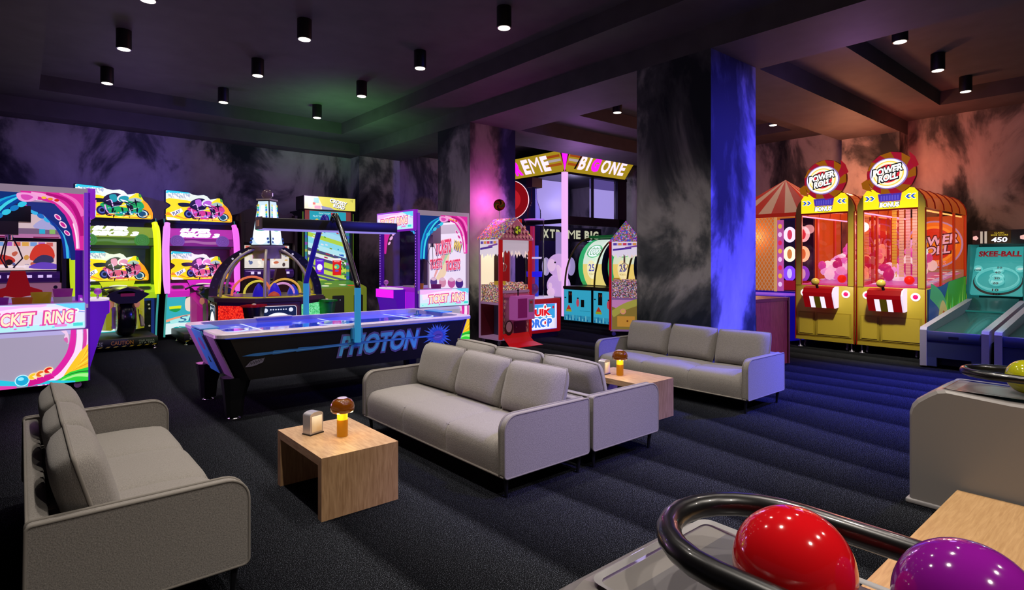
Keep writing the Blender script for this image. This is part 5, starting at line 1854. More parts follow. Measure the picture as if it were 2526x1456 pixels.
def candy_crane(label, loc, rz, boxed):
    t = thing('candy_crane', label, 'crane game', loc, rz, 'candy house crane games')
    W, D = 0.39, 0.63
    b = MB()
    b.box(-W, 0.0, 0.10, W, D, 0.14, PINK)
    b.box(-W + 0.02, D - 0.03, 0.14, W - 0.02, D, 0.80, mat('#6a1424', 0.5))
    b.box(-0.05, 0.1, 0.14, W - 0.03, D - 0.04, 0.78, mat('#4a4a66', 0.5))
    if boxed:
        for s in (-1, 1):
            M = FXP(W - 0.015, 0, 0) if s > 0 else FXN(-W + 0.015, D, 0)
            b.prism(rect(0.03, 0.14, D - 0.02, 0.80), M, 0, 0.012, mat('#d8b84a', 0.5, 0, 0.25))
            a = Art(b, M, 0.014, 0.0012, (0.03, 0.14, D - 0.02, 0.80))
            a.p([(0.03, 0.80), (D, 0.80), (D, 0.72), (0.2, 0.55), (0.03, 0.62)], em('#d890c0', 0.6))
            a.p(ribbon([(0.03, 0.45), (0.3, 0.62), (D, 0.74)], 0.14), em('#b8b04a', 0.6))
            a.p(ell(0.26, 0.52, 0.06), em('#e0907a', 0.7))
            a.p(ell(0.26, 0.52, 0.04), em('#d8b050', 0.7))
            a.p(rect(0.14, 0.20, 0.5, 0.42), em('#d89a3a', 0.6))
            a.p(ell(0.35, 0.32, 0.02), em('#8a4a1a', 0.5))
    b.build('base', t)
    for s in (-1, 1):
        b = MB()
        x = s * W
        for y in (0.0, D - 0.03):
            b.box(min(x, x - s * 0.03), y, 0.10, max(x, x - s * 0.03), y + 0.03, 2.0, PINK)
        b.box(min(x, x - s * 0.03), 0, 0.76, max(x, x - s * 0.03), D, 0.80, PINK)
        M = FXP(W - 0.01, 0, 0) if s > 0 else FXN(-W + 0.01, D, 0)
        b.build('side_frame', t)
        b = MB()
        a = Art(b, M, 0.004, 0.0012)
        a.p(rect(0.03, 1.72, D - 0.03, 2.0) + [], em('#f0e4f0', 0.75))
        zz = [(0.03, 1.73)] + [(0.03 + (D - 0.06) * i / 14, 1.72 - 0.05 * (i % 2) - 0.04 * (i in (3, 4, 9))) for i in range(15)] + [(D - 0.03, 1.73)]
        a.p(zz, em('#f0e4f0', 0.75))
        a.p(rect(0.05, 1.90, D - 0.06, 1.96), em('#d8b8d8', 0.7))
        for i in range(5):
            a.p(rect(0.06 + 0.1 * i, 1.905, 0.13 + 0.1 * i, 1.955), em(('#5a4ab0', '#e8a04a', '#d83a5a')[i % 3], 0.7))
        a.p([(0.05, 1.79), (D - 0.2, 1.83), (D - 0.2, 1.87), (0.05, 1.83)], em('#5a3aa8', 0.6))
        a.p([(0.3, 1.84), (D - 0.05, 1.88), (D - 0.05, 1.91), (0.3, 1.87)], em('#8a4ab0', 0.6))
        b.build('side_sign', t)
        b = MB()
        b.poly(rect(0.03, 0.80, D - 0.03, 1.75), M, 0.0, glass('#fff8f0', 0.06))
        b.build('side_window', t)
    # filling
    b = MB()
    b.box(-W + 0.035, 0.035, 0.80, W - 0.035, D - 0.035, 1.13, CANDY)
    for i in range(26):
        b.ball((-W + 0.08 + 0.62 * rnd.random(), 0.08 + (D - 0.16) * rnd.random(), 1.135), 0.045, CANDY, 8, 6)
    q = b.build('candy_filling', t)
    q['kind'] = 'stuff'
    b = MB()
    b.box(-W + 0.04, 0.06, 0.82, -W + 0.2, 0.2, 1.2, mat('#d8b03a', 0.5, 0, 0.4))
    b.build('prize_box', t)
    b = MB()
    b.box(-W + 0.03, D - 0.035, 0.8, -0.04, D - 0.02, 1.98, em('#f4ead0', 0.95))
    b.box(-0.04, D - 0.035, 0.8, 0.12, D - 0.02, 1.98, mat('#2a1a12', 0.5))
    b.box(0.12, D - 0.035, 0.8, W - 0.03, D - 0.02, 1.98, mat('#b01420', 0.4, 0, 0.35))
    b.build('back_wall', t)
    b = MB()
    b.cyl((-0.05, 0.3, 1.55), (-0.05, 0.3, 1.95), 0.02, CHROME, n=8)
    for k in range(3):
        a_ = 2 * PI * k / 3
        b.tube([(-0.05, 0.3, 1.55), (-0.05 + 0.09 * math.cos(a_), 0.3 + 0.09 * math.sin(a_), 1.48), (-0.05 + 0.04 * math.cos(a_), 0.3 + 0.04 * math.sin(a_), 1.38)], 0.008, CHROME, 6)
    b.build('claw', t)
    # front
    b = MB()
    for x in (-W - 0.005, W - 0.055):
        b.box(x, -0.03, 0.12, x + 0.06, 0.02, 2.0, RED)
    b.box(-W + 0.055, -0.025, 0.98, W - 0.055, 0.01, 1.03, PINK)
    b.build('front_frame', t)
    b = MB()
    M = FY(0, -0.012, 0)
    b.prism(rect(-W + 0.05, 0.14, W - 0.05, 0.98), M, -0.02, 0, mat('#d8a0a8', 0.5))
    a = Art(b, M, 0.002)
    for i in range(7):
        for s in (-1, 1):
            u = s * (W - 0.10)
            v = 0.20 + 0.115 * i
            a.p([(u, v), (u + 0.035, v + 0.055), (u, v + 0.11), (u - 0.035, v + 0.055)], mat('#a83a5a', 0.5))
            a.p([(u, v + 0.015), (u + 0.026, v + 0.055), (u, v + 0.095), (u - 0.026, v + 0.055)], mat('#e8c0a8', 0.5))
    a.p(rect(-W + 0.07, 0.90, W - 0.07, 0.96), mat('#d06a9a', 0.5))
    a.p(ell(-0.20, 0.33, 0.10, 0.14), mat('#4a2a2a', 0.5))
    a.p(ell(-0.20, 0.35, 0.07, 0.10), mat('#e89ab0', 0.5, 0, 0.15))
    b.build('front_board', t)
    b = MB()
    a = Art(b, FY(0, 0.0, 0), 0.003)
    a.p(rect(-W + 0.055, 1.78, W - 0.055, 2.0), em('#c8b8c8', 0.7))
    a.p([(-W + 0.055, 1.79)] + [(-W + 0.055 + (2 * W - 0.11) * i / 16, 1.78 - 0.06 * (i % 2) - 0.09 * (i in (7, 12, 13))) for i in range(17)] + [(W - 0.055, 1.79)], em('#cdbccd', 0.7))
    b.build('icing_print', t)
    b = MB()
    b.poly(rect(-W + 0.055, 1.03, W - 0.055, 1.98), FY(0, 0, 0), 0.0, glass('#fff8f0', 0.06))
    b.build('front_window', t)
    if not boxed:
        b = MB()
        b.box(-0.17, -0.22, 0.48, 0.30, -0.012, 0.93, mat('#c860b8', 0.4, 0, 0.4), 0.012)
        b.box(-0.13, -0.224, 0.52, 0.10, -0.2205, 0.88, mat('#9a2478', 0.4, 0, 0.3))
        b.box(0.14, -0.226, 0.62, 0.26, -0.2205, 0.86, mat('#a8a0c0', 0.3, 0.3))
        b.box(0.17, -0.229, 0.78, 0.23, -0.2265, 0.83, mat('#c02030', 0.4, 0, 0.3))
        p = b.build('control_box', t)
        b = MB()
        b.cyl((-0.02, -0.1, 0.93), (-0.02, -0.1, 1.02), 0.012, SATIN, n=8)
        b.ball((-0.02, -0.1, 1.03), 0.022, SATIN, 10, 6)
        b.build('joystick', p)
        b = MB()
        b.box(-0.05, -0.03, 0.22, 0.24, -0.012, 0.44, mat('#6a1a5a', 0.4))
        b.ball((-0.01, -0.032, 0.33), 0.014, CHROME, 8, 6)
        b.build('prize_door', t)
        # ramp
        b = MB()
        rings = []
        for y, z in ((-0.015, 0.22), (-0.06, 0.14), (-0.16, 0.06), (-0.30, 0.012), (-0.36, 0.006)):
            w = W - 0.07 + (0.06 if y < -0.2 else 0.0)
            rings.append([(-w, y, z), (w, y, z), (w, y + 0.004, z - 0.012 if z > 0.03 else 0.0), (-w, y + 0.004, z - 0.012 if z > 0.03 else 0.0)])
        b.loft(rings, RED, False)
        b.build('red_ramp', t)
    if boxed:
        b = MB()
        for s in (-1, 1):
            y0_, y1_ = (D / 2, -0.04) if s < 0 else (D / 2, D + 0.04)
            b.add([(-W - 0.03, y1_, 1.98), (W + 0.03, y1_, 1.98), (W + 0.03, y0_, 2.42), (-W - 0.03, y0_, 2.42)], [(0, 1, 2, 3) if s < 0 else (3, 2, 1, 0)], SPRINK)
            b.add([(s * (W + 0.03), -0.04, 1.98), (s * (W + 0.03), D + 0.04, 1.98), (s * (W + 0.03), D / 2, 2.42)], [(0, 1, 2) if s > 0 else (2, 1, 0)], SPRINK)
        b.build('sprinkle_roof', t)
    else:
        # roof
        b = MB()
        for s in (-1, 1):
            b.add([(s * (W + 0.03), -0.04, 1.98), (0, -0.04, 2.36), (0, D + 0.03, 2.36), (s * (W + 0.03), D + 0.03, 1.98), (s * (W + 0.03), -0.04, 2.01), (0, -0.04, 2.40), (0, D + 0.03, 2.40), (s * (W + 0.03), D + 0.03, 2.01)],
                  [(0, 1, 2, 3), (7, 6, 5, 4), (0, 4, 5, 1), (3, 2, 6, 7), (0, 3, 7, 4)], SPRINK)
        b.build('sprinkle_roof', t)
        b = MB()
        M = FY(0, -0.045, 0)
        b.prism([(-W - 0.03, 1.97), (W + 0.03, 1.97), (0, 2.38)], M, -0.03, 0.0, mat('#c06a8a', 0.5))
        a = Art(b, M, 0.002)
        for r in range(3):
            for i in range(-4 + r, 5 - r):
                u, v = i * 0.085, 2.0 + 0.09 * r
                a.p([(u, v), (u + 0.036, v + 0.04), (u, v + 0.08), (u - 0.036, v + 0.04)], mat('#e8b0a8', 0.5))
        a.p(ell(0, 2.16, 0.085), mat('#3a3a1a', 0.5))
        a.p(ell(0, 2.16, 0.075, n=8), em('#b8c02a', 0.6))
        for k in range(3):
            q = 2 * PI * k / 3 + 0.5
            a.p([(0, 2.16), (0.075 * math.cos(q), 2.16 + 0.075 * math.sin(q)), (0.075 * math.cos(q + 0.9), 2.16 + 0.075 * math.sin(q + 0.9))], mat('#2a2a14', 0.5))
        b.build('gable', t)
        b = MB()
        b.box(0.14, 0.20, 2.08, 0.34, 0.44, 2.40, RED)
        b.build('chimney', t)
    for x in (-W + 0.06, W - 0.06):
        for y in (0.07, D - 0.07):
            b = MB()
            b.cyl((x - 0.014, y, 0.042), (x + 0.014, y, 0.042), 0.042, mat('#6a6478', 0.4), n=14)
            b.box(x - 0.02, y - 0.015, 0.05, x + 0.02, y + 0.015, 0.10, mat('#8a8498', 0.4))
            b.build('caster', t)
    return t


def lollipop(loc, lab):
    t = thing('lollipop', lab, 'lollipop decoration', loc, 0)
    b = MB()
    b.cyl((0, 0, 0), (0, 0, 0.20), 0.008, WHITE, n=8)
    b.build('stick', t)
    b = MB()
    M = Matrix.Translation((0, 0, 0.29)) @ Matrix.Rotation(math.radians(-40), 4, 'Z') @ FY(0, 0, 0)
    b.prism(ell(0, 0, 0.112), M, -0.015, 0.015, mat('#8a1a1a', 0.3))
    a = Art(b, M, 0.016, 0.0008)
    for k in range(8):
        q = 2 * PI * k / 8
        a.p(ribbon([(0, 0), (0.05 * math.cos(q), 0.05 * math.sin(q)), (0.1 * math.cos(q + 0.9), 0.1 * math.sin(q + 0.9))], 0.004, 0.05), mat(('#d8781c', '#3a2a14', '#c82a1c', '#6a7a1a')[k % 4], 0.3))
    b.build('swirl_disc', t)


candy_crane('red and pink candy house crane in front of the middle pillar, red ramp down', (7.12, 8.25, 0), 0, False)
candy_crane('candy house crane showing its side, partly hidden by the blue lit pillar', (9.74, 8.13, 0), -140, True)
lollipop((7.03, 8.62, 2.37), 'swirl lollipop on the roof of the candy house crane by the middle pillar')
lamp('POINT', (7.0, 8.55, 1.7), (1.0, 0.9, 0.7), 3, 0.06, name='crane_light')

# ================================================================ DROP GAME
def drop_game():
    t = thing('drop_game', 'red drop game with clear tube, beside the red candy house crane', 'arcade machine', (8.12, 8.58, 0), 0)
    b = MB()
    b.box(-0.56, 0.0, 0.10, 0.56, 0.49, 0.80, mat('#c0101c', 0.35, 0, 0.35), 0.03)
    b.box(-0.5, 0.05, 0.0, 0.5, 0.44, 0.10, SATIN)
    b.build('base', t)
    b = MB()
    M = FY(0, 0.0, 0)
    b.prism(rect(-0.50, 0.17, 0.42, 0.70), M, 0.0, 0.012, mat('#e8e4ee', 0.4))
    a = Art(b, M, 0.014)
    a.p(rect(-0.49, 0.18, 0.41, 0.69), em('#f0eef4', 0.85))
    a.p([(-0.35, 0.69), (0.36, 0.69), (0.36, 0.40), (0.1, 0.36), (-0.35, 0.45)], em('#3aa8d8', 0.85))
    a.p(rect(0.10, 0.45, 0.14, 0.69), em('#1a2a4a', 0.8))
    for tx, q, c, oc in (('QUIK', (-0.44, 0.43, 0.25, 0.60), '#e01a20', '#ffffff'), ('DROP', (-0.40, 0.22, 0.27, 0.40), '#3a7ad8', '#f4f6ff')):
        a.t(tx, *q, em(c, 0.95), 0, 0.06, 0, em(oc, 1.0), 0.16)
    for v in (0.635, 0.31):
        a.p(ell(0.07, v, 0.05, 0.06), em('#ffffff', 1.0))
        a.p(ell(0.07, v, 0.025, 0.035), em('#d81a20', 0.9))
    a.p(ell(0.30, 0.62, 0.03), em('#c82040', 0.9))
    a.p(rect(0.34, 0.20, 0.37, 0.38), em('#d8d0e0', 0.9))
    b.build('front_sign', t)
    b = MB()
    b.prism(ell(0.12, 0.25, 0.42, 0.22, 26), FZ(0, 0, 0), 0.80, 0.835, em('#f0e0f0', 0.6))
    b.build('deck', t)
    b = MB()
    b.lathe([(0.20, 0.836), (0.20, 2.42)], (0.02, 0.25, 0), glass('#f0ecff', 0.10), 24, False, False)
    b.lathe([(0.21, 2.42), (0.21, 2.45)], (0.02, 0.25, 0), mat('#c8b8d8', 0.3), 24)
    b.build('clear_tube', t)
    b = MB()
    b.cyl((-0.03, 0.25, 0.836), (-0.03, 0.25, 2.3), 0.05, em('#c02a4a', 0.5), n=10)
    b.cyl((0.10, 0.27, 0.836), (0.10, 0.27, 1.9), 0.045, em('#3a4ad0', 0.6), n=10)
    b.lathe([(0.16, 1.25), (0.17, 1.36)], (0.02, 0.25, 0), em('#2a20d8', 0.8), 20)
    b.lathe([(0.15, 1.62), (0.16, 1.66)], (0.02, 0.25, 0), em('#e8d8e8', 0.7), 20)
    b.ball((-0.02, 0.25, 1.0), 0.12, em('#7a3a6a', 0.4), 14, 8)
    b.build('inner_rods', t)
    b = MB()
    b.lathe([(0.14, 2.45), (0.14, 2.62), (0.06, 2.85), (0.05, 3.1)], (0.02, 0.25, 0), glass('#e8e4ff', 0.12), 18, False, True)
    b.build('clear_bottle_top', t)
    b = MB()
    b.box(-0.12, 0.16, 3.102, 0.16, 0.34, 3.30, SATIN)
    b.build('motor_box', t)


drop_game()
t = thing('round_sign', 'round red lit sign on a post, half hidden behind the middle pillar', 'sign', (8.84, 10.45, 0), 0)
b = MB()
b.cyl((0, 0, 0), (0, 0, 2.6), 0.05, mat('#8a1420', 0.4), n=12)
b.lathe([(0.28, 0), (0.28, 0.04), (0.06, 0.06)], (0, 0, 0), SATIN, 20)
b.build('post', t)
b = MB()
M = Matrix.Rotation(math.radians(-50), 4, 'Z') @ FY(0, 0, 3.02)
b.prism(ell(0, 0, 0.46, n=36), M, -0.06, 0.06, mat('#b0101a', 0.35, 0, 0.5))
b.prism(ell(0, 0, 0.27, n=36), M, 0.0605, 0.065, em('#d0202c', 0.7))
b.tube([tuple(M @ Vector((0.46 * math.cos(2 * PI * k / 36), 0.46 * math.sin(2 * PI * k / 36), 0.05))) for k in range(36)], 0.012, em('#ffd8e0', 1.2), 6, True)
b.build('sign_disc', t)

# ================================================================ GIANT CRANE
def giant_crane():
    t = thing('giant_prize_crane', 'giant crane booth with glowing corner post and tilted marquee, behind the wheel games', 'crane game', (11.40, 11.13, 0), 0)
    LX, LY = 2.72, 2.5
    FR = mat('#14101c', 0.4)
    b = MB()
    b.box(0.0, 0.0, 0.05, LX, LY, 0.55, mat('#1c1230', 0.4))
    b.build('base', t)
    b = MB()
    b.box(-0.06, -0.06, 0.05, 0.07, 0.07, 4.02, em('#f0b4f4', 1.0))
    b.build('corner_post', t)
    b = MB()
    b.box(0.0, 0.02, 2.58, LX, 0.08, 2.82, FR)
    b.box(0.02, 0.08, 2.62, 0.08, LY, 2.74, FR)
    for x in (0.08, 1.15, 2.30):
        b.box(x, 0.02, 2.82, x + 0.07, 0.08, 4.02, FR)
    b.box(2.30, 0.02, 0.55, 2.37, 0.08, 2.58, FR)
    b.box(0.0, 0.0, 3.98, LX, LY, 4.06, FR)
    b.box(2.37, 0.02, 0.55, LX, 0.2, 3.98, mat('#1a1028', 0.5))
    b.build('frame', t)
    for nm, q in (('upper_window', ((0.15, 2.82, 1.15, 3.98), (1.22, 2.82, 2.30, 3.98))), ('lower_window', ((0.08, 0.55, 2.30, 2.58),))):
        for r in q:
            b = MB()
            b.poly(rect(*r), FY(0, 0.04, 0), 0, glass('#e4dcfa', 0.10))
            b.build(nm, t)
    b = MB()
    b.poly(rect(-LY, 0.55, -0.08, 3.98), FXN(0.04, 0, 0), 0, glass('#e4dcfa', 0.10))
    b.build('side_glass', t)
    # interior
    b = MB()
    b.box(0.15, LY - 0.06, 0.55, LX, LY, 3.98, mat('#2a2050', 0.6))
    b.box(0.10, 1.25, 2.62, 1.22, 1.30, 3.97, em('#c4b8f0', 0.8))  # lit white interior painted as glowing lavender panels
    b.box(1.24, 0.16, 2.82, 2.29, 0.20, 3.68, em('#c0b6f0', 0.85))
    b.box(1.24, 0.16, 3.68, 2.29, 0.20, 3.97, em('#7a6cb0', 0.6))
    b.build('interior_panel', t)
    b = MB()
    b.box(0.3, 0.62, 0.55, 0.65, 0.66, 2.4, em('#c8b8e8', 0.6))
    b.build('prize_chute', t)
    b = MB()
    b.box(0.05, 1.0, 2.16, 2.68, 1.03, 2.58, mat('#0c0c14', 0.5))
    a = Art(b, FY(0, 1.0, 0), 0.003)
    u_ = 0.12
    for ch, w_ in (('X', .24), ('T', .2), ('R', .22), ('E', .2), ('M', .3), ('E', .2), (' ', .1), ('B', .22), ('I', .08), ('G', .25)):
        if ch != ' ':
            a.t(ch, u_, 2.24, u_ + w_, 2.50, em('#d8e0a8', 0.9), 0, 0.0 if ch == 'M' else 0.05)
        u_ += w_ + 0.045
    b.build('inner_sign', t)
    # marquee faces tilted outwards
    YEL = em('#b89a22', 0.75)
    for k in range(2):
        if k == 0:
            M = frame((-0.04, -0.02, 4.04), (1, 0, 0), (0, -0.22, 0.54))
            u0, u1 = 0.0, 2.62
        else:
            M = frame((-0.02, -0.04, 4.04), (0, -1, 0), (-0.22, 0, 0.54))
            u0, u1 = -2.5, 0.0
        b = MB()
        L = 0.583
        b.prism([(u0, 0), (u1, 0), (u1 + (0.24 if k == 0 else 0), L), (u0 - (0.24 if k else 0), L)], M, -0.05, 0, mat('#3a2a10', 0.4))
        a = Art(b, M, 0.003)
        a.p([(u0, 0), (u1, 0), (u1 + (0.22 if k == 0 else 0), L), (u0 - (0.22 if k else 0), L)], YEL)
        for i, c in enumerate(('#b85a1a', '#c8b8b8', '#b0501a')):
            v = 0.18 + 0.12 * i
            a.p(rect(u0 + 0.05 if k == 0 else u1 - 0.6, v, u0 + 0.6 if k == 0 else u1 - 0.05, v + 0.07), em(c, 0.7))
        W_, P_ = em('#ffe4ff', 1.15), em('#ff1cf4', 1.1)
        if k == 0:
            a.p([(0.40, 0.10), (0.55, 0.58), (0.50, 0.58), (0.33, 0.10)], mat('#1a1010', 0.5))
            for tx, x0, x1, m_ in (('B', 0.50, 0.76, W_), ('I', 0.84, 0.93, W_), ('G', 1.0, 1.34, P_), ('O', 1.42, 1.78, W_), ('N', 1.84, 2.14, W_), ('E', 2.22, 2.48, W_)):
                a.t(tx, x0, 0.10, x1, 0.51, m_, 0.2, 0.04 if tx != 'G' else 0.09)
        else:
            for tx, x0, x1, m_ in (('X', -2.62, -2.34, P_), ('T', -2.32, -2.06, P_), ('R', -2.02, -1.70, P_), ('E', -1.62, -1.34, W_), ('M', -1.28, -0.88, W_), ('E', -0.80, -0.52, W_)):
                a.t(tx, x0, 0.08, x1, 0.52, m_, -0.15, {'M': 0.0, 'R': 0.08}.get(tx, 0.05))
        b.build('marquee_face', t)
    b = MB()
    b.add([(-0.03, -0.03, 4.03), (-0.24, -0.10, 4.585), (-0.10, -0.24, 4.585), (-0.26, -0.26, 4.585)], [(0, 2, 3), (0, 3, 1)], em('#ff1cf4', 1.2))
    b.build('marquee_corner', t)
    return t


giant_crane()
lamp('POINT', (12.6, 11.9, 3.3), (0.75, 0.7, 1.0), 30, 0.2, name='booth_light')
# plush elephant inside the booth
t = thing('plush_elephant', 'big white plush elephant behind the glowing corner post of the giant crane', 'plush toy', (11.72, 11.68, 0.55), -40)
PL = mat('#f0c8f0', 0.9, 0, 0.8)  # plush brightened by emission, as if lit
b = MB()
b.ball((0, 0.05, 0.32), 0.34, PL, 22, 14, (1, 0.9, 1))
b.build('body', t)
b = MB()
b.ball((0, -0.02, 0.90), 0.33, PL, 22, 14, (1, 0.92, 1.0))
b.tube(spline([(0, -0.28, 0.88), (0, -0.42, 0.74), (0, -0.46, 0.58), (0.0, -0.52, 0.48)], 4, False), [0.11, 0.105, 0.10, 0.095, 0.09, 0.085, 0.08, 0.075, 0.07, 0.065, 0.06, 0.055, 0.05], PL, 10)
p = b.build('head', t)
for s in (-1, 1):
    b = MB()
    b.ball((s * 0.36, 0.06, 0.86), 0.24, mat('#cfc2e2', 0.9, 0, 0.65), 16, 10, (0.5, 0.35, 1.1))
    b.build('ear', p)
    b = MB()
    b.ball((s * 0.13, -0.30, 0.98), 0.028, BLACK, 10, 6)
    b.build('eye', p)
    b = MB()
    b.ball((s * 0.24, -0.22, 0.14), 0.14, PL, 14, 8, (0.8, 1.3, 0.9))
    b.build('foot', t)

# ================================================================ WHEEL GAMES
def wheel_game(label, loc):
    t = thing('prize_wheel_game', label, 'arcade machine', loc, -90, 'prize wheel games')
    W = 0.475
    TEAL = em('#38b0d4', 0.75)
    b = MB()
    b.box(-W, 0.0, 0.04, W, 1.44, 0.86, mat('#123a4a', 0.5))
    b.box(-W - 0.002, -0.03, 0.86, W + 0.002, 1.44, 0.93, mat('#2a1c12', 0.35))
    b.build('cabinet', t)
    for x0, x1 in ((-W + 0.02, -0.03), (-0.02, W - 0.02)):
        b = MB()
        M = FY(0, 0.0, 0)
        b.prism(rect(x0, 0.06, x1, 0.84), M, 0, 0.012, TEAL)
        a = Art(b, M, 0.014)
        a.p(rect(x0, 0.06, x1, 0.20), em('#3aa8d0', 0.6))
        for i in range(7):
            u = x0 + 0.03 + 0.055 * i
            a.p(rect(u, 0.07, u + 0.03, 0.12 + 0.04 * (i % 3)), em(('#1a6aa8', '#8ad8e8')[i % 2], 0.6))
        if x0 < -0.1:
            a.p(rect(x0 + 0.16, 0.50, x0 + 0.29, 0.80), mat('#101418', 0.4))
            for u in (0.2, 0.25):
                a.p(rect(x0 + u, 0.70, x0 + u + 0.015, 0.76), em('#c04a2a', 0.5))
            a.p([(x0 + 0.08, 0.30), (x0 + 0.28, 0.30), (x0 + 0.24, 0.38), (x0 + 0.18, 0.46), (x0 + 0.12, 0.38)], em('#c83a2a', 0.6))
            a.p([(x0 + 0.08, 0.28), (x0 + 0.28, 0.28), (x0 + 0.25, 0.34), (x0 + 0.11, 0.34)], em('#a8b82a', 0.6))
        else:
            a.p(ell(x0 + 0.05, 0.52, 0.05, 0.10), em('#d8506a', 0.6))
            a.p(rect(x0 + 0.16, 0.42, x0 + 0.27, 0.60), mat('#101418', 0.4))
            a.p(rect(x0 + 0.12, 0.32, x1 - 0.01, 0.325), mat('#0a3a52', 0.4))
        for v in (0.62,):
            a.p(rect(x0 + 0.03, v, x0 + 0.09, v + 0.03), mat('#0c2a3a', 0.4))
        b.build('door', t)
    # wheel
    R, cy, cz = 0.72, 1.18, 1.42
    n = 14
    cols = []
    for k in range(n):
        q0, q1 = -0.72 + 2.3 * k / n, -0.72 + 2.3 * (k + 1) / n
        cols.append((q0, q1))
    b = MB()
    for k, (q0, q1) in enumerate(cols):
        qm = (q0 + q1) / 2
        c = '#f0d878' if qm < 0.16 else '#dff0d8'
        P = lambda x, q, r=R: (x, cy - r * math.cos(q), cz + r * math.sin(q))
        b.add([P(-0.24, q0), P(0.40, q0), P(0.40, q1), P(-0.24, q1)], [(0, 1, 2, 3)], em(c, 0.95))
        b.add([P(-0.40, q0), P(-0.24, q0), P(-0.24, q1), P(-0.40, q1)], [(0, 1, 2, 3)], em('#3ac878' if qm > -0.5 else '#48b860', 0.7))
    for x in (-0.405, 0.405):
        ring = [(x, cy - R * math.cos(q), cz + R * math.sin(q)) for q in [-0.72 + 2.3 * i / 20 for i in range(21)]] + [(x, cy + 0.2, cz + R * 0.9), (x, cy + 0.2, cz - 0.47)]
        b.add(ring, [tuple(range(len(ring)))], mat('#2a3a6a', 0.4))
    b.build('wheel', t)
    b = MB()

    def tang(q):
        nrm = Vector((0, -math.cos(q), math.sin(q)))
        return frame(Vector((0, cy, cz)) + nrm * (R + 0.004), (1, 0, 0), (0, math.sin(q), math.cos(q)))
    a = Art(b, tang(-0.12), 0.012)
    a.p(ell(0.08, 0.02, 0.16, 0.24), em('#f6ecb8', 1.0))
    a.t('25', -0.02, -0.02, 0.18, 0.16, em('#4a48b8', 0.9), 0.1, 0.01)
    a.t('POINTS', -0.02, -0.12, 0.18, -0.07, em('#b8a04a', 0.9))
    a = Art(b, tang(0.58), 0.012)
    a.p(ell(0.08, 0.0, 0.25, 0.20), em('#6ad08a', 0.9))
    a.p(ell(0.08, 0.0, 0.22, 0.17), em('#eefaf0', 1.05))
    a.t('1000', -0.10, -0.09, 0.26, 0.09, em('#f8fff8', 1.1), 0.1, 0.02, 0, em('#58a86a', 0.9), 0.15)
    b.build('wheel_print', t)
    for x in (-0.455,):
        b = MB()
        pts = [(x, 1.02 - 1.0 * math.cos(q), 0.93 + 1.25 * math.sin(q)) for q in [1.5 * i / 16 for i in range(17)]]
        b.tube(pts, 0.022, mat('#6a5a22', 0.3, 0.4, 0.05), 8)
        b.build('arch_bar', t)
    b = MB()
    rs = []
    for i in range(13):
        q = 1.5 * i / 12
        rs.append([(x, 1.02 - 0.99 * math.cos(q), 0.93 + 1.24 * math.sin(q)) for x in (-0.44, 0.43)])
    b.loft(rs, glass('#f4f8ff', 0.12), True, False, False, closed=False)
    b.build('curved_glass', t)
    b = MB()
    b.box(-W, 0.95, 2.18, W, 1.5, 2.25, mat('#1c7a3a', 0.4, 0, 0.25))
    b.box(-W, 1.44, 0.04, W, 1.5, 2.18, mat('#1a2040', 0.5))
    b.build('top_cover', t)
    return t


wheel_game('prize wheel game with 25 and 1000 beside the glowing post', (10.7, 10.0, 0))
wheel_game('prize wheel game in the middle of its row, cut off by the candy house crane', (10.7, 9.0, 0))
wheel_game('prize wheel game seen through the windows of the candy house crane', (10.7, 8.0, 0))
lamp('POINT', (9.9, 9.6, 2.2), (0.9, 1.0, 0.75), 5, 0.2, name='wheel_glow_lamp')
# ================================================================ POWER ROLL CABINETS
YEL = mat('#c0aa3a', 0.38)
YELD = mat('#a8942e', 0.4)
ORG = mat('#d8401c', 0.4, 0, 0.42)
RIB = mat('#a81a10', 0.4, 0, 0.22)


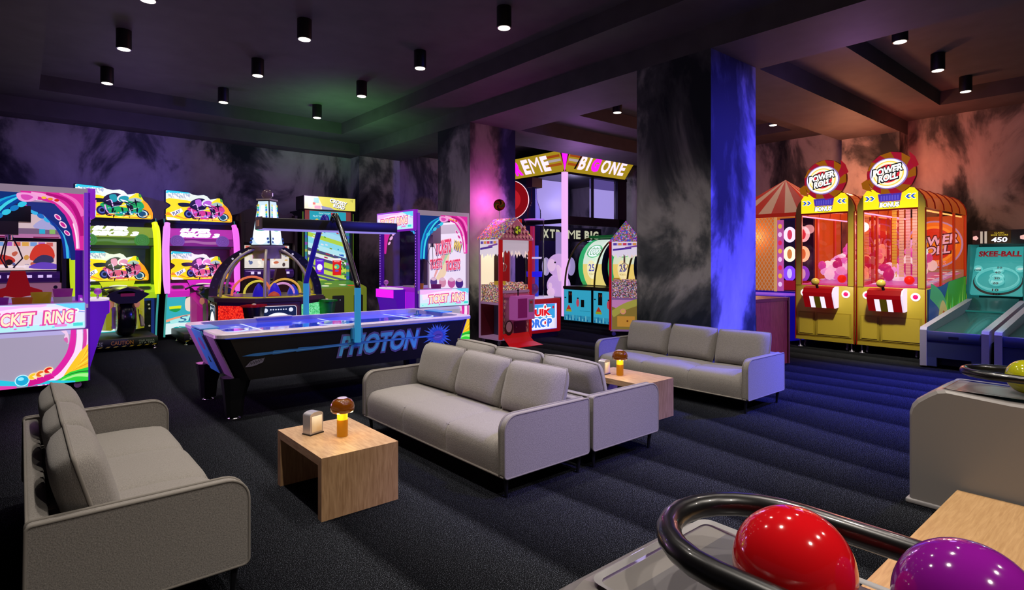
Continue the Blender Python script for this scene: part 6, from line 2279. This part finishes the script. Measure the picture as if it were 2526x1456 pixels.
def roll_game(label, loc, second):
    t = thing('roll_game', label, 'arcade machine', loc, -90, 'yellow ball rolling games')
    W, D = 0.495, 2.62
    b = MB()
    b.box(-W, 0.0, 0.14, W, D, 1.14, YEL, 0.006, seg=1)
    b.build('cabinet', t)
    b = MB()
    M = FY(0, 0.0, 0)
    for q in ((-W + 0.05, 0.24, -0.16, 0.66), (-0.13, 0.24, W - 0.05, 0.66)):
        b.prism(rect(*q), M, 0.0, 0.008, YELD)
        b.prism(rect(q[0] + 0.025, q[1] + 0.025, q[2] - 0.025, q[3] - 0.025), M, 0.008, 0.016, YEL)
    b.prism(rect(-W, 0.145, W, 0.20), M, 0, 0.006, YELD)
    b.build('access_door', t)
    # arched front and roof
    arch = [(W * math.cos(q) if abs(math.cos(q)) < 0.999 else math.copysign(W, math.cos(q)), 2.44 + 0.38 * math.sin(q) ** 0.8 if math.sin(q) > 0 else 2.44) for q in [PI * i / 20 for i in range(21)]]
    arch = [(max(-W, min(W, u * 1.0)), v) for u, v in arch]
    sq = [(W, 2.44), (W - 0.01, 2.54), (W - 0.05, 2.64), (W - 0.12, 2.73), (W - 0.20, 2.785), (0.1, 2.81), (-0.1, 2.81), (-W + 0.20, 2.785), (-W + 0.12, 2.73), (-W + 0.05, 2.64), (-W + 0.01, 2.54), (-W, 2.44)]
    b = MB()
    b.prism(sq, M, -0.05, 0.0, YEL)
    b.build('arch_front', t)
    b = MB()
    a = Art(b, M, 0.003, 0.0015)
    w2 = W - 0.10
    a.p([(-w2, 2.45), (w2, 2.45), (w2, 2.70), (w2 - 0.05, 2.77), (w2 - 0.15, 2.79), (-w2 + 0.15, 2.79), (-w2 + 0.05, 2.77), (-w2, 2.70)], em('#ffe81c', 1.05))
    for s in (-1, 1):
        for k in range(2):
            u = s * (0.22 + 0.07 * k) + s * 0.04
            ch = [(u + s * 0.045, 2.68), (u + s * 0.0, 2.68), (u - s * 0.045, 2.635), (u, 2.59), (u + s * 0.045, 2.59), (u, 2.635)]
            a.p([(c[0], c[1]) for c in ch], em('#f4f8ff', 1.1))
            a.p([(u + (c[0] - u) * 0.75, 2.635 + (c[1] - 2.635) * 0.75) for c in ch], em('#2a5ad0', 0.95))
    a.p([(-0.175, 2.70), (0.175, 2.70), (0.155, 2.57), (-0.155, 2.57)], em('#d83aa0', 0.8))
    a.p([(-0.168, 2.70), (0.168, 2.70), (0.148, 2.575), (-0.148, 2.575)], em('#4a3ab8', 0.8))
    for i in range(7):
        a.p(rect(-0.13 + 0.04 * i, 2.59, -0.105 + 0.04 * i, 2.67), em('#6a5ad8', 0.8))
    a.t('BONUS', -0.14, 2.475, 0.14, 2.555, em('#ffffff', 1.2), 0.12, 0.05, 0, em('#6a6a78', 0.8), 0.14)
    b.build('bonus_sign', t)
    b = MB()
    rings = []
    for y in (0.05, D * 0.35, D * 0.68, D):
        rings.append([(u, y, v) for u, v in sq])
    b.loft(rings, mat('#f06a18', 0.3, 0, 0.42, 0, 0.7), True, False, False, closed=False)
    b.build('barrel_roof', t)
    for y in (0.06, D * 0.2, D * 0.4, D * 0.6, D * 0.8, D - 0.02):
        b = MB()
        b.tube([(u * 1.008, y, v + 0.004) for u, v in sq], 0.012, RIB, 6)
        b.build('roof_rib', t)
    # side frames
    for s in (-1, 1):
        for y in (D * 0.36, D * 0.68, D - 0.02):
            b = MB()
            w = 0.035
            b.box(min(s * W, s * (W - 0.03)), y - w, 1.14, max(s * W, s * (W - 0.03)), y + w, 2.44, ORG)
            b.build('side_post', t)
        b = MB()
        M2 = FXP(W - 0.012, 0, 0) if s > 0 else FXN(-W + 0.012, D, 0)
        b.poly(rect(0.04, 1.14, D - 0.04, 2.44), M2, 0.0, glass('#ffd8b8', 0.035))
        b.build('side_glass', t)
        b = MB()
        b.box(min(s * W, s * (W - 0.10)), -0.008, 1.14, max(s * W, s * (W - 0.10)), 0.05, 2.44, YEL)
        b.tube([(s * W, -0.008, 0.14), (s * W, -0.008, 2.44)], 0.008, RIB, 6)
        b.build('front_post', t)
    b = MB()
    b.box(-W + 0.10, -0.002, 2.42, W - 0.10, 0.02, 2.45, RIB)
    b.tube([(-W + 0.105, -0.004, 1.15), (-W + 0.105, -0.004, 2.43)], 0.006, RIB, 6)
    b.tube([(W - 0.105, -0.004, 1.15), (W - 0.105, -0.004, 2.43)], 0.006, RIB, 6)
    b.build('window_trim', t)
    b = MB()
    b.poly(rect(-W + 0.10, 1.14, W - 0.10, 2.42), FY(0, 0.012, 0), 0, glass('#ffdce0', 0.05))
    b.build('front_glass', t)
    # topper
    t2 = MB()
    Mt = FY(0, 0.0, 3.03)
    t2.prism(ell(0.02, 0.0, 0.36, 0.36, 40), Mt, -0.03, 0.004, mat('#8a3a10', 0.4))
    a = Art(t2, Mt, 0.006, 0.0012)
    TW_ = 2 * PI / 14
    for k in range(14):
        q = 2 * PI * k / 14
        a.p([(0.02 + 0.24 * math.cos(q), 0.24 * math.sin(q)), (0.02 + 0.36 * math.cos(q + 0.25), 0.36 * math.sin(q + 0.25)), (0.02 + 0.36 * math.cos(q + 0.25 + TW_), 0.36 * math.sin(q + 0.25 + TW_)), (0.02 + 0.24 * math.cos(q + TW_), 0.24 * math.sin(q + TW_))],
            em(('#b01830', '#a8600c')[k % 2], 0.75))
    a.p([(0.36, 0.06), (0.41, 0.10), (0.36, 0.24), (0.28, 0.33), (0.30, 0.15)], em('#b01a28', 0.75))
    a.p([(-0.33, -0.06), (-0.42, -0.12), (-0.40, -0.22), (-0.26, -0.28)], em('#a8600c', 0.75))
    t2.build('topper_ring', t)
    t2 = MB()
    t2.prism(ell(-0.01, 0.0, 0.275, 0.255, 40), Mt, 0.02, 0.05, mat('#b090e0', 0.4, 0, 0.6))
    a = Art(t2, Mt, 0.052, 0.0012)
    for rr, c in ((0.262, '#f6f4ff'), (0.225, '#ffd84a'), (0.205, '#fff6d0'), (0.165, '#e02a3a')):
        a.p(ell(-0.01, 0.0, rr, rr * 0.92, 36), em(c, 1.05))
    a.p([(-0.2, -0.03), (0.1, 0.11), (0.2, 0.06), (0.0, -0.09)], em('#fff2d8', 1.0))
    for tx, q in (('POWER', (-0.235, 0.00, 0.205, 0.115)), ('ROLL', (-0.15, -0.115, 0.135, -0.005))):
        a.t(tx, *q, em('#ffffff', 1.15), 0.25, 0.045, 0.20, em('#1c1c1c', 0.5), 0.18)
    t2.build('topper_disc', t)
    # control
    b = MB()
    Mx = frame((0, 0, 0), (0, 1, 0), (0, 0, 1))
    prof = [(0.0, 0.76), (0.0, 1.13), (-0.10, 1.13), (-0.20, 1.10), (-0.25, 1.02), (-0.24, 0.96), (-0.14, 0.75)]
    b.prism(prof, Mx, -0.27, 0.22, mat('#b80c16', 0.3, 0, 0.4))  # hood's brightness is put in as emission
    b.prism(prof, Mx, 0.221, 0.245, em('#f0dcf4', 0.95))
    Mf = frame((0, -0.14, 0.75), (1, 0, 0), (0, -0.10, 0.21))
    a = Art(b, Mf, 0.003)
    for u0, c in ((-0.16, '#f4eafa'), (-0.085, None), (0.02, '#f4eafa')):
        if c:
            a.p(rect(u0, 0.0, u0 + 0.075, 0.225), em(c, 1.05))
    a.p(rect(-0.083, 0.0, 0.018, 0.225), mat('#a89020', 0.4, 0, 0.12))
    b.build('control_hood', t)
    b = MB()
    b.cyl((-0.03, -0.17, 1.05), (-0.05, -0.20, 1.17), 0.022, BLACK, n=10)
    b.ball((-0.07, -0.20, 1.21), 0.068, mat('#d0bc50', 0.3), 18, 12)
    b.build('ball_lever', t)
    for u in (-0.34, 0.36):
        b = MB()
        a = Art(b, M, 0.004)
        a.p(ell(u, 1.0, 0.068), em('#fff0fa', 0.95))
        a.p(ell(u, 1.0, 0.056), em('#ffffff', 1.2))
        b.lathe([(0.038, 0.0), (0.036, 0.012), (0.01, 0.016)], (0, 0, 0), em('#f01a78', 0.95), 18, True, True, Matrix.Translation((u, -0.006, 1.0)) @ Matrix.Rotation(PI / 2, 4, 'X'))
        b.build('lit_button', t)
    # playfield inside
    b = MB()
    PF = em('#d8489a', 0.55)
    b.box(-W + 0.03, 0.03, 1.141, W - 0.03, D - 0.04, 1.16, PF)
    b.add([(-W + 0.05, 0.4, 1.165), (W - 0.05, 0.4, 1.165), (W - 0.05, D - 0.1, 1.36), (-W + 0.05, D - 0.1, 1.36)], [(0, 1, 2, 3)], em('#c86ac0', 0.6))
    a = Art(b, frame((0, 0.4, 1.168), (1, 0, 0), (0, 2.12, 0.195)), 0.004)
    for i in range(10):
        a.p(rect(-0.42, 0.08 + 0.2 * i, -0.34, 0.18 + 0.2 * i), em(('#f0e0ff', '#e02a2a')[i % 2], 0.8))
        a.p(rect(0.20, 0.08 + 0.2 * i, 0.30, 0.18 + 0.2 * i), em(('#f0e0ff', '#d02838')[i % 2], 0.8))
        a.p(rect(0.32, 0.06 + 0.2 * i, 0.43, 0.2 + 0.2 * i), em(('#9ab0ff', '#c8d8ff')[i % 2], 0.8))
    b.build('playfield', t)
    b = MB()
    for i in range(34 if second else 110):  # glowing balls added in place of pink light reflected inside
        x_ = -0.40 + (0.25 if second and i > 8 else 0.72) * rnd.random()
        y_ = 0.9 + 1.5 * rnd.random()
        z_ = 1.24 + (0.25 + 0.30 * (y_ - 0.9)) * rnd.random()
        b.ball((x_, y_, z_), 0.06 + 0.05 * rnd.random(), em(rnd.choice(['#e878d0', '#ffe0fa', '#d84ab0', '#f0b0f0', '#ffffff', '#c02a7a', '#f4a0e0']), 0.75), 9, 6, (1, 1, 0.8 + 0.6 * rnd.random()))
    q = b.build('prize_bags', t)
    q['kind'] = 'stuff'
    # hanging ticket ropes
    for i, u in enumerate((-0.21, -0.10, 0.0, 0.10, 0.17) if second else (0.12, 0.20)):
        b = MB()
        c = em(('#e8c048', '#f0c8a0', '#f0b8b0', '#f0c8a8', '#e8c048')[i], 0.6)
        n = 26
        z0 = 1.30
        y = 0.95 if second else 1.5
        for k in range(n):
            z = z0 + (2.68 - z0) * k / n
            b.box(u - 0.035, y, z, u + 0.035, y + 0.02, z + (2.68 - z0) / n - 0.008, c)
        b.build('ticket_rope', t)
    # back poster
    b = MB()
    M3 = FY(0, D - 0.06, 0)
    b.prism(rect(-W + 0.03, 1.16, W - 0.03, 2.44), M3, -0.02, 0, mat('#5a2a1a', 0.5))
    a = Art(b, M3, 0.003, 0.002)
    if not second:
        rr = random.Random(5)
        a.d = 0.02
        a.box = (-W + 0.03, 1.17, W - 0.03, 2.43)
        a.p(rect(-W + 0.03, 1.16, W - 0.03, 2.44), em('#c04a9a', 0.7))
        for k in range(60):  # blobs paint the reflected tent lights onto the backdrop
            a.p(ell(-0.45 + 0.9 * rr.random(), 1.2 + 1.15 * rr.random(), 0.03 + 0.07 * rr.random(), 0.03 + 0.08 * rr.random(), 9, rr.random() * 3), em(rr.choice(['#ffe8ff', '#f4b0e8', '#d83aa8', '#ffffff', '#a83ab8', '#f08ac8', '#c81a5a']), 0.85))
        for u in (-0.2, 0.2):
            a.p(rect(u - 0.05, 1.5, u + 0.05, 2.43), em('#c02a3a', 0.7))
        a.box = None
        b.build('prize_backdrop', t)
        b = MB()
        a = Art(b, FY(0, D - 0.04, 0), 0.001, 0.0)
    a.p(rect(-W + 0.03, 1.16, W - 0.03, 1.42), em('#b08a78', 0.6))
    a.p(rect(-W + 0.03, 1.42, W - 0.03, 2.44), em('#b8541c', 0.7))
    for rr, c in ((0.46, '#b090d0'), (0.43, '#e07a1a'), (0.36, '#f09a2a'), (0.31, '#c8301a')):
        a.p(ell(0, 1.90, rr, rr, 40), em(c, 0.8))
    a.p([(-0.4, 1.78), (0.2, 2.1), (0.38, 2.0), (0.0, 1.7)], em('#e8901a', 0.8))
    for tx, q in (('POWER', (-0.40, 1.88, 0.40, 2.06)), ('ROLL', (-0.27, 1.70, 0.27, 1.86))):
        a.t(tx, *q, em('#d8b0e0', 0.95), 0.25, 0.03, 0.14, em('#5a1a2a', 0.5), 0.14)
    a.t('BONUS', -0.2, 1.50, 0.2, 1.58, em('#e8a0c0', 0.8))
    b.build('back_poster', t)
    b = MB()
    b.box(-W + 0.05, 0.06, 2.40, -W + 0.08, D - 0.1, 2.42, em('#ff9ac0', 2.0))
    b.box(W - 0.08, 0.06, 2.40, W - 0.05, D - 0.1, 2.42, em('#ffb070', 2.0))
    b.build('strip_light', t)
    for x in (-W + 0.06, W - 0.06):
        for y in (0.06, D - 0.06):
            b = MB()
            b.lathe([(0.04, 0.0), (0.04, 0.012), (0.014, 0.02), (0.014, 0.14)], (x, y, 0), mat('#8a88a0', 0.3, 0.6), 14)
            b.cyl((x * 0.82 - 0.012, y + 0.03, 0.045), (x * 0.82 + 0.012, y + 0.03, 0.045), 0.045, mat('#5a5870', 0.4), n=12)
            b.box(x * 0.82 - 0.016, y + 0.015, 0.045, x * 0.82 + 0.016, y + 0.045, 0.14, mat('#5a5870', 0.4))
            b.build('caster', t)
    if not second:
        return t
    # printed lower side board on the open side
    b = MB()
    M4 = FXP(W + 0.001, 0, 0)
    b.prism([(0.10, 0.15), (2.5, 0.15), (2.5, 1.30), (1.3, 1.22), (0.9, 1.16), (0.06, 1.12)], M4, 0, 0.012, mat('#2a3a6a', 0.5))
    a = Art(b, M4, 0.014, 0.0012, (0.10, 0.16, 2.49, 1.29))
    a.p([(0.10, 0.15), (2.5, 0.15), (2.5, 1.30), (1.3, 1.22), (0.9, 1.16), (0.08, 1.12)], em('#2a4a8a', 0.5))
    a.p([(0.6, 0.15), (2.5, 0.15), (2.5, 1.30), (1.3, 1.22), (1.0, 0.9)], em('#3a8a2a', 0.6))
    a.p(ribbon([(0.2, 1.1), (0.8, 0.9), (1.3, 0.5), (1.5, 0.15)], 0.25, 0.45), em('#4a9a6a', 0.6))
    for k in range(14):
        u = 1.1 + 0.1 * k
        a.p([(u - 0.1, 0.3), (u + 0.05 + 0.1 * rnd.random(), 0.8 + 0.4 * rnd.random()), (u + 0.06, 0.3)], em(('#7ac83a', '#3a9a2a', '#a8d85a', '#4ab86a')[k % 4], 0.6))
    a.p(spline([(0.5, 0.3), (0.62, 0.75), (0.85, 0.92), (1.15, 0.7), (1.3, 0.3), (0.9, 0.15)], 5), em('#b8a86a', 0.6))
    a.p(spline([(0.68, 0.35), (0.85, 0.74), (1.05, 0.6), (1.1, 0.3)], 5), em('#a8502a', 0.6))
    a.p([(2.42, 0.15), (2.5, 0.15), (2.5, 1.3), (2.42, 1.29)], em('#a8d01a', 0.7))
    b.build('side_board', t)
    return t


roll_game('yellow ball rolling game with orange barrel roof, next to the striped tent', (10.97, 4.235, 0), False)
roll_game('yellow ball rolling game with orange barrel roof, next to the ramp ball lanes', (10.97, 3.205, 0), True)
for y in (4.235, 3.205):
    for x in (11.6, 12.7):
        lamp('POINT', (x, y, 2.25), (1.0, 0.5, 0.5), 15, 0.1, name='roll_game_light')
for (x, y), lab in (((11.42, 4.10), 'red ball in the front of the ball rolling game by the tent'), ((11.42, 3.05), 'red ball in the front of the ball rolling game by the ramp ball lanes')):
    b = MB()
    b.ball((0, 0, 0), 0.075, em('#f02a1a', 0.8), 18, 12)
    tag(b.build('red_ball', None, (x, y, 1.255)), lab, 'ball', 'red balls in the rolling games')

# ================================================================ STRIPED TENT GAME
def tent_game():
    t = thing('tent_game', 'carnival tent game with red and white striped roof and lattice wall', 'arcade machine', (12.8, 5.74, 0), 0)
    H = 0.9
    b = MB()
    ap = Vector((0, 0, 3.36))
    TR, TW = mat('#d8301c', 0.6, 0, 0.3), mat('#f0b090', 0.6, 0, 0.3)  # roof cloth glows to look lit, light put into the stripes
    for k in range(4):
        q = k * PI / 2
        R_ = Matrix.Rotation(q, 4, 'Z')
        for i in range(7):
            u0, u1 = -1 + 2 * i / 7, -1 + 2 * (i + 1) / 7
            e = H + 0.06
            a0 = R_ @ Vector((-e, -u0 * e, 2.56))
            a1 = R_ @ Vector((-e, -u1 * e, 2.56))
            b.add([a0, a1, ap], [(0, 1, 2)], TR if i % 2 == 0 else TW)
            b.add([a0, a1, a1 - Vector((0, 0, 0.08)), a0 - Vector((0, 0, 0.08))], [(0, 3, 2, 1)], TR)
    b.build('tent_roof', t)
    b = MB()
    b.box(-H, -H, 0.03, H, H, 0.95, mat('#1a14c8', 0.4, 0, 0.25))
    b.build('base', t)
    b = MB()
    b.prism([(-H - 0.75, -0.72), (-H, -0.88), (-H, H), (-H - 0.75, H - 0.2)], FZ(0, 0, 0), 0.03, 0.90, mat('#1c10d0', 0.4, 0, 0.3))
    b.prism([(-H - 0.77, -0.74), (-H, -0.90), (-H, H), (-H - 0.77, H - 0.2)], FZ(0, 0, 0), 0.901, 0.925, em('#8a50e0', 0.7))
    b.build('counter', t)
    b = MB()
    b.box(-H + 0.3, -H + 0.1, 0.95, H, H, 2.50, mat('#e0782a', 0.6, 0, 0.5))  # orange light on the wall painted as emission
    b.build('inner_wall', t)
    # lattice
    b = MB()
    LM = mat('#f0b88a', 0.5, 0, 0.4)
    y0, y1, z0, z1 = -0.20, 0.88, 0.96, 2.50
    n = 22
    for i in range(-n, n):
        for sgn in (1, -1):
            pa, pb = None, None
            c = 0.075 * i
            pts = []
            for s_ in (0.0, 1.0):
                z = z0 + (z1 - z0) * s_
                y = c + sgn * (z - z0) * 0.6 + (0 if sgn > 0 else 0.92)
                pts.append([y, z])
            (ya, za), (yb, zb) = pts
            # clip to panel width
            f = lambda y: za + (zb - za) * (y - ya) / (yb - ya)
            lo, hi = (ya, yb) if ya < yb else (yb, ya)
            lo, hi = max(lo, y0), min(hi, y1)
            if hi - lo > 0.02:
                b.tube([(-H - 0.006 * sgn, lo, f(lo)), (-H - 0.006 * sgn, hi, f(hi))], 0.007, LM, 4)
    b.build('lattice_wall', t)
    b = MB()
    for y in (y0, y1):
        b.cyl((-H, y, 0.95), (-H, y, 2.5), 0.03, em('#e8b070', 0.6), n=10)
    b.cyl((-H, -H, 2.50), (-H, H, 2.50), 0.025, em('#e09a5a', 0.5), n=8)
    b.build('tent_post', t)
    # lit target board
    b = MB()
    b.box(-H + 0.16, -0.88, 0.96, -H + 0.24, y0 - 0.02, 2.46, mat('#181060', 0.5, 0, 0.15))
    a = Art(b, FXN(-H + 0.16, 0, 0), 0.003)
    a.p(rect(0.22, 1.05, 0.86, 2.4), em('#140e30', 0.5))
    for r in range(3):
        for c in range(2):
            u, v = 0.42 + 0.27 * c, 2.12 - 0.40 * r
            a.p(ell(u, v, 0.13, 0.16), em(('#e8d8ff', '#ffe8c8', '#7a40ff')[r], 1.2))
            a.p(ell(u, v, 0.05, 0.10), em(('#d03a5a', '#c87a3a', '#c8b8ff')[r], 1.0))
    a.p(rect(0.22, 0.98, 0.86, 1.18), em('#a01428', 0.6))
    b.build('target_board', t)
    b = MB()
    b.box(-H - 0.01, -0.36, 0.96, -H + 0.02, -0.24, 2.42, em('#c85ab0', 0.7))
    a = Art(b, FXN(-H - 0.01, 0, 0), 0.003)
    for i in range(8):
        a.p(ell(0.30, 1.1 + 0.17 * i, 0.04, 0.05), em(('#f0c8f0', '#e8b04a', '#e02a5a')[i % 3], 0.9))
    b.build('side_pillar', t)
    return t


tent_game()
lamp('POINT', (12.0, 6.1, 2.1), (1.0, 0.5, 0.25), 22, 0.1, name='tent_light')
lamp('POINT', (11.7, 5.1, 1.6), (0.7, 0.4, 1.0), 5, 0.1, name='tent_light')

# ================================================================ RED WOOD GAME CABINET
t = thing('wooden_game_cabinet', 'red wooden game cabinet tucked beside the blue lit pillar', 'cabinet', (8.42, 4.45, 0), 0)
b = MB()
pl = [(-0.48, -0.40), (0.0, -0.46), (0.35, -0.48), (0.50, -0.50), (0.50, 0.45), (-0.48, 0.45)]
b.prism(pl, FZ(0, 0, 0), 0.03, 0.98, REDWOOD)
b.box(-0.46, -0.416, 0.05, -0.30, -0.395, 0.80, BLACK)
b.build('cabinet', t)
b = MB()
b.prism([(x * 1.01, y * 1.01) for x, y in pl], FZ(0, 0, 0), 0.981, 1.03, mat('#a8484a', 0.35, 0, 0.1))
b.box(-0.40, -0.2, 1.031, -0.12, 0.0, 1.06, em('#e8241c', 0.8))
b.build('top', t)
b = MB()
b.prism(rect(0.46, 0.03, 0.505, 1.03), FY(0, -0.505, 0), 0, 0.01, mat('#7a3426', 0.4))
b.build('edge_strip', t)
t = thing('white_paddle_sign', 'white rounded panel glowing beside the blue lit pillar', 'sign', (8.06, 4.56, 1.0315), 0)
b = MB()
b.cyl((0, 0, 0), (0, 0, 0.08), 0.02, CHROME, n=10)
b.build('stand', t)
b = MB()
b.prism([(-0.12, 0.08), (0.02, 0.08), (0.10, 0.16), (0.13, 0.24), (0.08, 0.34), (-0.04, 0.46), (-0.12, 0.46)], FY(0, 0, 0), -0.015, 0.015, em('#f2eed4', 0.9))
b.build('panel', t)

# ================================================================ RAMP BALL LANES
GREY = mat('#aaa6c0', 0.35)
NAVY = mat('#39427a', 0.45)
TEAL = mat('#42b2b0', 0.35, 0, 0.6)  # light of the internal lamp put into the board as emission
TEALD = mat('#2f6468', 0.22, 0, 0, 0.3)


def skee(label, loc):
    t = thing('ramp_ball_lane', label, 'arcade machine', loc, -90, 'ramp ball lanes')
    W, D = 0.405, 2.85
    for s in (-1, 1):
        b = MB()
        x0, x1 = (W - 0.085, W) if s > 0 else (-W, -W + 0.085)
        Mx = frame((0, 0, 0), (0, 1, 0), (0, 0, 1))
        b.prism([(0.0, 0.03), (0.0, 0.56), (0.03, 0.60), (D, 0.90), (D, 0.60), (0.16, 0.42), (0.12, 0.03)], Mx, x0, x1, GREY)
        b.build('side_rail', t)
    b = MB()
    b.box(-W + 0.086, 0.02, 0.40, W - 0.086, 0.10, 0.545, NAVY, 0.006, seg=1)
    b.box(-W + 0.086, 0.03, 0.16, W - 0.086, 0.10, 0.395, mat('#333b6e', 0.45))
    b.box(-W + 0.086, 0.03, 0.03, -W + 0.20, 0.10, 0.16, NAVY)
    b.box(W - 0.20, 0.03, 0.03, W - 0.086, 0.10, 0.16, NAVY)
    a = Art(b, FY(0, 0.02, 0), 0.003).p(rect(-0.06, 0.45, 0.06, 0.485), mat('#10142a', 0.4))
    b.build('front_panel', t)
    b = MB()
    b.box(-W + 0.086, 0.11, 0.05, W - 0.086, D, 0.30, mat('#10101c', 0.6))
    b.build('undercarriage', t)
    b = MB()
    w = W - 0.087
    rings = []
    for y, z in ((0.10, 0.53), (0.3, 0.51), (2.1, 0.66), (2.35, 0.70), (2.55, 0.77), (2.72, 0.88), (2.80, 0.93)):
        rings.append([(-w, y, z), (w, y, z), (w, y, z - 0.04), (-w, y, z - 0.04)])
    b.loft(rings, TEALD, True)
    b.box(-w, 2.30, 0.70, w, 2.34, 0.725, mat('#3aa8a0', 0.3, 0, 0.25))
    b.build('lane', t)
    # target housing
    b = MB()
    Mx = frame((0, 0, 0), (0, 1, 0), (0, 0, 1))
    for s in (-1, 1):
        x0, x1 = (W - 0.04, W) if s > 0 else (-W, -W + 0.04)
        b.prism([(D - 0.02, 0.05), (D - 0.02, 0.95), (D - 0.08, 1.05), (D + 0.0, 1.55), (D + 0.06, 1.88), (D + 0.75, 1.88), (D + 0.75, 0.05)], Mx, x0, x1, mat('#2f8a88', 0.4, 0, 0.3))
    b.box(-W, D + 0.70, 0.05, W, D + 0.75, 1.9, mat('#1a3a40', 0.4))
    b.build('housing', t)
    sl = Vector((0, 0.55, 0.86))
    M = frame((0, D - 0.02, 0.98), (1, 0, 0), sl)
    L = sl.length
    b = MB()
    b.prism(rrect(-W + 0.04, 0, W - 0.04, L, 0.03), M, -0.03, 0.0, TEAL)
    Rn = mat('#6fd0cc', 0.3, 0, 0.7)
    RnL = mat('#9ae6e2', 0.3, 0, 0.75)
    DKT = mat('#0c2428', 0.4)

    def ringwall(cu, cv, ra, rb, h, th=0.014):
        n = 36
        o, i = ell(cu, cv, ra, rb, n), ell(cu, cv, ra - th, rb - th, n)
        v = [(p[0], p[1], 0.0) for p in o] + [(p[0], p[1], h) for p in o] + [(p[0], p[1], h) for p in i] + [(p[0], p[1], 0.0) for p in i]
        f = [(k * n + j, k * n + (j + 1) % n, (k + 1) * n + (j + 1) % n, (k + 1) * n + j) for k in range(3) for j in range(n)]
        b.add(v, f, Rn, False, M)
    b.poly(ell(0.0, 0.28, 0.345, 0.285, 36), M, 0.002, DKT)
    b.poly(ell(0.0, 0.31, 0.33, 0.27, 36), M, 0.004, TEAL)
    ringwall(0.0, 0.31, 0.30, 0.235, 0.07)
    ringwall(-0.01, 0.27, 0.105, 0.085, 0.06)
    ringwall(-0.01, 0.36, 0.10, 0.075, 0.055)
    ringwall(0.0, 0.50, 0.075, 0.06, 0.05)
    b.poly(ell(-0.01, 0.27, 0.085, 0.068, 24), M, 0.006, RnL)
    b.poly(ell(-0.01, 0.36, 0.08, 0.06, 24), M, 0.006, RnL)
    b.poly(ell(0.0, 0.50, 0.06, 0.045, 24), M, 0.006, RnL)
    for u in (-0.29, 0.29):
        ringwall(u, 0.53, 0.06, 0.055, 0.05)
        b.poly(ell(u, 0.53, 0.045, 0.04, 20), M, 0.006, mat('#d8f4f0', 0.3, 0, 0.6))
    a = Art(b, M, 0.074, 0.002)
    INK = mat('#0e1a24', 0.5)
    for tx, u, v, h in (('10', 0.0, 0.06, 0.05), ('20', -0.01, 0.20, 0.045), ('30', 0.0, 0.30, 0.045), ('40', 0.0, 0.42, 0.045), ('50', 0.02, 0.52, 0.04), ('100', -0.28, 0.465, 0.035)):
        a.t(tx, u - h * 0.5 * len(tx) * 0.9, v - h / 2, u + h * 0.5 * len(tx) * 0.9, v + h / 2, INK, 0, 0.03)
    a.t('SKEE-BALL', -0.30, 0.75, 0.30, 0.87, mat('#b01428', 0.4, 0, 0.35), 0, 0.045)
    b.build('target_board', t)
    b = MB()
    b.box(-W + 0.02, D + 0.30, 1.885, W - 0.02, D + 0.6, 2.14, mat('#0c0a0c', 0.4))
    a = Art(b, FY(0, D + 0.30, 0), 0.003)
    a.p(rrect(-0.17, 1.90, 0.16, 2.13, 0.02), em('#3a2610', 0.5))
    a.t('CLASSIC', -0.07, 2.075, 0.07, 2.10, em('#e8c83a', 1.0))
    a.t('SKEE SCORE', -0.12, 2.035, 0.12, 2.06, em('#e8c83a', 1.0))
    a.t('450', -0.11, 1.92, 0.11, 2.01, em('#f2eaff', 1.5), 0.1, 0.03)
    for u in (-0.21, -0.27):
        a.p(rect(u, 1.90, u + 0.035, 2.12), em('#c8b8a8', 0.7))
    for u in (-0.34, 0.32):
        for k in range(5):
            q = 2 * PI * k / 5
            a.p(ell(u + 0.022 * math.cos(q), 2.0 + 0.022 * math.sin(q), 0.02), em('#f0b8b0', 0.9))
    b.build('score_display', t)
    return t


skee('ramp ball lane next to the yellow ball rolling game', (10.23, 2.195, 0))
skee('ramp ball lane cut by the picture edge, second from the yellow games', (10.23, 1.33, 0))
lamp('POINT', (13.0, 2.195, 1.75), (0.45, 1.0, 0.95), 4, 0.08, name='lane_light')
lamp('POINT', (13.0, 1.33, 1.75), (0.45, 1.0, 0.95), 4, 0.08, name='lane_light')

# small camera on the blue lit pillar
t = thing('security_camera', 'tiny pale camera fixed high on the edge of the blue lit pillar', 'camera', (7.861, 4.02, 3.13), 0)
b = MB()
b.cyl((0, 0, 0), (0.03, 0, 0), 0.03, WHITE, n=14)
b.build('mount', t)
b = MB()
b.ball((0.045, 0, 0), 0.028, mat('#d0d0d8', 0.2), 14, 8)
b.build('camera_dome', t)
